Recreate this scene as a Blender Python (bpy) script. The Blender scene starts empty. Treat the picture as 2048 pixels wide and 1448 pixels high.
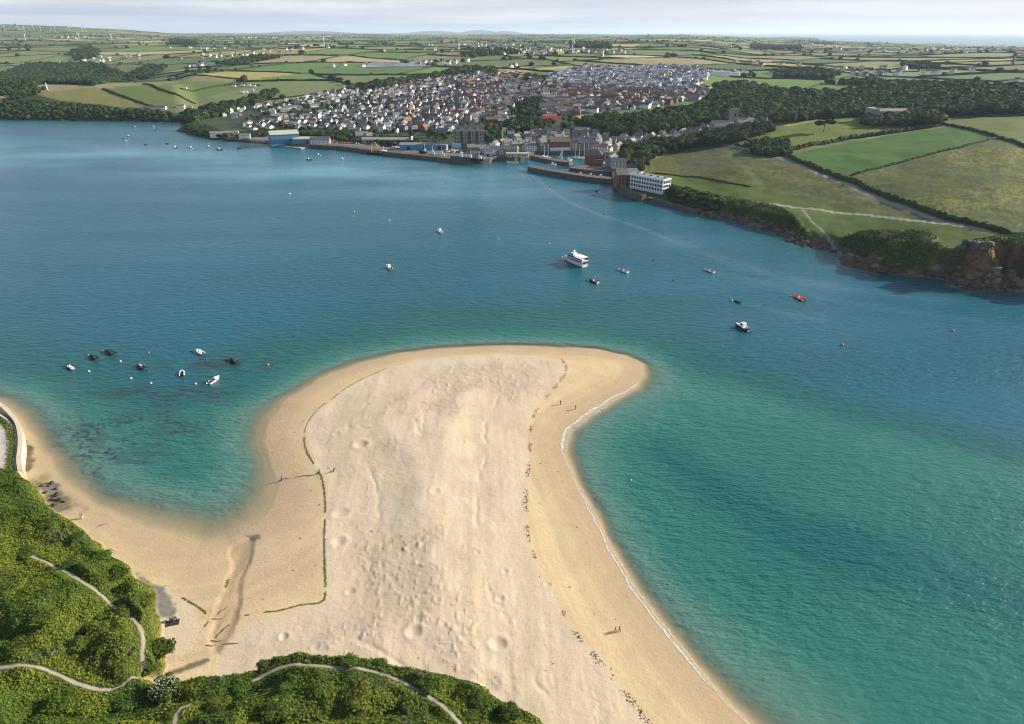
import bpy, bmesh, math, random
import numpy as np
from mathutils import Vector, Matrix

scene = bpy.context.scene
COL = scene.collection
R = math.radians

# ------------------------------------------------------------------ camera
CAM_H, TILT, LENS = 120.0, 25.8, 24.0
cd = bpy.data.cameras.new("camera"); cam = bpy.data.objects.new("camera", cd); COL.objects.link(cam)
cam.location = (0, 0, CAM_H); cam.rotation_euler = (R(90 - TILT), 0, 0)
cd.lens = LENS; cd.sensor_width = 36; cd.clip_start = 1; cd.clip_end = 300000
scene.camera = cam

# ------------------------------------------------------------------ light
SUN_AZ, SUN_EL = 72.0, 22.0          # clockwise from +Y, degrees
sdir = Vector((math.sin(R(SUN_AZ)) * math.cos(R(SUN_EL)), math.cos(R(SUN_AZ)) * math.cos(R(SUN_EL)), math.sin(R(SUN_EL))))
sl = bpy.data.lights.new("sun", 'SUN'); sun = bpy.data.objects.new("sun", sl); COL.objects.link(sun)
sl.energy = 4.9; sl.angle = R(0.6); sl.color = (1.0, 0.89, 0.74)
sun.rotation_euler = (-sdir).to_track_quat('-Z', 'Y').to_euler(); sun.location = (0, 0, 400)

world = bpy.data.worlds.new("World"); scene.world = world; world.use_nodes = True
wn, wl = world.node_tree.nodes, world.node_tree.links
wn.clear()
w_out = wn.new('ShaderNodeOutputWorld'); w_bg = wn.new('ShaderNodeBackground'); w_bg.inputs[1].default_value = 0.09
sky = wn.new('ShaderNodeTexSky'); sky.sky_type = 'NISHITA'; sky.sun_disc = False
sky.sun_elevation = R(SUN_EL); sky.sun_rotation = R(SUN_AZ); sky.air_density = 1.1; sky.dust_density = 1.2; sky.ozone_density = 2.0
tc = wn.new('ShaderNodeTexCoord')
mp = wn.new('ShaderNodeMapping'); mp.inputs['Scale'].default_value = (2.2, 2.2, 46)
cn = wn.new('ShaderNodeTexNoise'); cn.inputs['Scale'].default_value = 1.6; cn.inputs['Detail'].default_value = 7; cn.inputs['Roughness'].default_value = 0.55
cr = wn.new('ShaderNodeValToRGB'); cr.color_ramp.elements[0].position = 0.40; cr.color_ramp.elements[1].position = 0.66
cr.color_ramp.elements[0].color = (0.8, 0.8, 0.8, 1); cr.color_ramp.elements[1].color = (1, 1, 1, 1)
cm = wn.new('ShaderNodeMix'); cm.data_type = 'RGBA'; cc = wn.new('ShaderNodeValToRGB'); cc.color_ramp.elements[0].position = .36; cc.color_ramp.elements[1].position = .64
cc.color_ramp.elements[0].color = (.58, .66, .86, 1); cc.color_ramp.elements[1].color = (.88, .91, .96, 1); c5 = wn.new('ShaderNodeVectorMath'); c5.operation = 'SCALE'; c5.inputs['Scale'].default_value = 5.3
wl.new(cn.outputs[0], cc.inputs[0]); wl.new(cc.outputs[0], c5.inputs[0]); wl.new(c5.outputs[0], cm.inputs[7])
wl.new(tc.outputs['Generated'], mp.inputs[0]); wl.new(mp.outputs[0], cn.inputs[0]); wl.new(cn.outputs[0], cr.inputs[0])
sxyz = wn.new('ShaderNodeSeparateXYZ'); wl.new(tc.outputs['Generated'], sxyz.inputs[0])
el = wn.new('ShaderNodeMapRange'); el.interpolation_type = 'SMOOTHSTEP'; el.inputs['From Min'].default_value = .10; el.inputs['From Max'].default_value = .45; el.inputs['To Min'].default_value = 1; el.inputs['To Max'].default_value = .12
wl.new(sxyz.outputs['Z'], el.inputs[0])
cmu = wn.new('ShaderNodeMath'); cmu.operation = 'MULTIPLY'; wl.new(cr.outputs[0], cmu.inputs[0]); wl.new(el.outputs[0], cmu.inputs[1])
wl.new(cmu.outputs[0], cm.inputs[0]); wl.new(sky.outputs[0], cm.inputs[6]); wl.new(cm.outputs[2], w_bg.inputs[0]); wl.new(w_bg.outputs[0], w_out.inputs[0])

scene.view_settings.view_transform = 'Standard'; scene.view_settings.look = 'None'
scene.view_settings.gamma = 1; scene.view_settings.use_curve_mapping = False
scene.view_settings.exposure = 1.03
HAZE = 3.4e-5                         # density of the air, per metre
cy = scene.cycles; cy.filter_width = 1.1
cy.use_denoising = True; cy.max_bounces = 6; cy.diffuse_bounces = 2; cy.glossy_bounces = 2; cy.transparent_max_bounces = 6
cy.volume_bounces = 0; cy.transmission_bounces = 2; cy.caustics_reflective = False; cy.caustics_refractive = False

rng = np.random.default_rng(7); random.seed(7)

# ------------------------------------------------------------------ helpers
def s2l(c):
    c = np.asarray(c, float) / 255.0
    return np.where(c <= 0.04045, c / 12.92, ((c + 0.055) / 1.055) ** 2.4)

def noise(x, y, seed=0):
    xi = np.floor(x); yi = np.floor(y); fx = x - xi; fy = y - yi
    fx = fx * fx * (3 - 2 * fx); fy = fy * fy * (3 - 2 * fy)
    xi = xi.astype(np.int64); yi = yi.astype(np.int64)
    def h(a, b):
        n = (a * 374761393 + b * 668265263 + seed * 1442695041) & 0x7fffffff
        n = ((n ^ (n >> 13)) * 1274126177) & 0x7fffffff
        n = (n ^ (n >> 16)) & 0x7fffffff
        n = (n * 974711 + 12345) & 0x7fffffff
        return ((n >> 8) & 0xffff) / 65535.0
    return (h(xi, yi) * (1 - fx) + h(xi + 1, yi) * fx) * (1 - fy) + (h(xi, yi + 1) * (1 - fx) + h(xi + 1, yi + 1) * fx) * fy

def fbm(x, y, seed=0, o=4):
    s = 0; a = 0.5
    for k in range(o):
        s = s + a * noise(x, y, seed + k * 17); x = x * 2.03 + 11.3; y = y * 2.03 + 5.7; a *= 0.5
    return s / (1 - 0.5 ** o)

def sm(a, b, v):
    t = np.clip((v - a) / (b - a), 0, 1); return t * t * (3 - 2 * t)

FPX = LENS / 36 * 2048
ct, st = math.cos(R(TILT)), math.sin(R(TILT))
def ray(px, py):
    u = (np.asarray(px, float) - 1024) / FPX; v = (724 - np.asarray(py, float)) / FPX
    return u, ct + v * st, -st + v * ct            # x, y, z of the viewing ray
def G(px, py, z=0.0):                               # photo point -> world point at height z
    dx, dy, dz = ray(px, py); t = (z - CAM_H) / dz
    return dx * t, dy * t
def proj(x, y, z):
    zz = z - CAM_H; depth = y * ct - zz * st; up = y * st + zz * ct
    return 1024 + FPX * x / depth, 724 - FPX * up / depth

def sdf(poly, x, y):                                # signed distance, positive inside
    x = np.asarray(x, float); y = np.asarray(y, float)
    best = np.full(x.shape, 1e30); ins = np.zeros(x.shape, bool)
    n = len(poly)
    for i in range(n):
        ax, ay = poly[i]; bx, by = poly[(i + 1) % n]
        ex, ey = bx - ax, by - ay; L = ex * ex + ey * ey + 1e-12
        t = np.clip(((x - ax) * ex + (y - ay) * ey) / L, 0, 1)
        best = np.minimum(best, (x - ax - t * ex) ** 2 + (y - ay - t * ey) ** 2)
        if ay != by:
            c = ((ay > y) != (by > y)) & (x < ex * (y - ay) / (by - ay) + ax)
            ins ^= c
    return np.where(ins, 1, -1) * np.sqrt(best)
def inside(poly, x, y):
    x = np.asarray(x, float); y = np.asarray(y, float); ins = np.zeros(x.shape, bool); n = len(poly)
    for i in range(n):
        ax, ay = poly[i]; bx, by = poly[(i + 1) % n]
        if ay != by: ins ^= ((ay > y) != (by > y)) & (x < (bx - ax) * (y - ay) / (by - ay) + ax)
    return ins
def dline(pts, x, y):
    best = np.full(np.shape(x), 1e30)
    for (ax, ay), (bx, by) in zip(pts[:-1], pts[1:]):
        ex, ey = bx - ax, by - ay; L = ex * ex + ey * ey + 1e-12
        t = np.clip(((x - ax) * ex + (y - ay) * ey) / L, 0, 1)
        best = np.minimum(best, (x - ax - t * ex) ** 2 + (y - ay - t * ey) ** 2)
    return np.sqrt(best)
def dense(pts, step):                               # smooth and resample a polyline
    p = np.array(pts, float)
    for _ in range(2):
        q = [p[0]]
        for a, b in zip(p[:-1], p[1:]): q += [a * .75 + b * .25, a * .25 + b * .75]
        q.append(p[-1]); p = np.array(q)
    s = np.r_[0, np.cumsum(np.hypot(*(np.diff(p, axis=0).T)))]
    t = np.linspace(0, s[-1], max(2, int(s[-1] / step) + 1))
    return np.c_[np.interp(t, s, p[:, 0]), np.interp(t, s, p[:, 1])]

def link(name, me, mat=None, parent=None):
    o = bpy.data.objects.new(name, me); COL.objects.link(o)
    if mat is not None and me is not None:
        for m in (mat if isinstance(mat, (list, tuple)) else [mat]): me.materials.append(m)
    if parent is not None: o.parent = parent
    return o
def tag(o, label=None, cat=None, group=None, kind=None):
    if label: o['label'] = label
    if cat: o['category'] = cat
    if group: o['group'] = group
    if kind: o['kind'] = kind
    return o
def npmesh(name, verts, faces, smooth=False, col=None, mats=None):
    """verts (N,3); faces (M,k) with one k; col (N,3|4) point colour"""
    verts = np.asarray(verts, np.float32); faces = np.asarray(faces, np.int32)
    me = bpy.data.meshes.new(name); k = faces.shape[1]
    me.vertices.add(len(verts)); me.vertices.foreach_set('co', verts.ravel())
    me.loops.add(faces.size); me.loops.foreach_set('vertex_index', faces.ravel())
    me.polygons.add(len(faces)); me.polygons.foreach_set('loop_start', np.arange(0, faces.size, k, dtype=np.int32))
    me.polygons.foreach_set('loop_total', np.full(len(faces), k, np.int32))
    me.polygons.foreach_set('use_smooth', np.full(len(faces), smooth, bool))
    if mats is not None: me.polygons.foreach_set('material_index', np.asarray(mats, np.int32))
    me.update(calc_edges=True)
    if col is not None: attr(me, 'col', col)
    return me
def attr(me, name, col):
    col = np.asarray(col, np.float32)
    if col.ndim == 1:
        a = me.attributes.new(name, 'FLOAT', 'POINT'); a.data.foreach_set('value', col)
    else:
        if col.shape[1] == 3: col = np.c_[col, np.ones(len(col), np.float32)]
        a = me.attributes.new(name, 'FLOAT_COLOR', 'POINT'); a.data.foreach_set('color', col.astype(np.float32).ravel())

class MB:                                            # collects simple solids into one mesh
    def __init__(s): s.v = []; s.f = []; s.m = []
    def add(s, v, f, m=0):
        n = len(s.v); s.v += [tuple(p) for p in v]; s.f += [tuple(i + n for i in q) for q in f]; s.m += [m] * len(f); return s
    def box(s, x0, y0, z0, x1, y1, z1, m=0, tx=0, ty=0):
        v = [(x0, y0, z0), (x1, y0, z0), (x1, y1, z0), (x0, y1, z0), (x0 + tx, y0 + ty, z1), (x1 - tx, y0 + ty, z1), (x1 - tx, y1 - ty, z1), (x0 + tx, y1 - ty, z1)]
        return s.add(v, [(3, 2, 1, 0), (4, 5, 6, 7), (0, 1, 5, 4), (1, 2, 6, 5), (2, 3, 7, 6), (3, 0, 4, 7)], m)
    def tube(s, pts, rads, n=8, m=0, caps=True):
        pts = [Vector(p) for p in pts]
        if not isinstance(rads, (list, tuple)): rads = [rads] * len(pts)
        rings = []
        for i, p in enumerate(pts):
            t = (pts[min(i + 1, len(pts) - 1)] - pts[max(i - 1, 0)]).normalized()
            a = t.cross(Vector((0, 0, 1)));
            if a.length < 1e-3: a = Vector((1, 0, 0))
            a.normalize(); b = a.cross(t)
            rings.append([p + (a * math.cos(2 * math.pi * k / n) + b * math.sin(2 * math.pi * k / n)) * rads[i] for k in range(n)])
        v = [q for r_ in rings for q in r_]; f = []
        for i in range(len(pts) - 1):
            for k in range(n):
                f.append((i * n + k, i * n + (k + 1) % n, (i + 1) * n + (k + 1) % n, (i + 1) * n + k))
        if caps: f += [tuple(range(n - 1, -1, -1)), tuple(range((len(pts) - 1) * n, len(pts) * n))]
        return s.add(v, f, m)
    def ball(s, c, r, m=0, sz=1.0, nu=10, nv=6):
        v = [(c[0], c[1], c[2] + r * sz)]
        for j in range(1, nv):
            a = math.pi * j / nv
            for i in range(nu):
                b = 2 * math.pi * i / nu
                v.append((c[0] + r * math.sin(a) * math.cos(b), c[1] + r * math.sin(a) * math.sin(b), c[2] + r * sz * math.cos(a)))
        v.append((c[0], c[1], c[2] - r * sz)); f = []
        for i in range(nu):
            f.append((0, 1 + i, 1 + (i + 1) % nu))
            for j in range(nv - 2):
                q = 1 + j * nu; f.append((q + i, q + nu + i, q + nu + (i + 1) % nu, q + (i + 1) % nu))
            q = 1 + (nv - 2) * nu; f.append((q + (i + 1) % nu, q + i, len(v) - 1))
        return s.add(v, f, m)
    def prism(s, poly, z0, z1, m=0):
        n = len(poly)
        a = sum(poly[i][0] * poly[(i + 1) % n][1] - poly[(i + 1) % n][0] * poly[i][1] for i in range(n))
        if a < 0: poly = poly[::-1]
        v = [(p[0], p[1], z0) for p in poly] + [(p[0], p[1], z1) for p in poly]
        f = [tuple(range(n - 1, -1, -1)), tuple(range(n, 2 * n))] + [(i, (i + 1) % n, n + (i + 1) % n, n + i) for i in range(n)]
        return s.add(v, f, m)
    def mesh(s, name, smooth=False):
        me = bpy.data.meshes.new(name); me.from_pydata(s.v, [], s.f)
        me.polygons.foreach_set('material_index', s.m)
        if smooth: me.polygons.foreach_set('use_smooth', [True] * len(s.f))
        me.update(); return me
    def build(s, name, mat, parent=None, smooth=False):
        return link(name, s.mesh(name, smooth), mat, parent)

def empty(name, loc=(0, 0, 0), rz=0.0, sc=1.0):
    o = bpy.data.objects.new(name, None); COL.objects.link(o); o.location = loc; o.rotation_euler = (0, 0, rz)
    o.scale = (sc, sc, sc); o.empty_display_size = 0.3; return o
def copy_tree(o, parent=None):
    c = o.copy(); COL.objects.link(c)
    if parent is not None: c.parent = parent
    for ch in list(o.children): copy_tree(ch, c)
    return c
def nth(n):
    return f"{n}{'th' if 10 <= n % 100 <= 20 else {1: 'st', 2: 'nd', 3: 'rd'}.get(n % 10, 'th')}"

# ------------------------------------------------------------------ materials
def newmat(name):
    m = bpy.data.materials.new(name); m.use_nodes = True; nt = m.node_tree
    return m, nt, nt.nodes, nt.links, nt.nodes['Principled BSDF']
def plain(name, c, rough=0.7, var=0.12, scale=1.5, spec=0.3, metal=0.0, objvar=0.0):
    """one colour with mottling of its own"""
    m, nt, n, l, b = newmat(name)
    b.inputs['Roughness'].default_value = rough; b.inputs['Specular IOR Level'].default_value = spec; b.inputs['Metallic'].default_value = metal
    t = n.new('ShaderNodeTexCoord'); x = n.new('ShaderNodeTexNoise'); x.inputs['Scale'].default_value = scale; x.inputs['Detail'].default_value = 4
    mr = n.new('ShaderNodeMapRange'); mr.inputs['To Min'].default_value = 1 - var; mr.inputs['To Max'].default_value = 1 + var
    mr.inputs['From Min'].default_value = 0.3; mr.inputs['From Max'].default_value = 0.7
    mx = n.new('ShaderNodeVectorMath'); mx.operation = 'SCALE'; mx.inputs[0].default_value = c[:3]
    l.new(t.outputs['Object'], x.inputs[0]); l.new(x.outputs[0], mr.inputs[0]); last = mr.outputs[0]
    if objvar:
        oi = n.new('ShaderNodeObjectInfo'); m2 = n.new('ShaderNodeMapRange'); m2.inputs['To Min'].default_value = 1 - objvar; m2.inputs['To Max'].default_value = 1 + objvar
        mu = n.new('ShaderNodeMath'); mu.operation = 'MULTIPLY'
        l.new(oi.outputs['Random'], m2.inputs[0]); l.new(m2.outputs[0], mu.inputs[0]); l.new(last, mu.inputs[1]); last = mu.outputs[0]
    l.new(last, mx.inputs['Scale']); l.new(mx.outputs[0], b.inputs['Base Color'])
    return m
def attrmat(name, rough=0.85, spec=0.2, objvar=0.0, transl=0.0):
    """colour from the mesh's own 'col' attribute"""
    m, nt, n, l, b = newmat(name)
    a = n.new('ShaderNodeAttribute'); a.attribute_name = 'col'
    b.inputs['Roughness'].default_value = rough; b.inputs['Specular IOR Level'].default_value = spec
    out = a.outputs['Color']
    if objvar:
        oi = n.new('ShaderNodeObjectInfo'); m2 = n.new('ShaderNodeMapRange'); m2.inputs['To Min'].default_value = 1 - objvar; m2.inputs['To Max'].default_value = 1 + objvar
        vm = n.new('ShaderNodeVectorMath'); vm.operation = 'SCALE'
        hs = n.new('ShaderNodeHueSaturation'); m3 = n.new('ShaderNodeMapRange'); m3.inputs['To Min'].default_value = 0.485; m3.inputs['To Max'].default_value = 0.515
        l.new(oi.outputs['Random'], m2.inputs[0]); l.new(out, vm.inputs[0]); l.new(m2.outputs[0], vm.inputs['Scale'])
        mm = n.new('ShaderNodeMath'); mm.operation = 'FRACT'; mm2 = n.new('ShaderNodeMath'); mm2.operation = 'MULTIPLY'; mm2.inputs[1].default_value = 7.31
        l.new(oi.outputs['Random'], mm2.inputs[0]); l.new(mm2.outputs[0], mm.inputs[0]); l.new(mm.outputs[0], m3.inputs[0])
        l.new(vm.outputs[0], hs.inputs['Color']); l.new(m3.outputs[0], hs.inputs['Hue']); out = hs.outputs[0]
    l.new(out, b.inputs['Base Color'])
    if transl:
        tr = n.new('ShaderNodeBsdfTranslucent'); mix = n.new('ShaderNodeMixShader'); mix.inputs[0].default_value = transl
        l.new(out, tr.inputs[0]); l.new(b.outputs[0], mix.inputs[1]); l.new(tr.outputs[0], mix.inputs[2])
        l.new(mix.outputs[0], n['Material Output'].inputs[0])
    return m
M = {}
M['white'] = plain('white_paint', (0.72, 0.72, 0.70), 0.5, 0.06)
M['gel'] = plain('gelcoat', (0.75, 0.75, 0.74), 0.3, 0.04)
M['render_white'] = plain('white_render', (0.74, 0.73, 0.70), 0.8, 0.08, 0.4)
M['render_cream'] = plain('cream_render', (0.55, 0.47, 0.33), 0.8, 0.08, 0.4)
M['render_pale_blue'] = plain('pale_blue_render', (0.42, 0.52, 0.60), 0.8, 0.08, 0.4)
M['brick'] = plain('red_brick', (0.22, 0.105, 0.075), 0.85, 0.18, 0.8)
M['stone'] = plain('grey_stone', (0.27, 0.25, 0.215), 0.9, 0.25, 0.8)
M['pink'] = plain('pink_render', (0.62, 0.36, 0.30), 0.8, 0.08)
M['slate'] = plain('slate', (0.115, 0.118, 0.125), 0.6, 0.2, 0.7, 0.4, 0, 0.3)
M['roof_grey'] = plain('weathered_slate', (0.215, 0.20, 0.18), 0.75, 0.25, 0.6, 0.3, 0, 0.3)
M['roof_pale'] = plain('pale_slate', (0.34, 0.36, 0.39), 0.6, 0.15, 0.7, 0.3, 0, 0.25)
M['roof_brown'] = plain('brown_tile', (0.15, 0.095, 0.07), 0.8, 0.2, 0.6, 0.3, 0, 0.3)
M['roof_red'] = plain('terracotta_tile', (0.24, 0.115, 0.08), 0.8, 0.2, 0.6, 0.3, 0, 0.25)
M['glass'] = plain('window_glass', (0.02, 0.025, 0.03), 0.08, 0.1, 1, 0.6)
M['timber'] = plain('old_timber', (0.085, 0.065, 0.048), 0.85, 0.3, 3)
M['concrete'] = plain('concrete', (0.30, 0.285, 0.26), 0.9, 0.2, 0.25)
M['quay_stone'] = plain('quay_stone', (0.10, 0.085, 0.072), 0.9, 0.35, 0.35)
M['black'] = plain('black_rubber', (0.012, 0.012, 0.014), 0.5, 0.2)
M['charcoal'] = plain('charcoal_cover', (0.028, 0.028, 0.032), 0.7, 0.25, 2)
M['navy'] = plain('navy_paint', (0.012, 0.02, 0.05), 0.35, 0.1)
M['orange'] = plain('orange_paint', (0.62, 0.10, 0.03), 0.45, 0.1)
M['red'] = plain('red_paint', (0.42, 0.03, 0.025), 0.5, 0.1)
M['brown_cover'] = plain('brown_canvas', (0.13, 0.06, 0.035), 0.8, 0.25, 2)
M['wood_deck'] = plain('wood_deck', (0.28, 0.17, 0.09), 0.7, 0.2, 3)
M['yellow'] = plain('yellow_paint', (0.62, 0.40, 0.06), 0.5, 0.1)
M['grey'] = plain('grey_paint', (0.22, 0.23, 0.24), 0.6, 0.1)
M['blue_clad'] = plain('blue_cladding', (0.09, 0.24, 0.37), 0.6, 0.1, 0.3)
M['blue_dark'] = plain('dark_blue_cladding', (0.03, 0.115, 0.24), 0.6, 0.1, 0.3)
M['blue_roof'] = plain('cream_blue_roof', (0.42, 0.41, 0.33), 0.6, 0.1, 0.3)
M['green'] = plain('green_paint', (0.03, 0.16, 0.11), 0.6, 0.1)
M['skin'] = plain('skin', (0.50, 0.30, 0.21), 0.6, 0.05)
M['hair'] = plain('hair', (0.05, 0.03, 0.02), 0.7, 0.1)
M['cloth_dark'] = plain('dark_cloth', (0.02, 0.02, 0.027), 0.9, 0.2)
M['cloth_pink'] = plain('pink_cloth', (0.55, 0.28, 0.27), 0.9, 0.1)
M['cloth_white'] = plain('white_cloth', (0.62, 0.62, 0.62), 0.9, 0.1)
M['rock'] = plain('rock', (0.065, 0.052, 0.042), 0.9, 0.4, 0.7)
M['leaf'] = attrmat('leaves', 0.8, 0.15, 0.28, 0.25)
M['leaf_mass'] = attrmat('leaf_mass', 0.8, 0.15, 0.0, 0.25)
M['mass'] = attrmat('mixed_mass', 0.8, 0.2)
M['bark'] = plain('bark', (0.07, 0.05, 0.035), 0.9, 0.3, 2)
# ================================================================== terrain
def GP(pts, z=0.0): return [tuple(map(float, G(px, py, z))) for px, py in pts]
# far shore, left to right
FAR_PX = [(-500, 240), (-200, 239), (0, 239), (60, 240), (170, 241), (300, 243), (352, 243), (366, 250), (358, 262), (372, 268), (400, 273), (440, 281), (480, 285), (530, 288), (560, 292), (640, 296), (690, 299), (735, 305), (800, 313), (870, 320), (930, 327), (975, 326), (985, 320), (1040, 322), (1052, 314),
          (1068, 308), (1100, 309), (1150, 307), (1200, 311), (1226, 322), (1230, 345), (1226, 362), (1236, 376), (1262, 392), (1290, 400), (1340, 410), (1400, 425), (1450, 437), (1500, 450), (1540, 462), (1565, 470), (1600, 490), (1650, 505), (1690, 522), (1720, 528), (1770, 545), (1820, 560), (1880, 566), (1960, 574), (2048, 581), (2200, 592), (2400, 605)]
FAR = GP(FAR_PX)
FAR = FAR + [(3000, FAR[-1][1] - 120), (90000, 900), (90000, 160000), (-90000, 160000), (-90000, FAR[0][1])]
# near beach waterline, anticlockwise from the left edge
NEAR_PX = [(-200, 760), (-60, 792), (0, 808), (30, 835), (60, 880), (95, 935), (140, 980), (200, 1018), (270, 1050), (340, 1075), (400, 1086), (455, 1080), (510, 1052), (548, 1010), (560, 968), (545, 925), (530, 882), (538, 845), (572, 800), (640, 756), (720, 726), (800, 707), (900, 696), (1000, 692), (1100, 695), (1190, 700), (1250, 711), (1280, 728),
           (1285, 748), (1272, 774), (1232, 794), (1182, 826), (1142, 856), (1128, 880), (1127, 905), (1140, 940), (1165, 992), (1196, 1048), (1231, 1120), (1275, 1190), (1340, 1272), (1390, 1338), (1440, 1392), (1500, 1450), (1580, 1530), (1700, 1640)]
NEAR = GP(NEAR_PX)
NEAR = NEAR + [(160, 20), (160, -300), (-600, -300), (-600, NEAR[0][1])]
# dune scrub
VEG_PX = [(-200, 925), (0, 938), (40, 946), (72, 962), (88, 990), (105, 1012), (150, 1040), (188, 1064), (205, 1092), (250, 1118), (265, 1142), (300, 1163), (312, 1195), (318, 1235), (326, 1280), (335, 1322), (325, 1345), (300, 1352), (312, 1368), (345, 1358), (400, 1356), (470, 1350), (520, 1338), (545, 1318), (610, 1311), (650, 1320), (770, 1322), (800, 1330), (880, 1348), (960, 1372), (1000, 1392), (1045, 1414), (1092, 1450), (1140, 1500), (1250, 1620)]
VEG = GP(VEG_PX, 3.0)
VEG = VEG + [(60, 0), (60, -300), (-600, -300), (-600, VEG[0][1])]
PROM = GP([(-300, 815), (0, 826), (20, 838), (36, 856), (41, 880), (40, 905), (37, 930), (42, 948), (20, 960), (-300, 960)], 3.2)

TH0, TH1, NT = R(-76), R(76), 1360
th = np.linspace(TH0, TH1, NT)
rr = [26.0]
while rr[-1] < 72000:
    r_ = rr[-1]; rr.append(r_ * (1.0065 if r_ < 70 else 1.0034 if r_ < 340 else 1.0058 if r_ < 1100 else 1.0105 if r_ < 12000 else 1.05))
rr = np.array(rr); NR = len(rr)
RR, TT = np.meshgrid(rr, th, indexing='ij')
GX, GY = RR * np.sin(TT), RR * np.cos(TT)
AZ = np.tan(TT)
n1 = fbm(GX / 40, GY / 40, 101, 4); n2 = fbm(GX / 7, GY / 7, 102, 4); n3 = fbm(GX / 1.6, GY / 1.6, 103, 3)

dN = sdf(NEAR, GX, GY) + (fbm(GX / 9, GY / 9, 91, 3) - 0.5) * 2.0
dF0 = sdf(FAR, GX, GY)
rag = (fbm(GX / 22, GY / 22, 3, 4) - 0.5)
hw = sm(0.235, 0.33, AZ) ; lw = sm(-0.43, -0.465, AZ); _k = sm(250, 900, dF0); lw = lw * (1 - _k) + sm(-0.22, -0.62, AZ) * _k
dF = dF0 + rag * (7 + 26 * hw + 10 * lw) * np.where(RR < 4000, 1, 0)
# --- near side
east = sm(-5, 30, GX - 20)
zbeach = 2.9 * (1 - np.exp(-np.maximum(dN, 0) / 42)) + 0.25 * (fbm(GX / 30, GY / 30, 5, 3) - .5) * sm(0, 20, dN)
bed_len = (40 + 26 * sm(8, -12, GX) * sm(215, 190, GY)) * (1 + 0.5 * (fbm(GX / 60, GY / 60, 8, 3) - .5))
zbed = -7.5 * (1 - np.exp(np.minimum(dN, 0) / bed_len)) - 0.12 * sm(0, -3, dN)
SHOAL = GP([(1255, 715), (1330, 716), (1500, 748), (1750, 812), (2048, 880), (2400, 960), (2600, 1800), (1500, 1700), (1120, 900)])
BAYS = GP([(-400, 770), (-50, 745), (250, 775), (430, 790), (560, 775), (700, 730), (700, 1150), (-400, 1150)])
zshoal = -(np.where(GX < 0, 2.7, 1.85) + .9 * (fbm(GX / 45, GY / 30, 9, 3) - .3)) * (1 - np.exp(np.minimum(dN, 0) / np.where(GX < 0, 13 + 13 * sm(-40, -70, GX), 13.0))) - .06
kk = np.zeros(GX.shape); m_ = (RR < 700) & (dN < 1)
kk[m_] = np.maximum(sm(-14, 26, sdf(SHOAL, GX[m_], GY[m_])), sm(-12, 22, sdf(BAYS, GX[m_], GY[m_])))
INNER = GP([(250, 1010), (380, 985), (500, 975), (575, 950), (560, 1100), (300, 1100)]); ki = np.zeros(GX.shape); ki[m_] = sm(-16, 13, sdf(INNER, GX[m_], GY[m_]))
zshoal = zshoal * (1 - .42 * ki)
zbed = zbed * (1 - kk) + np.maximum(zshoal, zbed) * kk
zN = np.where(dN > 0, zbeach, zbed)
veg_near = RR < 420
dV = np.full(GX.shape, -999.0); dP = np.full(GX.shape, -999.0)
dV[veg_near] = sdf(VEG, GX[veg_near], GY[veg_near]); dP[veg_near] = sdf(PROM, GX[veg_near], GY[veg_near])
dV = dV + (fbm(GX / 5, GY / 5, 44, 3) - .5) * 2.2
zV = 4.2 * sm(-0.4, 3.2, dV) + 5.5 * sm(2, 26, dV) + 3.5 * sm(20, 60, dV)
PATHS_PX = {
    'p1': [(62, 1105), (100, 1120), (150, 1152), (205, 1185), (232, 1215), (272, 1240), (287, 1268), (284, 1310), (289, 1350)],
    'p2': [(-60, 1334), (0, 1334), (65, 1331), (110, 1345), (180, 1376), (240, 1374), (292, 1352), (312, 1346)],
    'p3': [(505, 1358), (540, 1340), (585, 1328), (640, 1334), (720, 1338), (770, 1345), (820, 1372), (880, 1404), (912, 1432), (935, 1465)],
    'p4': [(348, 1450), (350, 1424), (362, 1410), (380, 1406)],
}
def up_iter(pts, hf):                                 # photo points onto a height function (a few fixed-point steps)
    pts = np.array(pts, float); z = np.full(len(pts), 6.0)
    for _ in range(12):
        x, y = G(pts[:, 0], pts[:, 1], z); z = hf(x, y)
    return np.c_[x, y]
def hv(x, y):
    d = sdf(VEG, x, y); return 2.4 + 4.2 * sm(-0.4, 3.2, d) + 5.5 * sm(2, 26, d) + 3.5 * sm(20, 60, d)
PATHS = {k: dense(up_iter(v, hv), 0.6) for k, v in PATHS_PX.items()}
dPath = np.full(GX.shape, 99.0); near = RR < 260
for v in PATHS.values():
    dPath[near] = np.minimum(dPath[near], dline([tuple(p) for p in v[::3]] + [tuple(v[-1])], GX[near], GY[near]))
mound = np.abs(fbm(GX / 19 + .3 * fbm(GX / 11, GY / 11, 20, 2), GY / 13, 21, 3) - .5) * 13 + (1 - np.abs(fbm(GX / 3.2, GY / 3.2, 22, 3) * 2 - 1)) * .8 + (fbm(GX / 1.1, GY / 1.1, 23, 2) - .5) * .55
zV = zV + sm(0.5, 5, dV) * (mound - 1.9) * (0.25 + 0.75 * sm(0.7, 2.6, dPath))
zN = zN + np.where(near | veg_near, zV, 0)
zN = np.where(veg_near & (dP > -0.8), np.maximum(zN, 3.6 * sm(-0.8, 0.6, dP)), zN)
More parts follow.
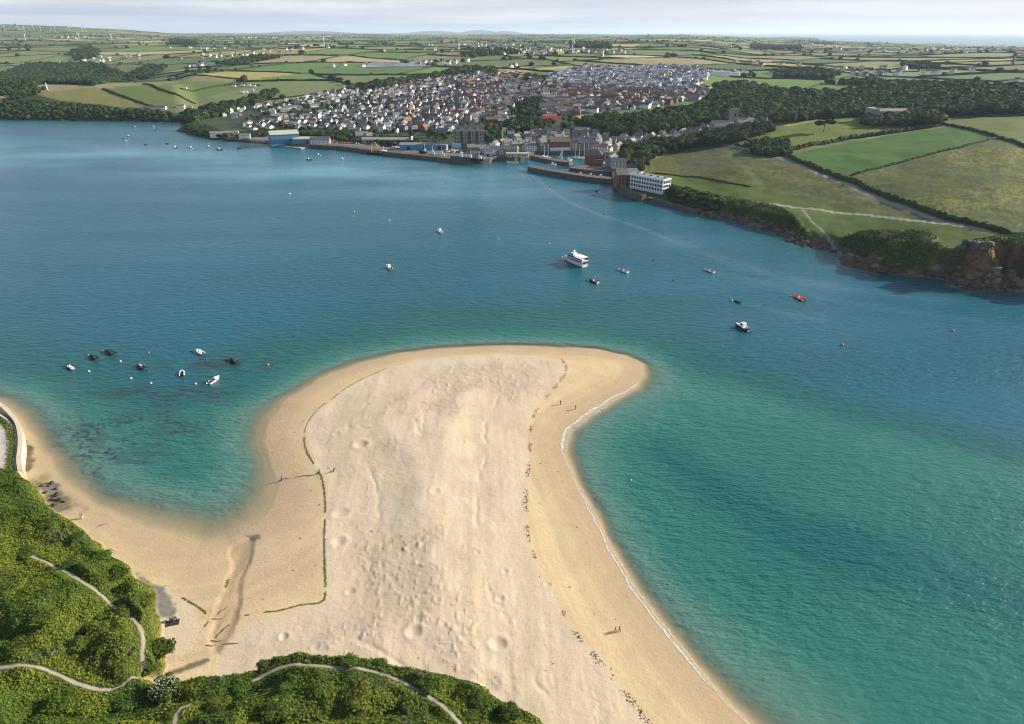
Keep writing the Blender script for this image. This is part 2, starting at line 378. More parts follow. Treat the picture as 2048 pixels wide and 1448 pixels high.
# --- far side
CLF = ([.2, .27, .36, .47, .55, .62, .7, .9], [1.5, 2.5, 4, 5.5, 8, 12, 15, 17])
d = np.maximum(dF, 0)
big = (fbm(GX / 1500, GY / 1500, 31, 4) - .5)
z_town = 3.6 * sm(0, 7, d) + 66 * (1 - np.exp(-np.maximum(d - 60, 0) / 640)) + 10 * (fbm(GX / 260, GY / 260, 33, 3) - .5) * sm(90, 300, d)
cliff = np.interp(AZ, CLF[0], CLF[1])
z_head = cliff * sm(0, 13, d) + 46 * (1 - np.exp(-np.maximum(d - 6, 0) / 480)) + 6 * (fbm(GX / 200, GY / 200, 35, 3) - .5) * sm(60, 250, d)
creek = sm(-0.66, -0.585, AZ) * (1 - sm(-0.52, -0.46, AZ))
zl_d = [0, 18, 100, 230, 420, 620, 780, 860, 960, 1020, 1150, 1500, 2400, 4000]
z_left = np.interp(d, zl_d, [0, 8, 20, 34, 28, 14, 9, 8, 8, 10, 20, 44, 60, 64]) * (1 - creek) + creek * np.interp(d, zl_d, [0, 8, 20, 34, 26, 10, 1, -3, -3, 2, 20, 44, 60, 64])
zF = z_town * (1 - hw) * (1 - lw) + z_head * hw + z_left * lw
zF = zF + big * 34 * sm(700, 2500, d) + 22 * (fbm(GX / 600, GY / 600, 37, 3) - .5) * sm(500, 1500, d)
zF = zF + sm(3000, 9000, d) * 8
# coast of the open sea far behind
azp = [(ray(px, 85)[0] / ray(px, 85)[1], rv) for px, rv in [(-300, 60000), (300, 40000), (700, 26000), (1000, 20000), (1240, 13500), (1450, 11000), (1630, 9400), (1642, 6900), (1700, 6500), (1850, 6200), (2048, 5600), (2400, 5200)]]
rc = np.interp(AZ, [a for a, _ in azp], [b for _, b in azp]) * (1 + 0.04 * (noise(TT * 160, RR * 0, 51) - .5))
sea = sm(0, 260, RR - rc)
rlow = 1 - 0.42 * sm(0.33, 0.62, AZ) * sm(2500, 5000, RR)
zF = zF * rlow
zF = np.where(sea > 0, zF * (1 - sea) - 25 * sea, zF)
def hill(px, r, h, wt, wr):
    t0 = math.atan2(ray(px, 70)[0], ray(px, 70)[1]); return h * np.exp(-((TT - t0) / wt) ** 2) * np.exp(-((RR - r) / wr) ** 2)
hl = hill(95, 9300, 88, 0.115, 2600) + hill(-160, 9500, 60, 0.10, 2500)
zF = zF + hl
for px, r_, h_, wt, wr in [(960, 30000, 200, .035, 2500), (870, 31000, 175, .05, 2500), (1010, 31000, 168, .03, 2500), (620, 30000, 165, .08, 2500)]:
    zF = np.maximum(zF, hill(px, r_, h_ + 25, wt, wr) - 25)
# scrub mounds on the headland cliff top
SCRUB_PX = [(1335, 372), (1365, 378), (1400, 385), (1440, 398), (1480, 406), (1530, 416), (1562, 424), (1592, 440), (1612, 462), (1640, 484), (1668, 492), (1690, 474), (1740, 464), (1800, 466), (1862, 470), (1876, 478), (1860, 490), (1905, 500), (1950, 488), (1995, 479), (2060, 476), (2400, 470)]
def hh(x, y):
    d_ = np.maximum(sdf(FAR, x, y), 0); a = x / y
    return np.interp(a, CLF[0], CLF[1]) * sm(0, 13, d_) + 46 * (1 - np.exp(-np.maximum(d_ - 6, 0) / 480))
def march(px, py, hf):
    dx, dy, dz = ray(px, py); t = np.geomspace(150, 3000, 4000) / math.hypot(dx, dy); x, y, z = dx * t, dy * t, CAM_H + dz * t
    k = int(np.argmax(z < np.maximum(hf(x, y), 0))); return float(x[k]), float(y[k])
SCRUB = [march(a, b, hh) for a, b in SCRUB_PX]
i0 = min(range(len(FAR)), key=lambda i: (FAR[i][0] - G(1340, 410)[0]) ** 2 + (FAR[i][1] - G(1340, 410)[1]) ** 2)
nf = len(FAR_PX) - 1
SCRUB = SCRUB + [(FAR[nf][0] + 60, FAR[nf][1])] + [FAR[i] for i in range(nf, i0 - 1, -1)]
sel = (AZ > 0.2) & (RR < 1100)
dS = np.full(GX.shape, -999.0); dS[sel] = sdf(SCRUB, GX[sel], GY[sel])
zF = zF + np.where(sel, sm(-2, 5, dS) * sm(6, 14, d) * (1.2 + 3.2 * (1 - np.abs(fbm(GX / 14, GY / 14, 61, 3) * 2 - 1)) + 1.2 * (fbm(GX / 4, GY / 4, 62, 2) - .5)), 0)
zFb = -7.0 * (1 - np.exp(np.minimum(dF, 0) / 7))
zF = np.where(dF > 0, zF, zFb)
GZ = np.maximum(zN, zF)
far_land = zF >= zN
gg = np.hypot(np.gradient(GZ, axis=0) / np.gradient(RR, axis=0), np.gradient(GZ, axis=1) / (RR * (th[1] - th[0])))
GZ = GZ + np.where((AZ > .2) & (RR < 900) & (dF > 0), sm(.5, 1.0, gg) * sm(40, 20, d) * (3.2 * (fbm(GX / 5, GY / 5, 65, 4) - .5) + 1.2 * (np.abs(fbm(GX / 9, GY / 9, 66, 3) * 2 - 1) - .3)), 0)
# dug holes and footprint hummocks in the dry sand
DRY_PX = [(652, 1194), (648, 1100), (651, 1000), (645, 950), (622, 912), (606, 872), (611, 840), (640, 806), (700, 762), (780, 727), (860, 709), (960, 701), (1060, 703), (1124, 712), (1136, 735), (1115, 765), (1080, 796), (1060, 830), (1056, 870), (1060, 920), (1051, 980), (1055, 1060), (1070, 1112), (1110, 1190), (1160, 1272), (1210, 1322), (1262, 1392), (1310, 1455), (1400, 1560), (900, 1560), (600, 1360), (430, 1352), (440, 1300), (470, 1266), (500, 1242), (560, 1226), (640, 1206)]
DRY = GP(DRY_PX, 2.2)
nb = (RR > 80) & (RR < 360) & (np.abs(TT) < 0.9) & (dN > -2)
dD = np.full(GX.shape, -99.0); dD[nb] = sdf(DRY, GX[nb], GY[nb])
dD = dD + (fbm(GX / 6, GY / 6, 71, 3) - .5) * 3.0
pit = np.zeros(GX.shape)
for px, py, s_, dep in [(720, 883, 2.0, .75), (996, 1281, 1.7, .7), (828, 1262, 1.6, .55), (567, 1269, .9, .5), (677, 1075, 1.8, .5), (680, 1017, 2.0, .4), (672, 860, 1.2, .35), (700, 1178, 1.1, .35), (925, 880, 1, .3), (1000, 1190, 1.0, .4), (870, 980, 1.4, .35), (720, 848, 1.1, .3), (975, 1360, 2.6, .5), (740, 1165, .9, .3), (1010, 1135, .8, .3), (955, 1100, .8, .3), (1095, 1160, .9, .3)]:
    gx, gy = G(px, py, 2.5); q = np.hypot(GX - gx, (GY - gy)) / s_
    pit += .36 * dep * (-1.25 * np.exp(-(q ** 2) * 1.3) + 0.62 * np.exp(-((q - 1.25) / .42) ** 2))
hum = sm(0.50, 0.68, fbm(GX / 16 + .6, GY / 26, 73, 3)) * sm(3, 12, dD) * sm(70, 30, np.abs(GX + 5))
foot = (fbm(GX / 1.5, GY / 1.9, 75, 2) - .5)
foot2 = sm(.55, .85, fbm(GX / 1.6, GY / 1.3, 76, 3)) * hum
GZ = GZ + np.where(nb, pit + sm(0, 4, dD) * (foot * .10 + .13 * (fbm(GX / 2.6 + .02 * GY, GY / 45, 178, 3) - .5) + .11 * sm(.66, .80, noise(GX / .95, GY / 1.2, 177)) * hum + foot2 * .2 * sm(.5,.7,noise(GX/3.3,GY/3.3,79)) - .14 * np.exp(-((dD - 13 - 3*n1) / .7) ** 2) * sm(.4,.6,n2) - .12 * np.exp(-((dD - 31 - 8*n1) / .8) ** 2) + .5 * (fbm(GX / 12, GY / 34, 77, 3) - .5)), 0)
ridge = np.exp(-((dD - 26) / 5.5) ** 2) * .35
GZ = GZ + np.where(nb, ridge * sm(2, 10, dN), 0)

LOGR = np.log(rr)
def _interp(A, x, y):
    x = np.asarray(x, float); y = np.asarray(y, float)
    r_ = np.clip(np.hypot(x, y), rr[0] + 1e-6, rr[-1] * .999); t_ = np.clip((np.arctan2(x, y) - TH0) / (TH1 - TH0) * (NT - 1), 0, NT - 1.001)
    i = np.clip(np.searchsorted(rr, r_) - 1, 0, NR - 2); fi = (r_ - rr[i]) / (rr[i + 1] - rr[i]); j = t_.astype(int); fj = t_ - j
    return (A[i, j] * (1 - fj) + A[i, j + 1] * fj) * (1 - fi) + (A[i + 1, j] * (1 - fj) + A[i + 1, j + 1] * fj) * fi
def H(x, y): return _interp(GZ, x, y)
_ts = np.geomspace(60, 30000, 2600)
def U(px, py):
    """photo point -> first terrain or water point seen there"""
    dx, dy, dz = ray(px, py); n = math.hypot(dx, dy)
    t = _ts / n; x = dx * t; y = dy * t; z = CAM_H + dz * t; h = np.maximum(H(x, y), 0.0)
    k = int(np.argmax(z < h))
    if k == 0: return float(x[-1]), float(y[-1]), float(h[-1])
    a = (z[k - 1] - h[k - 1]); b = (h[k] - z[k]); f = a / (a + b + 1e-9); tt = t[k - 1] + (t[k] - t[k - 1]) * f
    x, y = dx * tt, dy * tt; return float(x), float(y), float(max(H(x, y), 0))
def UP(pts): return [U(a, b)[:2] for a, b in pts]
# distance-inland lookup
def DF(x, y): return _interp(dF0, x, y)

# ================================================================== ground colours
C = np.zeros(GX.shape + (3,)); MASK = np.zeros(GX.shape + (3,))   # mask: sand, greenery, rock
def setc(m, c, w=1.0):
    w = (np.broadcast_to(w, GX.shape) * m)[..., None]; C[:] = C * (1 - w) + np.asarray(c) * w
# sand
wet = sm(1.0, 0.05, GZ) * 0.8
damp = np.array([0.51, 0.39, 0.228]); dry = np.array([0.50, 0.405, 0.285]); wetc = np.array([0.36, 0.265, 0.165])
cs = damp * (0.92 + .16 * n2[..., None]) ; cs = cs * (1 + 0.17 * (fbm(dN / 1.5, GX / 60, 111, 3)[..., None] - .5) * 2)
wdry = sm(-.5, .7, dD)[..., None]; cs = cs * (1 - wdry) + dry * (0.9 + .2 * n2[..., None]) * (0.93 + .14 * fbm(GX / 5, GY / 40, 112, 3)[..., None]) * (1 - .10 * sm(.45, .75, hum)[..., None]) * wdry
wl_ = (wet * (1 - sm(0, .5, dD)))[..., None]; cs = cs * (1 - wl_) + wetc * wl_
lagoon = GP([(150, 985), (455, 1080), (560, 968), (600, 950), (645, 1000), (645, 1195), (560, 1222), (470, 1262), (430, 1320), (330, 1180), (230, 1090), (120, 1010)], 1.0)
wl_ = (sm(-3, 8, np.where(nb, sdf(lagoon, GX, GY), -99)) * .45 * (1 - sm(0, 1, dD)))[..., None]; cs = cs * (1 - wl_) + np.array([0.40, 0.30, 0.185]) * (0.9 + .2 * n2[..., None]) * wl_
C[:] = cs; MASK[..., 0] = 1
stream = GP([(500, 1062), (455, 1085), (462, 1130), (440, 1190), (425, 1235), (410, 1290), (420, 1312), (440, 1315), (455, 1290), (480, 1235), (478, 1190), (500, 1120), (510, 1070)], 1.5)
sd = np.where(nb, sdf(stream, GX, GY), -99) + (n2 - .5) * 2
setc(sm(-.6, .8, sd) > 0, np.array([0.34, 0.245, 0.15]), sm(-.6, .8, sd) * (.35 + .75 * sm(.3, .7, fbm(GX / 1.2, GY / 7, 121, 3))))
GZ = GZ - np.where(nb, .25 * sm(-.5, 1, sd), 0)
drain = GP([(325, 1342), (350, 1334), (395, 1316), (416, 1309), (420, 1316), (400, 1328), (360, 1342), (330, 1350)], 2.4)
sd2 = np.where(nb, sdf(drain, GX, GY), -99) + (n3 - .5); setc(sd2 > -.5, np.array([0.075, 0.075, 0.04]), sm(-.4, .4, sd2) * .85)
dry2 = GP([(312, 1160), (345, 1175), (395, 1215), (412, 1250), (395, 1300), (340, 1322), (326, 1280), (316, 1220)], 2.4)
sd2 = np.where(nb, sdf(dry2, GX, GY), -99) + (n2 - .5) * 3; setc(sd2 > -1, dry * 1.03, sm(-1, 1.5, sd2) * .8)
# dark weedy shingle below the wall, grey shingle patches
for pts, c, w in [([(45, 870), (66, 890), (62, 930), (44, 944), (42, 905)], (0.05, .045, .03), .85), ([(66, 952), (112, 955), (124, 975), (136, 1006), (108, 1016), (92, 1000), (74, 965)], (0.12, .11, .10), .9),
                  ([(300, 1162), (322, 1168), (347, 1200), (340, 1222), (318, 1226)], (0.16, .15, .14), .9), ([(265, 1135), (290, 1150), (300, 1165), (280, 1160)], (0.13, .12, .11), .8), ([(490, 1062), (520, 1060), (522, 1072), (500, 1076)], (.10, .09, .07), .8)]:
    p_ = GP(pts, 1.5 if pts[0][1] < 950 or pts[0][0] == 490 else 2.4); q = np.where(nb | (RR < 300), sdf(p_, GX, GY), -99) + (n3 - .5) * 2.0 + (n2 - .5) * 1.5
    setc(q > -.6, np.array(c), sm(-.6, .6, q) * w * (.7 + .5 * n3))
# yellow-brown weed band on the left beach
q = np.where(GX < -80, sm(5, 1, np.abs(dN - 4.5)), 0) * sm(.45, .65, n2) * (RR < 330) * (GX < -118); setc(q > 0, np.array([.16, .12, .05]), q * .6)
# bed patches of dark weed in the shallow bay (left)
_bx, _by = G(235, 880); bay = np.exp(-(((GX - _bx) / 26) ** 2 + ((GY - _by) / 30) ** 2))
# promenade
q = sm(-.3, .3, dP); setc(q > 0, np.array([.46, .42, .36]) * (.9 + .2 * n2[..., None]), q)
q = sm(.9, 1.3, dP) * sm(3.6, 2.9, dP); setc(q > 0, np.array([.06, .085, .02]), q)
# dune scrub ground
dPath = dPath * (.65 + .9 * n3); q = sm(-.5, .3, dV) * (dN > 0) * veg_near
gv = np.array([0.035, 0.06, 0.010])[None, None] * (0.6 + .9 * n2[..., None]) + np.array([.03, .022, .004]) * sm(.45, .7, n1)[..., None]
setc(q > 0, gv, q); MASK[..., 0] *= (1 - q); MASK[..., 1] = q
qp = sm(0.50, 0.28, dPath) * q; setc(qp > 0, np.array([.27, .232, .178]), qp); MASK[..., 1] *= (1 - qp); MASK[..., 0] = np.maximum(MASK[..., 0], qp)
# yellow gorse / sandy lip at the dune edge
lip = np.exp(-((dV - .6) / .8) ** 2) * (n2 > .45) * q; setc(lip > .1, np.array([.19, .165, .04]), lip * .7)

# ---- far land: field patchwork
fl = far_land & (dF > 0)
uw = far_land & ~fl; C[uw] = (.045, .042, .036); MASK[uw] = (0, 0, 1)
C[fl] = (0.05, 0.075, 0.022); MASK[fl] = (0, .6, 0)
GREENS = [((.062, .112, .024), 2.2), ((.078, .116, .030), 3), ((.092, .112, .040), 3), ((.056, .088, .030), 2), ((.110, .112, .048), 3), ((.15, .13, .062), 1.1), ((.20, .165, .085), .9), ((.20, .175, .05), 1.2), ((.13, .092, .06), .6), ((.11, .14, .06), 2), ((.28, .25, .16), .35)]
_gc = np.array([c for c, _ in GREENS]); _gw = np.array([w for _, w in GREENS]); _gw /= _gw.sum()
HEDGES = []                                            # (x0,y0,x1,y1)
def warp(x, y, s):
    return x + s * 70 * (fbm(x / 700, y / 700, 201, 3) - .5), y + s * 70 * (fbm(x / 700, y / 700, 202, 3) - .5)
sel = fl & (RR > 650) & (RR < 26000)
fi_ = np.flatnonzero(sel.ravel()); wx, wy = warp(GX.ravel()[fi_], GY.ravel()[fi_], -1)
Cf = C.reshape(-1, 3)
frng = np.random.default_rng(21)
def split(poly, idx, depth=0):
    p = np.array(poly); nx = np.roll(p, -1, 0)
    area = abs(np.sum(p[:, 0] * nx[:, 1] - nx[:, 0] * p[:, 1])) / 2; c = p.mean(0); rad = math.hypot(*c)
    if len(idx) == 0 and depth > 5: return
    target = (130 + 0.028 * min(rad, 9000)) ** 2 * 1.5 * (0.45 + frng.random() * 1.6)
    if area < target or depth > 22:
        Cf[idx] = _gc[frng.choice(len(_gc), p=_gw)] * (0.82 + .36 * frng.random()); return
    q = p - c; cov = q.T @ q; w_, v_ = np.linalg.eigh(cov); ax = v_[:, 1]
    a = math.atan2(ax[1], ax[0]) + frng.normal(0, .16); nrm = np.array([math.cos(a), math.sin(a)])
    s = p @ nrm; off = s.min() + (s.max() - s.min()) * (0.36 + .28 * frng.random())
    A, B, cut = [], [], []
    for i in range(len(p)):
        j = (i + 1) % len(p); si, sj = s[i] - off, s[j] - off
        (A if si < 0 else B).append(p[i])
        if si * sj < 0:
            t = si / (si - sj); x = p[i] + (p[j] - p[i]) * t; A.append(x); B.append(x); cut.append(x)
    if len(cut) == 2: HEDGES.append((*cut[0], *cut[1]))
    if len(A) < 3 or len(B) < 3: return
    m = wx[idx] * nrm[0] + wy[idx] * nrm[1] < off
    split(A, idx[m], depth + 1); split(B, idx[~m], depth + 1)
_lidx = np.arange(len(fi_)); _map = fi_
class _View:                                           # paints C through the index map
    def __setitem__(s, idx, v): C.reshape(-1, 3)[_map[idx]] = v
Cf = _View()
split([(-26000, 500), (24000, 500), (24000, 25000), (-26000, 25000)], _lidx)
C[sel] *= 1.4 * (0.9 + .2 * n2[sel])[:, None] * (.9 + .2 * n1[sel])[:, None]

def region(pts, c, var=.25, w=1.0, soft=3.0, rmax=1500, world=None):
    P_ = world or UP(pts); xs = [p[0] for p in P_]; ys = [p[1] for p in P_]
    m = (GX > min(xs) - 5) & (GX < max(xs) + 5) & (GY > min(ys) - 5) & (GY < max(ys) + 5) & fl & (RR < rmax)
    dd = np.full(GX.shape, -99.0); dd[m] = sdf(P_, GX[m], GY[m]); q = sm(-soft, soft * .3, dd) * w
    setc(q > 0, np.array(c) * (1 - var + 2 * var * (0.5 * n2 + .5 * n1))[..., None], q); return P_, dd
# town ground (gardens, lanes)
TOWN_PX = [(395, 262), (390, 240), (420, 236), (470, 220), (560, 205), (640, 190), (690, 178), (800, 166), (900, 153), (960, 148), (1010, 150), (1040, 158), (1100, 152), (1180, 140), (1300, 139), (1400, 140), (1422, 146), (1395, 176), (1430, 186), (1420, 196), (1340, 205), (1290, 216), (1200, 222), (1150, 232), (1140, 256), (1185, 268), (1300, 284), (1380, 272), (1440, 252), (1440, 262), (1400, 276), (1310, 288), (1245, 305), (1230, 330), (1200, 312), (1060, 312), (1040, 320), (900, 322), (735, 302), (560, 290)]
TOWN, _ = region(TOWN_PX, (0.046, 0.062, 0.028), .35, rmax=3000)
# quay aprons
q = sm(48, 40, d) * fl * (AZ > -0.385) * (AZ < 0.15); setc(q > 0, np.array([.15, .14, .125]) * (.8 + .4 * n2[..., None]), q)
q = sm(30, 24, d) * fl * (AZ > -0.475) * (AZ < -.37) ; setc(q > 0, np.array([.045, .047, .03]), q * .8)
# left headland
region([(70, 186), (110, 176), (190, 174), (200, 180), (300, 214), (270, 219), (180, 210), (100, 200)], (.16, .155, .045), .12)
region([(212, 178), (285, 170), (370, 203), (352, 209), (310, 213)], (.105, .14, .036), .12)
region([(300, 168), (360, 164), (480, 165), (500, 172), (430, 190), (390, 200)], (.095, .14, .034), .12, rmax=2600)
region([(0, 198), (70, 188), (120, 202), (250, 217), (330, 222), (370, 244), (200, 244), (0, 242)], (.028, .045, .016), .3, rmax=1500)
# headland meadows
R1, dR1 = region([(1300, 322), (1345, 304), (1440, 290), (1478, 294), (1580, 323), (1700, 366), (1790, 402), (1880, 446), (1790, 428), (1700, 414), (1600, 396), (1520, 378), (1440, 362), (1360, 350), (1290, 346)], (.062, .070, .012), .30)  # scrubby olive meadow, its colour darkened to include cloud shade
R2, _ = region([(1290, 347), (1360, 351), (1440, 363), (1520, 379), (1600, 397), (1700, 415), (1790, 429), (1880, 448), (1960, 458), (2060, 474), (1995, 480), (1900, 500), (1860, 490), (1800, 466), (1690, 474), (1665, 492), (1600, 445), (1530, 416), (1440, 398), (1335, 372)], (.063, .098, .010), .12)
R3, _ = region([(1566, 313), (1640, 296), (1760, 274), (1890, 255), (1950, 264), (1988, 276), (1850, 310), (1698, 350)], (.040, .108, .011), .10)
R4, dR4 = region([(1704, 354), (1850, 314), (1992, 279), (2060, 292), (2200, 320), (2200, 480), (2060, 458), (1980, 446), (1900, 430), (1810, 398)], (.064, .082, .010), .25)  # crop field green, with some cloud shade put into the colour
R5, _ = region([(1478, 288), (1540, 262), (1620, 244), (1720, 230), (1780, 244), (1900, 248), (1820, 260), (1700, 275), (1590, 298), (1565, 308)], (.10, .134, .013), .12)
R6, _ = region([(1880, 236), (2060, 226), (2300, 230), (2300, 330), (2060, 288), (1990, 270), (1910, 250)], (.082, .11, .018), .16)
q = sm(.52, .60, fbm(GX / 1.3, GY / 2.2, 141, 2)) * sm(-1, 2, dR4) * (.35 + .65 * sm(.35, .65, n1)); setc(q > 0, np.array([.19, .18, .035]), q * .8)
q = sm(.56, .50, fbm(GX / 2.2, GY / 4.0, 143, 2)) * sm(-1, 2, dR4) * sm(.6, .35, n1); setc(q > 0, np.array([.045, .075, .03]), q * .45)
q = sm(.45, .7, fbm(GX / 50, GY / 50, 145, 3)) * sm(-1, 2, dR1); setc(q > 0, np.array([.062, .078, .034]), q * .8)
q = sm(.55, .7, fbm(GX / 2.5, GY / 2.5, 147, 2)) * sm(-1, 2, dR1); setc(q > 0, np.array([.15, .135, .05]), q * .5)
for pts, w_, c in [([(1455, 300), (1470, 322), (1505, 352), (1528, 378)], 3.5, (.085, .115, .026)), ([(1303, 322), (1306, 346)], 2, (.085, .11, .03))]:
    L_ = UP(pts); q = sm(w_, w_ * .4, np.where((AZ > .15) & (RR < 1300), dline(L_, GX, GY), 99)); setc(q > 0, np.array(c), q)
# town-side fields above the roofs
region([(790, 178), (880, 158), (960, 150), (1010, 146), (1012, 152), (900, 168), (850, 176)], (.27, .24, .05), .1, rmax=4000)
region([(1150, 133), (1200, 138), (1010, 148), (1010, 136), (1080, 132)], (.30, .245, .11), .1, rmax=4000)
region([(1390, 174), (1425, 150), (1560, 150), (1600, 158), (1540, 168), (1450, 182)], (.10, .17, .036), .1, rmax=4000)
region([(1000, 132), (1010, 146), (900, 150), (860, 152), (900, 142)], (.20, .20, .055), .1, rmax=4000)
# cliffs and scrub
MASK[..., 2] = 0
q = sm(-3, 3, dS) * fl * sm(1.5, 5, GZ); setc(q > 0, np.array([.042, .062, .018]) * (.6 + .8 * n2[..., None]), q)
gr = np.hypot(np.gradient(GZ, axis=0) / np.gradient(RR, axis=0), np.gradient(GZ, axis=1) / (RR * (th[1] - th[0])))
q = np.maximum(sm(.7, 1.2, gr) * sm(.62, .72, AZ), sm(4.5, 2.2, GZ - 2.5 * (n2 - .4))) * sm(40, 26, d) * fl * hw
rockc = np.array([.078, .052, .036]) * (.25 + .7 * n2[..., None] + .9 * n3[..., None] * sm(.3, .7, n3)[..., None]) + np.array([.05, .02, .008]) * sm(.5, .65, n1)[..., None]
rockc = rockc * np.array([1.35, 1.2, 1.1]); setc(q > 0, rockc, q); MASK[..., 2] = q; MASK[..., 1] *= (1 - q)
q = sm(2.6, 1.4, GZ) * sm(26, 14, d) * fl * (1 - hw); setc(q > 0, np.array([.05, .043, .036]) * (.6 + .8 * n2[..., None]), q); MASK[..., 2] = np.maximum(MASK[..., 2], q)
# roads and footpaths of the headland
def lane(pts, w, c, rmax=1400):
    L_ = [tuple(p) for p in dense(UP(pts), 6)]; m = (np.abs(GX - np.mean([p[0] for p in L_])) < 500) & (RR < rmax) & (RR > 250)
    q = np.zeros(GX.shape); q[m] = sm(w * .65, w * .4, dline(L_, GX[m], GY[m])); setc(q > 0, np.array(c), q); MASK[..., 1] *= (1 - q); return L_
LANE_A = lane([(1440, 289), (1478, 293), (1580, 325), (1700, 369), (1800, 411), (1880, 446), (1960, 458), (2060, 473), (2200, 492)], 4.5, (.21, .19, .165))
LANE_B = lane([(1462, 397), (1530, 406), (1605, 416), (1700, 427), (1800, 438), (1880, 447), (1925, 453)], 3.0, (.33, .30, .25))
LANE_C = lane([(1603, 417), (1618, 438), (1645, 462), (1657, 480), (1672, 500), (1700, 522)], 1.5, (.22, .20, .17))
LANE_T1 = lane([(1030, 240), (1024, 226), (1040, 218), (1070, 212), (1100, 208)], 7, (.17, .165, .16), 2500)
LANE_T2 = lane([(1050, 196), (1034, 186), (1034, 178), (1048, 170)], 8, (.17, .165, .16), 3000)
C *= 1.0
vis = np.ones(GX.shape, bool)
# ------------------------------------------------------------------ terrain mesh
ii, jj = np.meshgrid(np.arange(NR - 1), np.arange(NT - 1), indexing='ij')
quads = np.stack([ii * NT + jj, ii * NT + jj + 1, (ii + 1) * NT + jj + 1, (ii + 1) * NT + jj], -1)[..., ::-1].reshape(-1, 4)
V = np.stack([GX, GY, GZ], -1).reshape(-1, 3)
me = npmesh('ground', V, quads, True); attr(me, 'col', C.reshape(-1, 3)); attr(me, 'mask', MASK.reshape(-1, 3))
def ground_material():
    m, nt, n, l, b = newmat('ground')
    b.inputs['Roughness'].default_value = 0.9; b.inputs['Specular IOR Level'].default_value = 0.15
    a = n.new('ShaderNodeAttribute'); a.attribute_name = 'col'; k = n.new('ShaderNodeAttribute'); k.attribute_name = 'mask'
    sx = n.new('ShaderNodeSeparateColor'); l.new(k.outputs['Color'], sx.inputs[0])
    t = n.new('ShaderNodeTexCoord')
    def nz(scale, det, rough=.6, vec=None):
        x = n.new('ShaderNodeTexNoise'); x.inputs['Scale'].default_value = scale; x.inputs['Detail'].default_value = det; x.inputs['Roughness'].default_value = rough
        l.new(vec or t.outputs['Object'], x.inputs[0]); return x.outputs[0]
    def math_(op, x, y, z=None):
        q = n.new('ShaderNodeMath'); q.operation = op
        for i, v in enumerate((x, y) if z is None else (x, y, z)):
            if hasattr(v, 'node'): l.new(v, q.inputs[i])
            else: q.inputs[i].default_value = v
        return q.outputs[0]
    f1 = nz(1.9, 5, .7); f2 = nz(.22, 5, .6); f3 = nz(.9, 6, .7)
    amp = math_('ADD', math_('ADD', math_('MULTIPLY', sx.outputs[0], .12), math_('MULTIPLY', sx.outputs[1], .55)), math_('MULTIPLY', sx.outputs[2], 1.1))
    dv = math_('ADD', math_('SUBTRACT', f1, .5), math_('SUBTRACT', f2, .5))
    fac = math_('ADD', math_('MULTIPLY', math_('MULTIPLY', dv, 1.6), amp), 1.0)
    sc = n.new('ShaderNodeVectorMath'); sc.operation = 'SCALE'; l.new(a.outputs['Color'], sc.inputs[0]); l.new(fac, sc.inputs['Scale'])
    l.new(sc.outputs[0], b.inputs['Base Color'])
    bp = n.new('ShaderNodeBump'); bp.inputs['Distance'].default_value = .6
    l.new(math_('ADD', math_('MULTIPLY', sx.outputs[0], .27), math_('ADD', math_('MULTIPLY', sx.outputs[1], .7), math_('MULTIPLY', sx.outputs[2], 1.0))), bp.inputs['Strength'])
    l.new(math_('ADD', f3, math_('MULTIPLY', f1, .6)), bp.inputs['Height']); l.new(bp.outputs[0], b.inputs['Normal'])
    return m
M['ground'] = ground_material()
ground = tag(link('ground', me, M['ground']), kind='structure')

# ================================================================== water: estuary and open sea, one sheet at z = 0
wz = GZ.copy(); keep = (wz[:-1, :-1] < .25) | (wz[1:, :-1] < .25) | (wz[:-1, 1:] < .25) | (wz[1:, 1:] < .25)
depth = np.maximum(-wz, -0.3)
# banks and channels of the estuary bed
depth = depth * (1 + .5 * (fbm(GX / 70, GY / 50, 301, 3) - .5))
ch = lambda pts, w: np.exp(-(dline(GP(pts), GX, GY) / w) ** 2) * (RR < 1500)
depth = depth + 1.25 * ch([(1330, 900), (1440, 985), (1560, 1055), (1700, 1100)], 9) * sm(0, 10, -dN) + 1.0 * ch([(1700, 1100), (1900, 1160), (2100, 1230)], 14)
depth = depth - 1.3 * ch([(1290, 745), (1330, 765), (1420, 790), (1560, 830)], 14) * sm(0, 6, depth)
wq = quads.reshape(NR - 1, NT - 1, 4)[keep]; used = np.unique(wq); remap = np.full(NR * NT, -1, np.int64); remap[used] = np.arange(len(used))
WV = V[used].copy(); WV[:, 2] = 0.0
wme = npmesh('water', WV, remap[wq], True); attr(wme, 'depth', depth.ravel()[used])
bank = np.exp(-(dline(UP([(-100, 300), (150, 310), (330, 320), (560, 335), (800, 350), (950, 360)]), GX, GY) / 85) ** 2) * (RR > 350) * (RR < 1400)
weedm = (bay * (.42 * sm(.3, .7, fbm(GX / 9, GY / 9, 312, 3)) + .9 * sm(.52, .66, fbm(GX / 1.3, GY / 1.1, 311, 3)) * sm(.35, .6, n2)) + .8 * np.exp(-(((GX + 133) / 26) ** 2 + ((GY - 222) / 5) ** 2)) * sm(.35, .6, n2) + .9 * np.exp(-(((GX + 118) / 24) ** 2 + ((GY - 246) / 4.5) ** 2)) * sm(.3, .6, n2))
wakem = np.zeros(GX.shape); m_ = (RR > 300) & (RR < 900) & (GX > -120)
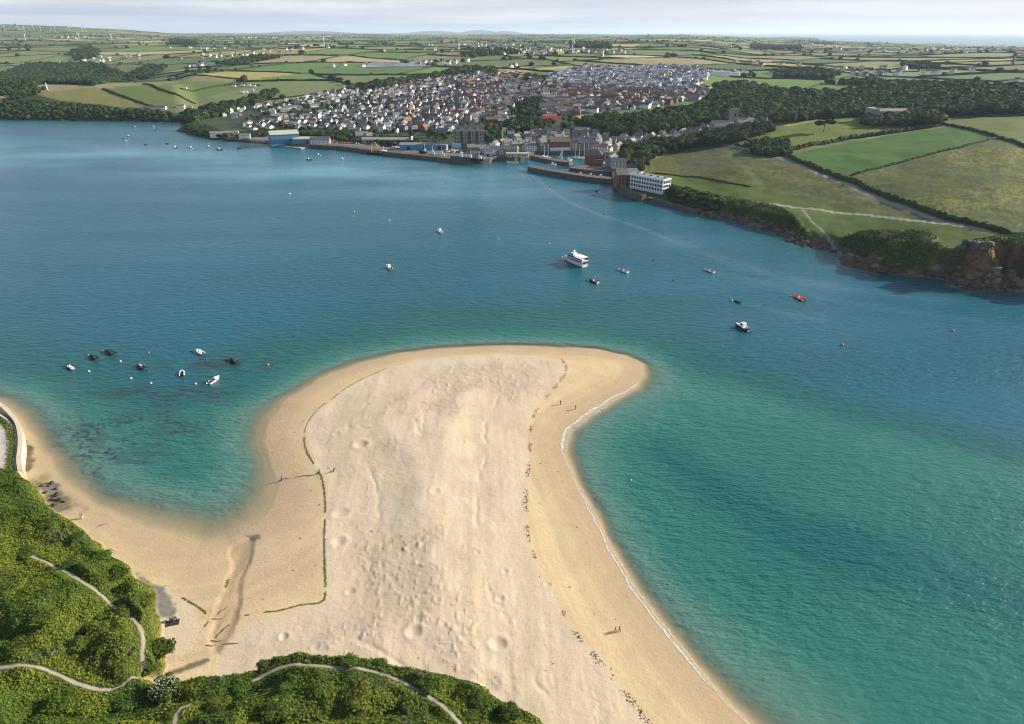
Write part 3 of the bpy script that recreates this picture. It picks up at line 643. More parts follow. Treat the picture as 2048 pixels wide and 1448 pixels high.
for pts, w_, k_ in [([(1035, 332), (1075, 358), (1105, 385), (1150, 410), (1200, 430), (1290, 458), (1340, 480)], 2.6, .55), ([(1340, 480), (1450, 520), (1560, 555), (1700, 580), (1900, 600)], 7, .3), ([(1430, 545), (1560, 570), (1700, 610), (1950, 640)], 4, .22), ([(700, 330), (860, 345), (940, 365)], 5, .3), ([(1498, 608), (1560, 625), (1640, 640)], 2.5, .22)]:
    wakem[m_] = np.maximum(wakem[m_], k_ * np.exp(-(dline([tuple(p) for p in dense(GP(pts), 12)], GX[m_], GY[m_]) / w_) ** 2))
wakem *= .05 + .36 * n2
attr(wme, 'bank', np.c_[bank.ravel()[used], np.clip(weedm, 0, 1).ravel()[used], wakem.ravel()[used]])
def water_material():
    m, nt, n, l, b = newmat('water')
    a = n.new('ShaderNodeAttribute'); a.attribute_name = 'depth'; k = n.new('ShaderNodeAttribute'); k.attribute_name = 'bank'
    sx = n.new('ShaderNodeSeparateColor'); l.new(k.outputs['Color'], sx.inputs[0])
    t = n.new('ShaderNodeTexCoord')
    cr = n.new('ShaderNodeValToRGB'); e = cr.color_ramp.elements
    mr = n.new('ShaderNodeMapRange'); mr.inputs['From Max'].default_value = 8.0; l.new(a.outputs['Fac'], mr.inputs[0])
    e[0].position = 0; e[0].color = (.20, .21, .13, 1); e[1].position = 1; e[1].color = (.004, .090, .126, 1)
    for p, c in [(.09, (.10, .19, .15)), (.22, (.024, .132, .108)), (.4, (.007, .088, .082)), (.6, (.005, .080, .086)), (.8, (.005, .085, .115))]:
        q = e.new(p); q.color = (*c, 1)
    l.new(mr.outputs[0], cr.inputs[0])
    # pale silty bank mid-channel, and dark weed beds
    mx = n.new('ShaderNodeMix'); mx.data_type = 'RGBA'; mx.inputs[7].default_value = (.095, .26, .30, 1); l.new(cr.outputs[0], mx.inputs[6])
    nb_ = n.new('ShaderNodeTexNoise'); nb_.inputs['Scale'].default_value = 1; nb_.inputs['Detail'].default_value = 5
    mpb = n.new('ShaderNodeMapping'); mpb.inputs['Scale'].default_value = (.006, .014, .01); mpb.inputs['Rotation'].default_value = (0, 0, .35)
    l.new(t.outputs['Object'], mpb.inputs[0]); l.new(mpb.outputs[0], nb_.inputs[0])
    mrb = n.new('ShaderNodeMapRange'); mrb.inputs['From Min'].default_value = .3; mrb.inputs['From Max'].default_value = .7; l.new(nb_.outputs[0], mrb.inputs[0])
    mu = n.new('ShaderNodeMath'); mu.operation = 'MULTIPLY'; l.new(sx.outputs[0], mu.inputs[0]); l.new(mrb.outputs[0], mu.inputs[1]); l.new(mu.outputs[0], mx.inputs[0])
    mw = n.new('ShaderNodeMix'); mw.data_type = 'RGBA'; mw.inputs[7].default_value = (.016, .035, .045, 1); l.new(mx.outputs[2], mw.inputs[6]); l.new(sx.outputs[1], mw.inputs[0])
    mk = n.new('ShaderNodeMix'); mk.data_type = 'RGBA'; mk.inputs[7].default_value = (.30, .38, .42, 1); l.new(mw.outputs[2], mk.inputs[6]); l.new(sx.outputs[2], mk.inputs[0]); l.new(mk.outputs[2], b.inputs['Base Color'])
    b.inputs['IOR'].default_value = 1.33; b.inputs['Specular IOR Level'].default_value = .38; b.inputs['Roughness'].default_value = .24
    # wind waves, and long slicks where the wind drops
    mp1 = n.new('ShaderNodeMapping'); mp1.inputs['Scale'].default_value = (.18, .42, .3); mp1.inputs['Rotation'].default_value = (0, 0, R(-12))
    mp2 = n.new('ShaderNodeMapping'); mp2.inputs['Scale'].default_value = (.55, 1.3, 1); mp2.inputs['Rotation'].default_value = (0, 0, R(9))
    mp3 = n.new('ShaderNodeMapping'); mp3.inputs['Scale'].default_value = (.0045, .022, .01); mp3.inputs['Rotation'].default_value = (0, 0, R(-24))
    ns = []
    for mpx, det in ((mp1, 3), (mp2, 3), (mp3, 5)):
        x = n.new('ShaderNodeTexNoise'); x.inputs['Scale'].default_value = 1; x.inputs['Detail'].default_value = det
        l.new(t.outputs['Object'], mpx.inputs[0]); l.new(mpx.outputs[0], x.inputs[0]); ns.append(x.outputs[0])
    ad = n.new('ShaderNodeMath'); ad.operation = 'MULTIPLY_ADD'; ad.inputs[1].default_value = .45; l.new(ns[1], ad.inputs[0]); l.new(ns[0], ad.inputs[2])
    st_ = n.new('ShaderNodeMapRange'); st_.inputs['From Min'].default_value = .38; st_.inputs['From Max'].default_value = .62; st_.inputs['To Min'].default_value = .42; st_.inputs['To Max'].default_value = .78; l.new(ns[2], st_.inputs[0])
    bp = n.new('ShaderNodeBump'); bp.inputs['Distance'].default_value = 1.1; l.new(ad.outputs[0], bp.inputs['Height']); l.new(st_.outputs[0], bp.inputs['Strength']); l.new(bp.outputs[0], b.inputs['Normal'])
    # clarity: thin water shows the sand
    al = n.new('ShaderNodeMapRange'); al.interpolation_type = 'SMOOTHSTEP'; al.inputs['From Min'].default_value = .02; al.inputs['From Max'].default_value = 1.15; l.new(a.outputs['Fac'], al.inputs[0])
    tr = n.new('ShaderNodeBsdfTransparent'); tr.inputs[0].default_value = (.93, .96, .95, 1); mix = n.new('ShaderNodeMixShader')
    l.new(al.outputs[0], mix.inputs[0]); l.new(tr.outputs[0], mix.inputs[1]); l.new(b.outputs[0], mix.inputs[2]); l.new(mix.outputs[0], n['Material Output'].inputs[0])
    return m
M['water'] = water_material()
water = tag(link('water', wme, M['water']), kind='structure')
# ================================================================== foliage
def cards(cen, size, rg, up=0.35, asp=1.0, nrm=None, jit=.55):
    """one small random-facing leaf face per centre"""
    n = len(cen); size = np.broadcast_to(size, (n,))
    nv = rg.normal(size=(n, 3))
    if nrm is None: nv[:, 2] = np.abs(nv[:, 2]) + up
    else: nv = nrm + jit * nv
    nv /= np.linalg.norm(nv, axis=1)[:, None]
    a = np.cross(nv, rg.normal(size=(n, 3))); a /= np.linalg.norm(a, axis=1)[:, None] + 1e-9; b = np.cross(nv, a)
    a = a * (size * (.7 + .6 * rg.random(n)))[:, None] * .5; b = b * (size * asp * (.7 + .6 * rg.random(n)))[:, None] * .5
    v = np.stack([cen - a - b * .4, cen + a * .2 - b, cen + a + b * .3, cen - a * .3 + b], 1).reshape(-1, 3)
    return v, np.arange(4 * n).reshape(n, 4)
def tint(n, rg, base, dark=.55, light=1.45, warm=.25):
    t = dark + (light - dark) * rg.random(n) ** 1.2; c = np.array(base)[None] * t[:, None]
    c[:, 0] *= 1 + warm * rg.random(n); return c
def blob(c, r, rg, nu=9, nv=6, rough=.22):
    v = [(0, 0, 1)] + [(math.sin(math.pi * j / nv) * math.cos(2 * math.pi * (i + .5 * (j % 2)) / nu), math.sin(math.pi * j / nv) * math.sin(2 * math.pi * (i + .5 * (j % 2)) / nu), math.cos(math.pi * j / nv)) for j in range(1, nv) for i in range(nu)] + [(0, 0, -1)]
    v = np.array(v) * (1 + rough * (rg.random(len(v))[:, None] - .5) * 2) * np.array(r) + np.array(c); f = []
    q = lambda j, i: 1 + (j - 1) * nu + i % nu
    for i in range(nu):
        f.append((0, q(1, i), q(1, i + 1), q(1, i + 1))); f.append((len(v) - 1, q(nv - 1, i + 1), q(nv - 1, i), q(nv - 1, i)))
        for j in range(1, nv - 1): f.append((q(j, i), q(j + 1, i), q(j + 1, i + 1), q(j, i + 1)))
    return v, np.array(f)
def crown_geo(rg, w, h, z0, lobes, ncard, csize, base):
    """an uneven crown of lobes: leaf faces through the outer volume of each lobe"""
    VV, FF, CC = [], [], []; off = 0
    for k in range(lobes):
        a = 2 * math.pi * (k / lobes + rg.random() * .25); rad = w * (.24 + .14 * rg.random()) if k else 0
        c = np.array([rad * math.cos(a), rad * math.sin(a), z0 + h * (.34 + .32 * rg.random() + (.14 if k == 0 else 0))])
        r_ = np.array([w * (.26 + .12 * rg.random()), w * (.26 + .12 * rg.random()), h * (.30 + .12 * rg.random())])
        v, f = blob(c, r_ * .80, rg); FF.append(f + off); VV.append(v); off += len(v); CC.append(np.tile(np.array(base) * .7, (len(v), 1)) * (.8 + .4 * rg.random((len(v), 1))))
        n = ncard // lobes; u = rg.normal(size=(n, 3)); u[:, 2] = np.abs(u[:, 2]) * 1.0 - .35 * (rg.random(n) < .5); u /= np.linalg.norm(u, axis=1)[:, None]
        cen = c + u * r_ * (.78 + .36 * rg.random((n, 1))); v, f = cards(cen, csize, rg, nrm=u)
        FF.append(f + off); VV.append(v); off += len(v); CC.append(np.repeat(tint(n, rg, base), 4, 0))
    return np.concatenate(VV), np.concatenate(FF), np.concatenate(CC)
def trunk_mb(w, h, z1, rg):
    mb = MB(); t = .035 * h
    mb.tube([(0, 0, -.6), (0.04 * w, 0, z1 * .5), (0, .03 * w, z1), (0, 0, z1 + h * .25)], [t * 1.5, t, t * .8, t * .3], 7)
    for k in range(3):
        a = 2.1 * k + rg.random(); mb.tube([(0, 0, z1 * .8), (.14 * w * math.cos(a), .14 * w * math.sin(a), z1 + h * .16), (.26 * w * math.cos(a), .26 * w * math.sin(a), z1 + h * .34)], [t * .55, t * .35, t * .12], 5)
    return mb
TREE_COL = [(.028, .064, .016), (.034, .076, .016), (.024, .056, .019), (.048, .086, .017), (.076, .104, .018), (.028, .060, .023)]
TREES = []
for k in range(6):
    rg = np.random.default_rng(300 + k); w = 10.5 + 3 * rg.random(); h = 7.5 + 2.5 * rg.random(); z1 = 2.2 + rg.random()
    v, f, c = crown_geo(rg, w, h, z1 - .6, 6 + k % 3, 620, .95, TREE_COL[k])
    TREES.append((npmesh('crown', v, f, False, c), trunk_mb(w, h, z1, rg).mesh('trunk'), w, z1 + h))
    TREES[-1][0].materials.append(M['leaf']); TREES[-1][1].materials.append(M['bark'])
def place_tree(name, label, cat, group, x, y, k, sc, rz, sz=1.0, z=None):
    o = empty(name, (x, y, (H(x, y) if z is None else z)), rz); o.scale = (sc, sc, sc * sz); tag(o, label, cat, group)
    link('crown', TREES[k][0], None, o); link('trunk', TREES[k][1], None, o); return o
# low-detail crowns for far-off masses
MASSK = []
for k in range(4):
    rg = np.random.default_rng(340 + k); v1, f1 = blob((0, 0, .45), (.5, .5, .5), rg, 8, 5, .28)
    u = rg.normal(size=(46, 3)); u[:, 2] = np.abs(u[:, 2]); u /= np.linalg.norm(u, axis=1)[:, None]; v2, f2 = cards(np.array([0, 0, .45]) + u * .5, .24, rg, nrm=u)
    MASSK.append((np.r_[v1, v2], np.r_[f1, f2 + len(v1)], np.r_[np.full(len(v1), .75), np.repeat(.6 + .8 * rg.random(46), 4)]))
def mass(name, P_, W_, Hh, cols, mat='leaf_mass', seed=1):
    """P_ (N,2) positions, W_ widths, Hh heights, cols (N,3): one far-off mass nobody could count"""
    rg = np.random.default_rng(seed); VV, FF, CC = [], [], []; off = 0; zz = H(P_[:, 0], P_[:, 1]); kk = rg.integers(0, 4, len(P_)); an = rg.random(len(P_)) * 6.28
    for k in range(4):
        m = kk == k; v, f, t = MASSK[k]; n = m.sum()
        if not n: continue
        ca, sa = np.cos(an[m])[:, None], np.sin(an[m])[:, None]
        x = (v[None, :, 0] * ca - v[None, :, 1] * sa) * W_[m][:, None] + P_[m, 0][:, None]; y = (v[None, :, 0] * sa + v[None, :, 1] * ca) * W_[m][:, None] + P_[m, 1][:, None]
        z = (v[None, :, 2] - .06) * Hh[m][:, None] + zz[m][:, None]
        VV.append(np.stack([x, y, z], -1).reshape(-1, 3)); FF.append((f[None] + (np.arange(n) * len(v))[:, None, None]).reshape(-1, 4) + off); off += n * len(v)
        CC.append((cols[m][:, None, :] * t[None, :, None]).reshape(-1, 3))
    return tag(link(name, npmesh(name, np.concatenate(VV), np.concatenate(FF), False, np.concatenate(CC)), M[mat]), kind='stuff')
def scatter(poly, sp, rg, jit=.42):
    xs = [p[0] for p in poly]; ys = [p[1] for p in poly]
    x, y = np.meshgrid(np.arange(min(xs), max(xs), sp), np.arange(min(ys), max(ys), sp * .9)); x = x + (np.arange(x.shape[0])[:, None] % 2) * sp * .5
    x = (x + rg.normal(0, jit * sp * .6, x.shape)).ravel(); y = (y + rg.normal(0, jit * sp * .6, y.shape)).ravel()
    m = inside(poly, x, y); return x[m], y[m]

WOODS = [   # photo outline, spacing, crown scale, label body, group
    ([(1150, 246), (1200, 236), (1290, 232), (1340, 222), (1400, 214), (1470, 206), (1560, 200), (1680, 204), (1760, 200), (1900, 196), (2100, 202), (2100, 228), (1960, 232), (1880, 230), (1790, 232), (1700, 234), (1640, 238), (1560, 250), (1520, 244), (1440, 252), (1400, 250), (1350, 266), (1300, 272), (1230, 278), (1190, 268), (1150, 258)], 9.0, .92, "dark rounded tree in the wood above the harbour town", "trees of the wood above the harbour town"),
    ([(1250, 306), (1290, 296), (1340, 291), (1420, 276), (1440, 262), (1500, 252), (1555, 256), (1545, 268), (1480, 286), (1440, 294), (1400, 296), (1350, 304), (1300, 322), (1290, 346), (1262, 350), (1246, 336)], 8.5, .85, "dark tree of the belt between the harbour and the meadow", "trees between the harbour and the headland meadow"),
    ([(1490, 294), (1520, 286), (1560, 284), (1580, 296), (1578, 310), (1545, 314), (1505, 306)], 6.5, .68, "dark tree of the small clump at the lane bend", "trees of the clump at the lane bend"),
    ([(1722, 246), (1735, 232), (1800, 228), (1860, 230), (1882, 244), (1868, 256), (1800, 254), (1740, 254)], 8, .85, "dark flat-topped tree of the copse on the upper meadow", "trees of the copse on the upper meadow"),
    ([(632, 274), (640, 268), (700, 268), (800, 278), (900, 294), (880, 302), (840, 298), (760, 290), (690, 284)], 7.5, .55, "low dark tree of the bank behind the railway quay", "trees on the bank behind the quay"),
    ([(1036, 206), (1080, 200), (1092, 220), (1060, 236), (1040, 226)], 8.5, .85, "dark tree beside the bending road among the houses", "trees beside the road through the town"),
    ([(1010, 250), (1040, 240), (1098, 246), (1095, 262), (1050, 268), (1018, 266)], 8.5, .8, "dark tree below the long grey school buildings", "trees below the school"),
    ([(970, 258), (1002, 252), (1008, 280), (985, 292), (968, 280)], 8, .75, "dark tree right of the big stone hotel", "trees beside the stone hotel"),
]
trng = np.random.default_rng(51); cand = []
for wi, (px, sp, sc, lab, grp) in enumerate(WOODS):
    P_ = UP(px); x, y = scatter(P_, sp, trng)
    for a, b in zip(x, y): cand.append((math.hypot(a, b) / sc, wi, a, b, sc))
cand.sort(key=lambda q: q[0])
NTREE = 285
near_t = cand[:NTREE]; rest = cand[NTREE:]
for wi in range(len(WOODS)):
    mine = [q for q in near_t if q[1] == wi]
    if not mine: continue
    mine.sort(key=lambda q: math.hypot(q[2], q[3])); per = max(3, int(round(math.sqrt(len(mine) * 2.2)))); rows = [mine[i:i + per] for i in range(0, len(mine), per)]
    for ri, row in enumerate(rows):
        row.sort(key=lambda q: q[2] / q[3])
        for ci, (_, _, a, b, sc) in enumerate(row):
            lab = f"{WOODS[wi][3]}, {nth(ci + 1)} from left, rank {ri + 1}" if len(rows) > 1 else f"{nth(ci + 1)} from left, {WOODS[wi][3]}"
            place_tree('woodland_tree', lab, 'tree', WOODS[wi][4], a, b, int(trng.integers(0, 6)), sc * (.8 + .42 * trng.random()), trng.random() * 6.28, .85 + .35 * trng.random())
x, y, _ = U(1647, 263)
# the lone spreading pine
pine = empty('pine_tree', (x, y, H(x, y)), 0, 1.35); tag(pine, "lone spreading pine with layered branches in the upper meadow", 'tree')
rg = np.random.default_rng(77); VV, FF, CC = [], [], []; off = 0
for cx, cz, w_, h_ in [(-4, 6.5, 6, 2.6), (3.5, 7.5, 6, 2.4), (0, 10.5, 6.5, 2.6), (-2.2, 13, 5, 2.3), (2.4, 13.6, 4.6, 2.2), (5.5, 10.6, 4, 1.8), (0, 15.6, 3.6, 1.8)]:
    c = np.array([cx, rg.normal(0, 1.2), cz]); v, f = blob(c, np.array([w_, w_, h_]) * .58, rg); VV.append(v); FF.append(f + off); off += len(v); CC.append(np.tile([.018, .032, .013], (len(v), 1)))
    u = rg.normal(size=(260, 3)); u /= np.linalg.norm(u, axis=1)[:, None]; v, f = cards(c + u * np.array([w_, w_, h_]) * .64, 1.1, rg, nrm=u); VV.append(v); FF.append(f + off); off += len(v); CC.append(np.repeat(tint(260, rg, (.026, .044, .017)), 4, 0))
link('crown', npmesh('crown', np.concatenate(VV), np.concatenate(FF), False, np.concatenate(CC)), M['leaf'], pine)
mb = MB(); mb.tube([(0, 0, -.6), (.2, 0, 5), (-.2, 0, 10), (0, 0, 14)], [.5, .42, .3, .12], 7)
for z0, x1, z1 in [(4.5, -4, 6.4), (5.2, 3.6, 7.3), (8, 5, 10.4), (9, -2.4, 12.6)]: mb.tube([(0, 0, z0), (x1 * .5, .3, (z0 + z1) / 2 - .3), (x1, .2, z1)], [.24, .16, .07], 5)
mb.build('trunk', M['bark'], pine)
# ---- far woods, hedgerow trees: masses
FARW = [([(0, 150), (60, 128), (180, 128), (250, 148), (240, 160), (205, 168), (190, 172), (90, 168), (60, 186), (0, 192)], 11, 9), ([(145, 104), (180, 98), (200, 104), (190, 116), (150, 122)], 16, 12), ([(255, 152), (300, 132), (335, 134), (310, 152), (270, 160)], 11, 9), ([(20, 192), (60, 180), (95, 178), (70, 190), (30, 205)], 9, 7),
        ([(362, 240), (380, 226), (420, 216), (480, 206), (540, 184), (562, 182), (535, 202), (480, 220), (425, 236), (380, 246)], 9.5, 9), ([(0, 239), (0, 210), (60, 205), (200, 215), (330, 226), (368, 240), (300, 242)], 8, 5.5),
        ([(700, 182), (770, 166), (850, 158), (905, 144), (940, 138), (985, 142), (1000, 150), (960, 148), (880, 160), (800, 172), (740, 182)], 12, 10), ([(340, 80), (390, 82), (395, 92), (345, 90)], 30, 14), ([(870, 165), (1040, 152), (1130, 158), (1130, 160), (1060, 162), (960, 158)], 14, 7),
        ([(1420, 186), (1440, 172), (1490, 170), (1560, 186), (1680, 188), (1760, 178), (1850, 180), (2100, 186), (2100, 204), (1760, 202), (1560, 200), (1470, 206), (1400, 212), (1420, 200)], 10.5, 10),
        ([(1540, 146), (1640, 140), (1680, 150), (1650, 160), (1560, 156)], 13, 9), ([(1650, 168), (1740, 164), (1900, 172), (2060, 178), (2060, 186), (1860, 176), (1740, 172)], 12, 9), ([(1480, 152), (1500, 148), (1510, 154)], 13, 8), ([(1800, 128), (1870, 130), (1880, 138), (1810, 138)], 18, 10), ([(1140, 86), (1220, 90), (1220, 98), (1150, 96)], 26, 12), ([(920, 108), (1010, 100), (1050, 108), (940, 116)], 22, 11), ([(1500, 90), (1600, 92), (1600, 100), (1510, 100)], 26, 12), ([(430, 128), (520, 112), (560, 116), (470, 132)], 16, 9)]
PX, PW = [np.array([(q[2], q[3]) for q in rest]).reshape(-1, 2)], [np.array([9.0 * q[4] for q in rest])]
for px, sp, w in FARW:
    P_ = UP(px); x, y = scatter(P_, sp, trng); k = trng.permutation(len(x))[:2600]; PX.append(np.c_[x[k], y[k]]); PW.append(np.full(len(k), w))
PX = np.concatenate(PX); PW = np.concatenate(PW) * (.75 + .5 * trng.random(len(PX)))
tcol = np.array(TREE_COL)[trng.integers(0, 6, len(PX))] * (.75 + .5 * trng.random((len(PX), 1)))
mass('woodland', PX, PW * 1.25, PW * 1.0, tcol, seed=5)

# ---- hedges: the near ones are things, the far patchwork is one mass
def hedge_geo(L_, w, h, rg, base, ncard):
    L_ = np.asarray(L_); n = len(L_); t = np.gradient(L_, axis=0); t /= np.linalg.norm(t, axis=1)[:, None] + 1e-9; nr = np.c_[-t[:, 1], t[:, 0]]; z = H(L_[:, 0], L_[:, 1])
    hv_ = h * (.7 + .6 * rg.random(n)); wv = w * (.75 + .5 * rg.random(n)); prof = [(-.5, -.3), (-.46, .55), (0, 1.0), (.46, .55), (.5, -.3)]
    v = np.stack([np.c_[L_ + nr * (wv * a)[:, None], z + hv_ * b] for a, b in prof], 1).reshape(-1, 3)
    f = np.array([(i * 5 + k, i * 5 + k + 1, i * 5 + 6 + k, i * 5 + 5 + k) for i in range(n - 1) for k in range(4)]); c = np.tile(np.array(base) * .75, (len(v), 1)) * (.75 + .5 * rg.random((len(v), 1)))
    if ncard:
        i = rg.integers(0, n - 1, ncard); u = rg.random(ncard)[:, None]; b = L_[i] * (1 - u) + L_[i + 1] * u + nr[i] * (rg.random((ncard, 1)) - .5) * w; cen = np.c_[b, H(b[:, 0], b[:, 1]) + hv_[i] * (.55 + .5 * rg.random(ncard))]
        v2, f2 = cards(cen, .9, rg); f = np.r_[f, f2 + len(v)]; v = np.r_[v, v2]; c = np.r_[c, np.repeat(tint(ncard, rg, base), 4, 0)]
    return v, f, c
HG = [
    ([(1470, 290), (1500, 296)], 2.5, 2.0, "short hedge at the top of the headland lane"),
    ([(1562, 309), (1592, 322), (1640, 340), (1702, 362), (1760, 386), (1810, 404), (1885, 436), (1960, 452), (2060, 468), (2150, 482)], 4.5, 2.6, "long dark hedge running down beside the headland lane"),
    ([(1582, 301), (1640, 290), (1700, 277), (1760, 270), (1820, 261), (1880, 252)], 6.0, 3.4, "thick bushy hedge between upper meadow and green field"),
    ([(1703, 351), (1760, 336), (1850, 312), (1930, 293), (1990, 277)], 2.6, 1.4, "thin hedge between smooth green field and flowering crop field"),
    ([(1882, 248), (1930, 258), (1990, 272), (2060, 298), (2140, 330)], 3.2, 2.0, "hedge along the top of the flowering crop field"),
    ([(1872, 236), (1960, 234), (2060, 232)], 3.2, 2.2, "hedge along the lower edge of the top right field"),
    ([(1304, 346), (1380, 352), (1440, 363), (1500, 374)], 1.4, .8, "low dark hedge line under the headland meadow"),
    ([(206, 178), (236, 190), (272, 203), (312, 216)], 4, 2.4, "hedge between the two fields of the left headland"),
    ([(286, 169), (330, 184), (372, 200), (390, 208)], 4, 2.4, "hedge down the right side of the left headland fields"),
    ([(362, 178), (420, 174), (480, 168), (520, 172)], 4, 2.2, "hedge below the tan field above the left headland"),
]
for k, (px, w, h, lab) in enumerate(HG):
    rg = np.random.default_rng(400 + k); L_ = dense(UP(px), 2.2); v, f, c = hedge_geo(L_, w, h, rg, (.042, .074, .020), len(L_) * 5)
    o = link('hedge', npmesh('hedge', v, f, False, c), M['leaf_mass']); tag(o, lab, 'hedge', 'hedges of the near fields')
ZONES = [TOWN, R1, R2, R3, R4, R5, R6, SCRUB] + [UP(w[0]) for w in WOODS[:1]] + [UP(FARW[9][0])]
def excluded(x, y):
    m = np.zeros(np.shape(x), bool)
    for z in ZONES: m |= inside(z, x, y)
    return m | (DF(x, y) < 60) | ((x / y < -.40) & (DF(x, y) < 420)) | (H(x, y) < 1) | ((x / y > .2) & (np.hypot(x, y) < 1050))
VV, FF, CC = [], [], []; off = 0; hrg = np.random.default_rng(9); hx, hy, hw_ = [], [], []
for x0, y0, x1, y1 in HEDGES:
    L = math.hypot(x1 - x0, y1 - y0); r0 = math.hypot((x0 + x1) / 2, (y0 + y1) / 2)
    if r0 > 15000 or r0 < 500 or abs((x0 + x1) / 2) > .95 * (y0 + y1) / 2: continue
    stp = 9 + .0035 * r0; n = max(3, int(L / stp)); t = np.linspace(0, 1, n); x, y = warp(x0 + (x1 - x0) * t, y0 + (y1 - y0) * t, 1)
    if excluded(x, y).mean() > .45: continue
    ok = ~excluded(x, y); x, y = x[ok], y[ok]
    if len(x) < 3: continue
    v, f, c = hedge_geo(np.c_[x, y], 3.2, (2.0 + hrg.random() * 1.4) * (1 if r0 < 2500 else .75 if r0 < 6000 else .6), hrg, np.array((.042, .072, .026)) * (.8 + .4 * hrg.random()), 0)
    VV.append(v); FF.append(f + off); CC.append(c); off += len(v)
    for q in range(int(L / 130 * (r0 < 9000) * hrg.random() ** 2 * 2.6)):
        i = hrg.integers(0, len(x)); hx.append(x[i] + hrg.normal(0, 3)); hy.append(y[i] + hrg.normal(0, 3)); hw_.append(5 + 6 * hrg.random())
tag(link('distant_hedgerows', npmesh('distant_hedgerows', np.concatenate(VV), np.concatenate(FF), False, np.concatenate(CC)), M['leaf_mass']), kind='stuff')
hx, hy, hw_ = np.array(hx), np.array(hy), np.array(hw_); k = np.isfinite(hx); mass('distant_hedgerow_trees', np.c_[hx, hy], hw_ * 1.3, hw_, np.array(TREE_COL)[hrg.integers(0, 6, len(hx))] * (.7 + .5 * hrg.random((len(hx), 1))), seed=8)

# ---- dune scrub in front and on the headland cliff: leaf faces nobody could count
def scrub(name, N, xr, yr, test, base_fn, size, seed, hgt):
    rg = np.random.default_rng(seed); x = rg.uniform(*xr, N); y = rg.uniform(*yr, N); m = test(x, y); x, y = x[m], y[m]; n = len(x)
    sz = size * (.6 + .9 * rg.random(n)); cen = np.c_[x, y, H(x, y) + hgt * rg.random(n) ** 1.3]; e_ = 1.1; gx = (H(x + e_, y) - H(x - e_, y)) / (2 * e_); gy = (H(x, y + e_) - H(x, y - e_)) / (2 * e_); nn = np.c_[-gx, -gy, np.ones(n)]; nn /= np.linalg.norm(nn, axis=1)[:, None]; v, f = cards(cen, sz, rg, .5, nrm=nn, jit=.42)
    c = base_fn(x, y, rg); c = c * (.75 + .55 * rg.random((n, 1)))
    return tag(link(name, npmesh(name, v, f, False, np.repeat(c, 4, 0)), M['leaf_mass']), kind='stuff')
_vlist = list(PATHS.values())
def t_dune(x, y):
    m = (y > 45) & (_interp(dV, x, y) > .15) & (_interp(dPath, x, y) > .75); a = x / y; return m & (np.abs(a) < 1.35)
def c_dune(x, y, rg):
    a = fbm(x / 9, y / 9, 501, 3)[:, None]; b = fbm(x / 3.3, y / 3.3, 502, 3)[:, None]; e = sm(2.2, .4, _interp(dV, x, y))[:, None]
    c = np.array([.078, .124, .013]) * (1 - sm(.42, .62, a)) + np.array([.145, .168, .018]) * sm(.42, .62, a)
    c = c * (1 - .4 * sm(.5, .72, b)) + np.array([.040, .075, .012]) * .4 * sm(.5, .72, b)
    g = sm(.70, .8, fbm(x / 6, y / 6, 503, 3))[:, None] * .4; c = c * (1 - g) + np.array([.10, .09, .075]) * g
    e = e * sm(.4, .6, fbm(x / 5, y / 5, 504, 2))[:, None]; return c * (1 - .7 * e) + np.array([.22, .20, .03]) * .7 * e
scrub('dune_scrub', 700000, (-190, 45), (48, 225), t_dune, c_dune, .33, 601, .4)
def t_cliff(x, y): return (_interp(dS, x, y) > -1) & (H(x, y) > 2.6) & (inside(SCRUB, x, y)) & (_interp(MASK[..., 2], x, y) < .7) & (np.hypot(x, y) > 240) & (dline(LANE_C, x, y) > 1.6)
def c_cliff(x, y, rg):
    a = fbm(x / 14, y / 14, 511, 3)[:, None]; b = fbm(x / 40, y / 40, 512, 3)[:, None]
    return np.array([.042, .086, .015]) * (1 - sm(.42, .62, a)) + np.array([.088, .132, .020]) * sm(.42, .62, a) + np.array([.02, .01, 0]) * sm(.5, .7, b)
scrub('grass_strip', 60000, (-190, -95), (150, 260), lambda x, y: (_interp(dP, x, y) > 1.0) & (_interp(dP, x, y) < 3.5), c_dune, .35, 603, .5)
xs = [p[0] for p in SCRUB]; ys = [p[1] for p in SCRUB]
scrub('cliff_scrub', 210000, (150, 480), (min(ys), max(ys)), t_cliff, c_cliff, .95, 602, 1.3)
# broken rock along the foot of the headland cliff
rg = np.random.default_rng(640); x = rg.uniform(120, 460, 60000); y = rg.uniform(280, 620, 60000); d_ = DF(x, y); a_ = x / y
m = (a_ > .24) & (d_ > -4) & (d_ < np.interp(a_, [.24, .5, .62, .72, .9], [4, 6, 9, 15, 18])) & (H(x, y) > -1.5) & (noise(x / 7, y / 7, 641) > .34); x, y = x[m][:3600], y[m][:3600]; VV, FF, CC = [], [], []; off = 0
for i in range(len(x)):
    s_ = (.5 + 1.5 * rg.random() ** 2) * (1.3 if x[i] / y[i] > .6 else 1); v, f = blob((0, 0, 0), (s_ * (.8 + .8 * rg.random()), s_ * .8, s_ * (.5 + .6 * rg.random())), rg, 6, 4, .35); v = v + np.array([x[i], y[i], float(H(x[i], y[i])) + .1 * s_]); VV.append(v); FF.append(f + off); off += len(v)
    CC.append(np.tile(np.array([(.11, .085, .065), (.15, .09, .055), (.085, .07, .058), (.16, .125, .09)][rg.integers(0, 4)]) * (.6 + .7 * rg.random()), (len(v), 1)))
tag(link('cliff_rocks', npmesh('cliff_rocks', np.concatenate(VV), np.concatenate(FF), False, np.concatenate(CC)), M['mass']), kind='stuff')
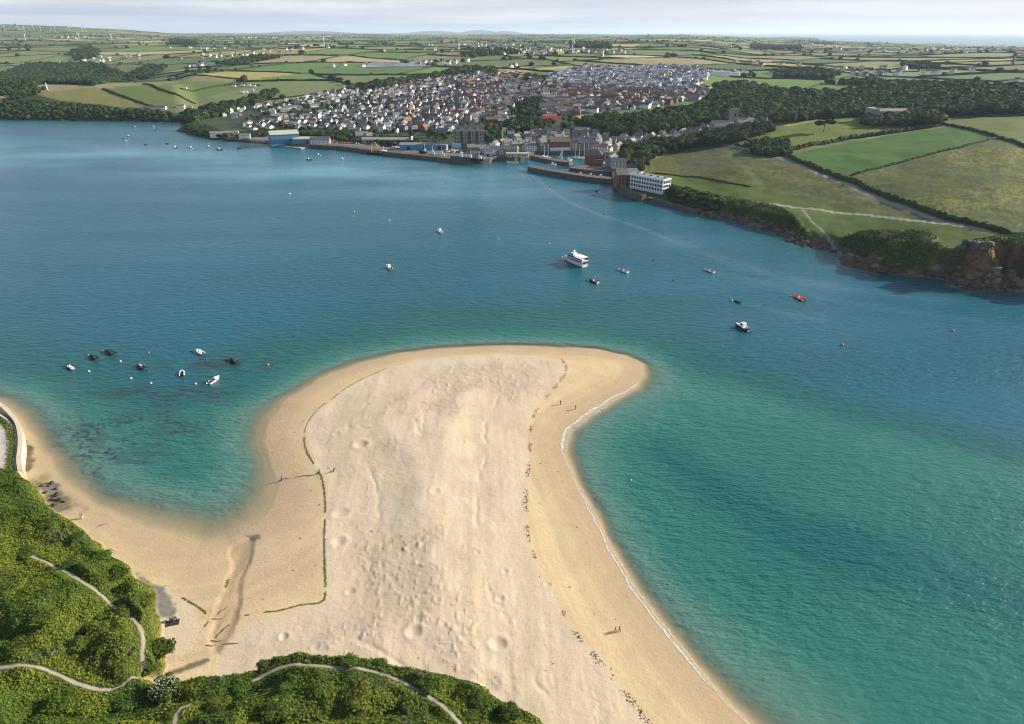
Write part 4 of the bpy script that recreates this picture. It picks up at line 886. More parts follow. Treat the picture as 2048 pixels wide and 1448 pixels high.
# bank of scrub behind the boatyard and along the town shore
b1_ = scatter(UP([(372, 264), (388, 246), (420, 256), (452, 268), (470, 274), (420, 277), (395, 270)]), 6, trng); b2_ = scatter(UP([(1326, 380), (1350, 376), (1400, 388), (1440, 400), (1445, 428), (1390, 420), (1340, 406)]), 5, trng); bx, by = scatter(UP([(470, 268), (540, 262), (640, 268), (700, 268), (690, 280), (600, 270), (560, 272), (480, 276)]), 6, trng); bx, by = np.r_[bx, b1_[0], b2_[0]], np.r_[by, b1_[1], b2_[1]]; mass('shore_scrub', np.c_[bx, by], np.full(len(bx), 7.5), np.full(len(bx), 3.8), np.array(TREE_COL)[trng.integers(0, 6, len(bx))] * 1.1, seed=12)
x, y = scatter(TOWN, 15, trng); k = (DF(x, y) > 85) & (trng.random(len(x)) < .6); mass('garden_shrubs', np.c_[x[k], y[k]], 3.5 + 5 * trng.random(k.sum()), 2.5 + 3.5 * trng.random(k.sum()), np.array(TREE_COL)[trng.integers(0, 6, k.sum())], seed=13)

# ---- individual bushes on the dunes
BUSH = []
for k, base in enumerate([(.082, .130, .016), (.066, .112, .015), (.120, .156, .019)]):
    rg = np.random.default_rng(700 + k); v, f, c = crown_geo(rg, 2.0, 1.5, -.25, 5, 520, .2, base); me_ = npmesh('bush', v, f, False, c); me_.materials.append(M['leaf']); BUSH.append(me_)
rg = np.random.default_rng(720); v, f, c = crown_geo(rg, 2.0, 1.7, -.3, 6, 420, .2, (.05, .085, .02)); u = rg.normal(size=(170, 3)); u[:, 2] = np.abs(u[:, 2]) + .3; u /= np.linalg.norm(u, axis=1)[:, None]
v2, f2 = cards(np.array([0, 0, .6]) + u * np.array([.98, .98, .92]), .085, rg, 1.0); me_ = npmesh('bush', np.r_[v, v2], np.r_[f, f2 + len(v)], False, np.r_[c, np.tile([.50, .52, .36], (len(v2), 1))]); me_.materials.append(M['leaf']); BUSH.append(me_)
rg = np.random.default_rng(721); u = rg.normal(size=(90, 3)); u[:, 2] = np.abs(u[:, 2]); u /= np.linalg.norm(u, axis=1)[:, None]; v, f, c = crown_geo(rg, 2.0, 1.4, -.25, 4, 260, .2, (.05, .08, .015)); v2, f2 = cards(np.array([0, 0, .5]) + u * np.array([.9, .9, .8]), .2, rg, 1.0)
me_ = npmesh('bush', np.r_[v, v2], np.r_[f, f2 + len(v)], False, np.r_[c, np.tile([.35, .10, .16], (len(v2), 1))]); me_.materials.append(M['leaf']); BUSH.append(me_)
for px, py, kind, s_, lab in [
    (330, 1388, 3, 3.2, "large rounded bush covered in cream blossom at the valley mouth"), (262, 1305, 4, .9, "small bush with pink flowers beside the curving path"), (220, 1328, 4, .75, "second smaller pink flowered bush lower on the slope"),
    (316, 1306, 1, 3.4, "dense dark bush between the curving path and the beach"), (300, 1340, 1, 2.0, "dark round bush beside the wooden steps"), (338, 1350, 1, .7, "tiny round bush alone on the sand by the drain"),
    (235, 1148, 1, 3.0, "dark bush on the dune edge below the grey shingle"), (205, 1115, 0, 2.4, "green bush leaning over the beach above the seated group"), (150, 1078, 1, 2.2, "dark low bush at the top of the left dune"), (100, 1048, 0, 2.6, "rounded bush near the grey rock apron"), (285, 1205, 2, 2.4, "yellow green mound on the dune rim by the path"),
    (245, 1225, 2, 2.2, "yellow green mound left of the path bend"), (50, 1110, 0, 2.5, "green mound at the start of the long path"), (140, 1130, 0, 2.0, "green bush just above the long path"), (30, 1180, 2, 2.8, "pale green mound at the far left slope"), (90, 1240, 0, 2.7, "green mound in the middle of the left slope"), (160, 1290, 1, 2.4, "dark bush on the lower left slope"), (40, 1290, 0, 2.6, "green bush above the lower left path"), (200, 1240, 1, 2.0, "dark bush left of the curving path"),
    (530, 1334, 1, 1.7, "dark bush at the left end of the front dune"), (700, 1325, 0, 1.8, "green bush on the front dune rim above the sand"), (760, 1330, 1, 1.6, "dark bush where the front dune rim dips"), (720, 1395, 2, 3.0, "large yellow green mound in the middle of the front dune"), (640, 1390, 1, 2.6, "dark mound left of the middle front dune mound"), (860, 1372, 0, 2.4, "green mound above the sandy path"), (960, 1400, 1, 2.2, "dark bush near the right end of the front dune"), (1020, 1425, 0, 2.0, "green bush at the right tip of the front dune"), (820, 1428, 1, 3.2, "big dark bush below the sandy path at the frame bottom"), (560, 1420, 0, 2.8, "green mound on the lower front dune"), (440, 1420, 2, 2.4, "grey green mound left of the front dune"), (250, 1420, 1, 2.8, "dark green mound at the bottom of the valley"), (120, 1410, 0, 3.0, "green mound at the lower left corner"), (940, 1440, 1, 1.8, "dark bush beside the path end"),
    (480, 1385, 1, 2.0, "dark bush on the shoulder above the valley mouth")]:
    x, y, z = U(px, py); o = link('bush', BUSH[kind]); o.location = (x, y, H(x, y)); o.rotation_euler = (0, 0, (px * 7.7) % 6.28); o.scale = (s_ * .85, s_ * .85, s_ * (.38 if kind < 3 else .6)); tag(o, lab, 'bush', 'bushes on the foreground dunes')
# ================================================================== town
def gable_roof(mb, w, d, z0, rh, ov=.35, hip=0.0, m=0, th_=.14):
    x0, y0 = w / 2 + ov, d / 2 + ov; rx = w / 2 + ov - hip
    v = [(-x0, -y0, z0 - .12), (x0, -y0, z0 - .12), (x0, y0, z0 - .12), (-x0, y0, z0 - .12), (-rx, 0, z0 + rh), (rx, 0, z0 + rh)]
    v2 = [(a, b, c - th_) for a, b, c in v]
    f = [(0, 1, 5, 4), (2, 3, 4, 5), (1, 2, 5), (3, 0, 4)] if hip > .01 else [(0, 1, 5, 4), (2, 3, 4, 5)]
    if hip > .01: mb.add(v, f + [(3, 2, 1, 0)], m)
    else: mb.add(v + v2, f + [(6, 10, 11, 7), (8, 11, 10, 9), (0, 4, 10, 6), (4, 3, 9, 10), (1, 7, 11, 5), (5, 11, 8, 2), (0, 6, 7, 1), (2, 8, 9, 3)], m)
def wall_mb(w, d, h, rh, gable=True):
    mb = MB(); a, b = w / 2, d / 2
    v = [(-a, -b, -2.5), (a, -b, -2.5), (a, b, -2.5), (-a, b, -2.5), (-a, -b, h), (a, -b, h), (a, b, h), (-a, b, h)]
    f = [(0, 1, 5, 4), (2, 3, 7, 6)]
    if gable: v += [(-a, 0, h + rh - .2), (a, 0, h + rh - .2)]; f += [(1, 2, 6, 9, 5), (3, 0, 4, 8, 7)]
    else: f += [(1, 2, 6, 5), (3, 0, 4, 7), (4, 5, 6, 7)]
    return mb.add(v, f)
WIN = MB().box(-.55, -.06, -.6, .55, .04, .6).mesh('window'); WIN.materials.append(M['glass'])
FRM = MB().box(-.68, -.04, -.74, .68, .02, .74).mesh('frame')
def house(name, w, d, h, rh, wall, roof, hip=0.0, chim=1, storeys=2, nwin=3, porch=False):
    o = empty(name); wall_mb(w, d, h, rh, hip < .01).build('wall', M[wall], o)
    mb = MB(); gable_roof(mb, w, d, h, rh, hip=hip); ro = mb.build('roof', M[roof], o)
    for k in range(chim):
        cx = (w / 2 - .7) * (1 if k == 0 else -1) * (1 if hip < .01 else .3); MB().box(cx - .4, -.35, h + rh - 1.0, cx + .4, .35, h + rh + .9).box(cx - .15, -.15, h + rh + .9, cx + .15, .15, h + rh + 1.2).build('chimney', M['brick' if wall != 'stone' else 'stone'], ro)
    for s in range(storeys):
        for k in range(nwin):
            wn_ = link('window', WIN, None, o); wn_.location = ((k - (nwin - 1) / 2) * w / nwin, -d / 2 - .02, 1.4 + 2.7 * s)
    for sgn in (-1, 1):
        wn_ = link('window', WIN, None, o); wn_.location = (sgn * (w / 2 + .02), 0, 1.4 + 2.7 * (storeys - 1)); wn_.rotation_euler = (0, 0, sgn * math.pi / 2)
    if porch: MB().box(w * .12, -d / 2 - 1.6, -2, w * .42, -d / 2 + .02, 2.5, 0).build('porch', M[wall], o)
    return o
PROTO = {}
def P(key, desc, *a, **k): PROTO[key] = (house('house', *a, **k), desc)
P('w1', 'white gabled house with dark slate roof', 9.5, 7, 5.2, 3.0, 'render_white', 'slate')
P('w2', 'white bungalow with grey hipped roof', 11, 8, 3.0, 2.8, 'render_white', 'roof_grey', hip=3.4, storeys=1, nwin=3)
P('w3', 'tall white house with grey slate roof', 8, 7.5, 6.2, 3.0, 'render_white', 'roof_grey', chim=2)
P('w4', 'white cottage with brown tiled roof', 9, 6.5, 4.0, 2.8, 'render_white', 'roof_brown', storeys=1)
P('b1', 'pale blue house with dark slate roof', 9, 7, 5.2, 3.0, 'render_pale_blue', 'slate')
P('c1', 'cream house with grey slate roof', 9.5, 7, 5.0, 3.0, 'render_cream', 'roof_grey', porch=True)
P('r1', 'red brick house with terracotta roof', 9.5, 7.5, 5.2, 3.2, 'brick', 'roof_red', chim=2)
P('r2', 'red brick house with brown tiled roof', 8.5, 7.5, 5.6, 3.0, 'brick', 'roof_brown')
P('s1', 'grey stone house with slate roof', 9, 7, 5.6, 3.0, 'stone', 'slate', chim=2)
P('s2', 'grey stone cottage with weathered roof', 8, 6.5, 4.8, 2.8, 'stone', 'roof_grey')
P('w6', 'low white bungalow with long grey roof', 12.5, 7.5, 2.7, 2.4, 'render_white', 'roof_grey', storeys=1)
P('w7', 'low cream bungalow with slate roof', 12, 7.5, 2.7, 2.4, 'render_cream', 'slate', storeys=1)
P('e1', 'white estate house with pale grey roof', 9, 7, 5.6, 2.8, 'render_white', 'roof_pale')
P('t1', 'long white terrace with slate roof', 22, 7, 5.2, 3.0, 'render_white', 'slate', chim=2, nwin=6)
P('t2', 'long grey stone terrace with weathered roof', 20, 7, 5.4, 3.0, 'stone', 'roof_grey', chim=2, nwin=6)
P('t3', 'long red brick terrace with brown roof', 20, 7, 5.4, 3.0, 'brick', 'roof_brown', chim=2, nwin=6)
P('w5', 'white house with terracotta roof', 9, 7, 5.0, 2.8, 'render_white', 'roof_red')
for o, _ in PROTO.values(): o.location = (0, -400, 0)
MIX = {'west': (['w1', 'w2', 'w3', 'w4', 'b1', 'c1', 's2', 't1', 's1', 'w6', 'w7'], [1.6, 5, 1.2, 2.5, 1, 1, 1, .5, 1, 7, 3]), 'brick': (['r1', 'r2', 'w3', 'w5', 'w1', 's1', 't3', 't1', 's2'], [.5, 1.6, 2.6, .5, 2.6, 3, 1.0, 1.2, 2.4]), 'estate': (['e1', 'w3', 'b1', 'w2', 'w1'], [6, 2, 2, 1, 1.5]), 'middle': (['w2', 'w4', 'r2', 'c1', 'w1', 's2', 't3', 't2', 't1'], [2, 4, 2, 2, 2, 2, 2, 2, 1.5]), 'harbour': (['s1', 's2', 'w1', 'w3', 'c1', 'b1', 'w4', 't2'], [5, 5, 2.4, 1.4, 1.4, .8, 1.6, 1.6])}
DIST = [('harbour', 'old harbour quarter', [(880, 330), (880, 262), (960, 240), (1010, 262), (1150, 258), (1190, 268), (1300, 276), (1380, 264), (1450, 246), (1540, 242), (1540, 249), (1450, 262), (1400, 284), (1310, 294), (1250, 308), (1230, 335), (1200, 313), (1060, 313), (1040, 325)]),
        ('estate', 'pale estate at the top of town', [(1090, 168), (1100, 150), (1180, 136), (1300, 136), (1405, 138), (1425, 147), (1395, 176), (1340, 178), (1250, 180)]),
        ('middle', 'terraces above the wood', [(1040, 200), (1060, 160), (1090, 166), (1250, 179), (1340, 177), (1396, 175), (1432, 187), (1420, 198), (1340, 208), (1290, 218), (1200, 224), (1150, 234), (1100, 240), (1045, 215)]),
        ('brick', 'brick streets on the hill', [(800, 236), (760, 196), (800, 164), (900, 150), (960, 146), (1042, 148), (1042, 215), (1010, 262), (960, 246), (880, 262), (800, 262)]),
        ('west', 'white western slope', [(392, 262), (388, 240), (420, 236), (470, 220), (560, 205), (640, 190), (690, 178), (800, 163), (800, 266), (700, 260), (560, 256)])]
DISTW = [(n, t, UP(p)) for n, t, p in DIST]
AVOID = [UP(p) for p in ([(632, 274), (640, 266), (700, 266), (800, 272), (900, 288), (960, 290), (900, 308), (840, 300), (690, 286)], [(1036, 206), (1080, 198), (1096, 222), (1060, 240), (1036, 226)], [(1005, 252), (1040, 238), (1100, 242), (1098, 264), (1050, 270), (1014, 268)], [(906, 292), (906, 250), (978, 246), (1006, 252), (1008, 284), (980, 296)], [(1075, 262), (1100, 238), (1185, 225), (1190, 268), (1150, 262)])] + [UP(w[0]) for w in WOODS[:2]]
hrng = np.random.default_rng(88); HS = []
azs = np.tan(th); cnt = 0
ri = 0
for dd in list(np.arange(14, 60, 15)) + list(np.arange(70, 1000, 13.8)):
    ri += 1; s_ = -0.5; step = 8.6
    az_ = -.50
    while az_ < .47:
        j = int(np.clip(np.searchsorted(azs, az_), 0, NT - 1)); col = dF0[:, j]; ok = (rr > 550) & (rr < 2600)
        r0 = float(np.interp(dd, col[ok], rr[ok])); x, y = r0 * math.sin(th[j]), r0 * math.cos(th[j])
        x += hrng.normal(0, 2.0); y += hrng.normal(0, 3.2); az_ += (step * (.85 + .5 * hrng.random())) / y
        cnt += 1
        if dd < 66 and not (-.045 < az_ < .16): continue
        for n, t, pl in DISTW:
            if inside(pl, np.array([x]), np.array([y]))[0]:
                if any(inside(a, np.array([x]), np.array([y]))[0] for a in AVOID): break
                if dline(LANE_T1, np.array([x]), np.array([y]))[0] < 9 or dline(LANE_T2, np.array([x]), np.array([y]))[0] < 9: break
                if hrng.random() < .07: break
                # face across the slope
                t_ = math.atan2(DF(x + 8, y) - DF(x - 8, y), DF(x, y + 8) - DF(x, y - 8)); rz = -t_ + hrng.normal(0, .2) + (math.pi / 2 if hrng.random() < .28 else 0)
                HS.append([math.hypot(x, y), x, y, rz, n, t, ri, str(hrng.choice(MIX[n][0], p=np.array(MIX[n][1]) / sum(MIX[n][1]))), (.70 + .26 * hrng.random())]); break
# houses of the church street, far right
for px, py in [(1425, 262), (1450, 258), (1476, 252), (1500, 248), (1520, 244), (1545, 240), (1440, 266), (1490, 254), (1535, 246)]:
    x, y, z = U(px, py); HS.append([math.hypot(x, y), x, y, .3, 'harbour', 'church street', 99, ['w1', 's2', 'w3', 'w4'][px % 4], .85])
HS.sort(key=lambda q: q[0])
SPECIAL = []                                          # footprints kept free of houses
def special(px, py, rad): x, y, _ = U(px, py); SPECIAL.append((x, y, rad)); return x, y
for a in [(568, 284, 42), (940, 275, 34), (1078, 300, 8), (1118, 302, 15), (1464, 262, 12), (1185, 330, 14), (1170, 302, 12), (1090, 300, 8), (1190, 298, 8)]: special(*a)
HS = [q for q in HS if all(math.hypot(q[1] - a, q[2] - b) > c + 5 for a, b, c in SPECIAL)]
NH = 262
ind, far_h = HS[:NH], HS[NH:]
rows = {}
for q in ind: rows.setdefault((q[5], q[6]), []).append(q)
dist_rows = {}
for (t, r_), L_ in rows.items(): dist_rows.setdefault(t, []).append(r_)
for (t, r_), L_ in rows.items():
    L_.sort(key=lambda q: q[1] / q[2]); k = sorted(dist_rows[t]).index(r_) + 1
    for i, q in enumerate(L_):
        o = copy_tree(PROTO[q[7]][0]); o.location = (q[1], q[2], H(q[1], q[2])); o.rotation_euler = (0, 0, q[3]); o.scale = (q[8], q[8], q[8] * (.92 + .16 * ((i * 7) % 5) / 4))
        tag(o, f"{PROTO[q[7]][1]}, {nth(i + 1)} in row {k}, {t}", 'house', f"houses of the {t}")
# the rest: one far-off mass of roofs and walls
def hex_(c): return np.array(c)
WC = {'render_white': (.74, .73, .70), 'render_cream': (.55, .47, .33), 'render_pale_blue': (.45, .54, .62), 'brick': (.22, .105, .075), 'stone': (.27, .25, .215)}
RC = {'slate': (.115, .118, .125), 'roof_grey': (.215, .20, .18), 'roof_brown': (.15, .095, .07), 'roof_pale': (.34, .36, .39), 'roof_red': (.24, .115, .08)}
PD = {'w1': (9.5, 7, 5.2, 3, 0), 'w2': (11, 8, 3, 2.8, 3.4), 'w3': (8, 7.5, 6.2, 3, 0), 'w4': (9, 6.5, 4, 2.8, 0), 'b1': (9, 7, 5.2, 3, 0), 'c1': (9.5, 7, 5, 3, 0), 'r1': (9.5, 7.5, 5.2, 3.2, 0), 'r2': (8.5, 7.5, 5.6, 3, 0), 's1': (9, 7, 5.6, 3, 0), 's2': (8, 6.5, 4.8, 2.8, 0), 'w5': (9, 7, 5, 2.8, 0), 'e1': (9, 7, 5.6, 2.8, 0), 'w6': (12.5, 7.5, 2.7, 2.4, 0), 'w7': (12, 7.5, 2.7, 2.4, 0), 't1': (22, 7, 5.2, 3, 0), 't2': (20, 7, 5.4, 3, 0), 't3': (20, 7, 5.4, 3, 0)}
PM = {'w1': ('render_white', 'slate'), 'w2': ('render_white', 'roof_grey'), 'w3': ('render_white', 'roof_grey'), 'w4': ('render_white', 'roof_brown'), 'b1': ('render_pale_blue', 'slate'), 'c1': ('render_cream', 'roof_grey'), 'r1': ('brick', 'roof_red'), 'r2': ('brick', 'roof_brown'), 's1': ('stone', 'slate'), 's2': ('stone', 'roof_grey'), 'w5': ('render_white', 'roof_red'), 'e1': ('render_white', 'roof_pale'), 'w6': ('render_white', 'roof_grey'), 'w7': ('render_cream', 'slate'), 't1': ('render_white', 'slate'), 't2': ('stone', 'roof_grey'), 't3': ('brick', 'roof_brown')}
# villages and farms out in the country
for px, py, n, sp in [(640, 74, 60, 260), (560, 76, 30, 200), (170, 76, 16, 120), (1020, 100, 50, 170), (1110, 104, 40, 130), (1190, 106, 26, 110), (965, 92, 30, 200), (1700, 100, 60, 260), (1800, 92, 60, 420), (1960, 100, 44, 220), (1650, 92, 30, 240), (1790, 150, 18, 60), (1720, 140, 14, 70), (450, 112, 12, 80), (180, 122, 12, 60), (240, 116, 10, 60), (530, 106, 24, 110), (400, 98, 10, 60), (860, 128, 16, 60), (690, 134, 5, 30), (1480, 148, 12, 40), (1360, 148, 10, 40), (400, 132, 5, 26), (1900, 170, 6, 60), (1040, 134, 4, 20), (1540, 130, 8, 60)]:
    x, y, z = U(px, py)
    for k in range(n): far_h.append([0, x + hrng.normal(0, sp), y + hrng.normal(0, sp * .6), hrng.random() * 6.28, '', '', 0, str(hrng.choice(['w1', 'w3', 's1', 'w2', 'w4', 'c1'])), 0.8 + .35 * hrng.random()])
# caravans in rows
for k in range(5):
    for i in range(26):
        x, y, z = U(735 + i * 6.2 + k * 3, 136 - k * 2.2 - i * .14); far_h.append([0, x, y, .25, '', '', 0, 'caravan', 1.0])
VV, FF, CC = [], [], []; off = 0
for q in far_h:
    if q[7] == 'caravan': w, d_, h, rh, hip = 10, 3.4, 3.0, .5, 0; wc, rc_ = (.62, .62, .6), (.5, .5, .5)
    else: w, d_, h, rh, hip = PD[q[7]]; wc, rc_ = WC[PM[q[7]][0]], RC[PM[q[7]][1]]
    s_ = q[8]; ca, sa = math.cos(q[3]), math.sin(q[3]); z0 = float(H(q[1], q[2]))
    if z0 < 1: continue
    mb = wall_mb(w, d_, h, rh, hip < .01); nv = len(mb.v); nf = len(mb.f); gable_roof(mb, w, d_, h, rh, hip=hip); nv2 = len(mb.v)
    mb.box(w / 2 - 1.1, -.35, h + rh - 1, w / 2 - .3, .35, h + rh + .9)
    for k in (-1, 0, 1): mb.box(k * w / 3.2 - .5, -d_ / 2 - .03, .8, k * w / 3.2 + .5, -d_ / 2 + .1, 2.0) if h < 4.5 else mb.box(k * w / 3.2 - .5, -d_ / 2 - .03, 3.4, k * w / 3.2 + .5, -d_ / 2 + .1, 4.6)
    v = np.array(mb.v) * s_; v = np.c_[v[:, 0] * ca - v[:, 1] * sa + q[1], v[:, 0] * sa + v[:, 1] * ca + q[2], v[:, 2] + z0]
    c = np.empty((len(v), 3)); c[:nv] = wc; c[nv:nv2] = np.array(rc_) * (.75 + .5 * hrng.random()); c[nv2:nv2 + 8] = (.2, .1, .07); c[nv2 + 8:] = (.03, .03, .035)
    f = [(*a, a[-1]) if len(a) == 3 else a for a in mb.f]; g = []
    for a in f: g += [a] if len(a) == 4 else [(a[0], a[1], a[2], a[3]), (a[0], a[3], a[4], a[4])]
    VV.append(v); FF.append(np.array(g) + off); CC.append(c); off += len(v)
tag(link('distant_houses', npmesh('distant_houses', np.concatenate(VV), np.concatenate(FF), False, np.concatenate(CC)), M['mass']), kind='stuff')
for o, _ in PROTO.values():
    for c in list(o.children_recursive): bpy.data.objects.remove(c)
    bpy.data.objects.remove(o)

# ------------------------------------------------------------------ named buildings
def at(px, py, name, label, cat, rz=0.0, z=None, group=None, dy=0.0):
    x, y, zz = U(px, py); o = empty(name, (x, y + dy, zz if z is None else z), rz); tag(o, label, cat, group); return o
def wins(o, w, d, zs, n, side=-1, ww=1.1, wh=1.3, mat='glass'):
    me_ = MB().box(-ww / 2, -.06, -wh / 2, ww / 2, .05, wh / 2).mesh('window'); me_.materials.append(M[mat])
    for z in zs:
        for k in range(n):
            q = link('window', me_, None, o); q.location = ((k - (n - 1) / 2) * w / n, side * (d / 2 + .02), z)
def shed(o, w, d, h, rh, wall, roof, door=None, band=None):
    wall_mb(w, d, h, rh).build('wall', M[wall], o); mb = MB(); gable_roof(mb, w, d, h, rh, .4); mb.build('roof', M[roof], o)
    if band: MB().box(-w / 2 - .05, -d / 2 - .05, .2, w / 2 + .05, d / 2 + .05, h * .5).build('lower_cladding', M[band], o)
    for x0, x1, zt in door or []: MB().box(x0, -d / 2 - .12, .1, x1, -d / 2 - .06, zt).build('door', M['charcoal'], o)
# the blue boatyard shed and its lower neighbour
o = at(569, 285, 'boat_shed', "big blue clad boat shed with pale roof on the shore", 'shed', .42, 3.4); shed(o, 32, 24, 10.5, 3.2, 'blue_clad', 'blue_roof', None, 'blue_dark')
MB().box(16.08, -3.6, 0, 16.14, 3.6, 7.0).build('door', M['charcoal'], o); MB().box(16.07, -8, 8.2, 16.12, 8, 9.6).build('fascia', M['blue_dark'], o)
o = at(611, 285, 'workshop', "long low blue workshop joined beside the boat shed", 'shed', .10, 3.4); shed(o, 26, 13, 5.2, 1.8, 'blue_clad', 'blue_roof', [(2, 4, 3)])
o = at(641, 287, 'boathouse', "dark roofed boathouse with pink gable end on the quay", 'house', .12, 3.5); shed(o, 22, 9, 4.0, 4.0, 'render_white', 'slate'); MB().add([(11.05, -4.4, 0), (11.05, 4.4, 0), (11.05, 4.4, 4), (11.05, 0, 7.7), (11.05, -4.4, 4), (11.18, -4.4, 0), (11.18, 4.4, 0), (11.18, 4.4, 4), (11.18, 0, 7.7), (11.18, -4.4, 4)], [(5, 6, 7, 8, 9), (0, 1, 6, 5), (1, 2, 7, 6), (2, 3, 8, 7), (3, 4, 9, 8), (4, 0, 5, 9)]).build('gable', M['pink'], o); wins(o, 20, 9, [1.8], 5)
for k, px in enumerate((581, 585, 590, 594)):
    x, y, _ = U(px, 291); MB().tube([(x, y, -2), (x, y, 6.2)], .28, 8).build('mooring_pile', M['render_white']); tag(bpy.data.objects[-1] if False else COL.objects[-1], f"white mooring pile before the boat shed, {nth(k + 1)} from left", 'post', 'white piles of the boatyard slip')
o = at(724, 281, 'station_house', "grey stone station house with cross gables behind quay", 'house', .2, 3.6); shed(o, 14, 10, 6.5, 4, 'stone', 'roof_grey'); wins(o, 13, 10, [1.8, 4.6], 4); wall_mb(7, 12, 6.2, 3.2).build('wing', M['stone'], o).location = (9, -2, 0); mb = MB(); gable_roof(mb, 7, 12, 6.2, 3.2); mb.build('wing_roof', M['roof_grey'], o).location = (9, -2, 0)
o = at(775, 286, 'railway_shed', "long low grey roofed goods shed behind the quay", 'shed', -.03, 3.6); shed(o, 58, 10, 4.6, 2.0, 'stone', 'roof_grey', [(-20, -16, 3.4), (-6, -2, 3.4), (10, 14, 3.4)]); MB().box(28, -5.2, 0, 29.4, 5.2, 7.4).build('end_wall', M['render_cream'], o)
o = at(848, 298, 'fish_shed', "long blue grey fish shed with pale end on quay", 'shed', -.06, 3.6); shed(o, 52, 12, 5.4, 1.6, 'blue_clad', 'grey', [(-18, -14, 3.4), (0, 4, 3.4), (16, 20, 3.4)]); MB().box(26.02, -6.0, 0, 26.5, 6.0, 5.6).build('end_wall', M['render_white'], o)
# stone hotel on the bluff
o = at(939, 290, 'hotel', "massive grey stone hotel of many gabled bays", 'hotel', .05); 
wall_mb(33, 17, 16, 4).build('wall', M['stone'], o); mb = MB(); gable_roof(mb, 33, 17, 16, 5.4, .5, 6); ro = mb.build('roof', M['slate'], o)
for cx in (-14, -4, 6, 15): MB().box(cx * .9 - .8, -.7, 18.6, cx * .9 + .8, .7, 23.6).build('chimney', M['stone'], ro)
for cx in (-13, -4.5, 4.5, 13):
    b_ = MB(); b_.box(cx - 3, -11.6, -3, cx + 3, -8.4, 17); b_.add([(cx - 3, -11.6, 20), (cx + 3, -11.6, 20), (cx, -11.6, 24), (cx - 3, -8.6, 20), (cx + 3, -8.4, 17), (cx, -8.6, 24)], [(0, 1, 2), (4, 3, 5), (0, 2, 5, 3), (2, 1, 4, 5)]); b_.build('bay', M['stone'], o)
wins(o, 33, 23.3, [2, 5.4, 8.8, 12.2, 14.8], 12, ww=1.2, wh=1.9); MB().box(-20, -14, -2, -9, -9.2, 4.2).build('conservatory', M['render_pale_blue'], o)
# harbour front
def block(px, py, name, label, w, d, h, rh, wall, roof, zs, n, rz=0.0, hip=0.0, cat='building', z=3.6):
    o = at(px, py, name, label, cat, rz, z); wall_mb(w, d, h, rh, hip < .01).build('wall', M[wall], o); mb = MB(); gable_roof(mb, w, d, h, rh, .3, hip); ro = mb.build('roof', M[roof], o); wins(o, w, d, zs, n); MB().box(w / 2 - 1.2, -.4, h + rh - 1.5, w / 2 - .3, .4, h + rh + 1).build('chimney', M['brick'], ro); return o
block(1062, 306, 'quay_house', "white quayside building with row of dark windows", 13, 8, 6, 2.2, 'render_white', 'slate', [1.7, 4.4], 5, 0, 2.5)
block(1086, 306, 'quay_house', "tall brown stone warehouse beside the harbour mouth", 11, 9, 9.5, 4, 'stone', 'roof_grey', [2, 5, 8], 4, .5)
o = block(1118, 305, 'quay_house', "red brick quayside terrace above white shopfronts", 22, 9, 9.5, 4, 'brick', 'roof_brown', [4.6, 7.6], 7, .16); MB().box(-11.1, -4.7, 0, 11.1, -4.45, 3.4).build('shopfront', M['render_white'], o)
block(1146, 302, 'quay_house', "cream terrace behind the inner harbour yachts", 20, 9, 8, 3.6, 'render_cream', 'slate', [1.8, 4.6, 7], 6, -.08)
block(1172, 302, 'quay_house', "slate hung quay building behind the yacht masts", 18, 9, 8, 3.4, 'stone', 'slate', [1.8, 4.6, 7], 6, -.1)
block(1198, 303, 'quay_house', "white flat fronted shops right of the yachts", 18, 9, 5.2, 2.4, 'render_white', 'roof_brown', [1.7, 4.0], 6, -.2)
block(1020, 310, 'quay_house', "grey stone quay house left of harbour mouth", 14, 8, 6.5, 3.4, 'stone', 'slate', [1.8, 4.6], 5, 0.1)
block(996, 308, 'quay_house', "white cottage row facing the quay car park", 16, 8, 5.5, 3.2, 'render_white', 'slate', [1.8, 4.2], 5, .05)
block(970, 306, 'quay_house', "pale blue quay shop beside the car park", 11, 8, 5, 3, 'render_pale_blue', 'roof_grey', [1.8, 4.0], 3, .05)
block(948, 302, 'quay_house', "low grey stone store below the hotel", 14, 8, 4.6, 2.8, 'stone', 'roof_grey', [1.8], 4, .05)
o = at(1035, 318, 'quay_office', "flat roofed cream office on the quay corner", 'building', -.05, 3.6); MB().box(-11, -4, 0, 11, 4, 3.6).build('wall', M['render_cream'], o); MB().box(-12, -5, 3.6, 12, 5, 4.1).build('roof', M['concrete'], o); wins(o, 20, 8, [1.9], 6)
# school and terraces up the valley
o = at(1102, 222, 'school', "long cream school block with brown roof", 'school', -.05); shed(o, 34, 12, 7, 4, 'render_cream', 'roof_brown'); wins(o, 32, 12, [2, 5], 8)
o = at(1130, 228, 'school', "grey school wing with cross gables right of the long block", 'school', -.1); shed(o, 20, 11, 6, 4, 'stone', 'roof_grey'); wins(o, 18, 11, [2, 4.6], 5)
o = at(1101, 241, 'hall', "long low building with bright red roof below the school", 'hall', -.03); shed(o, 28, 8, 3.2, 2.4, 'render_cream', 'red')
o = at(1154, 219, 'hall', "small red clad hall with white gable by the wood", 'hall', .2); shed(o, 13, 10, 5, 3, 'red', 'roof_grey')
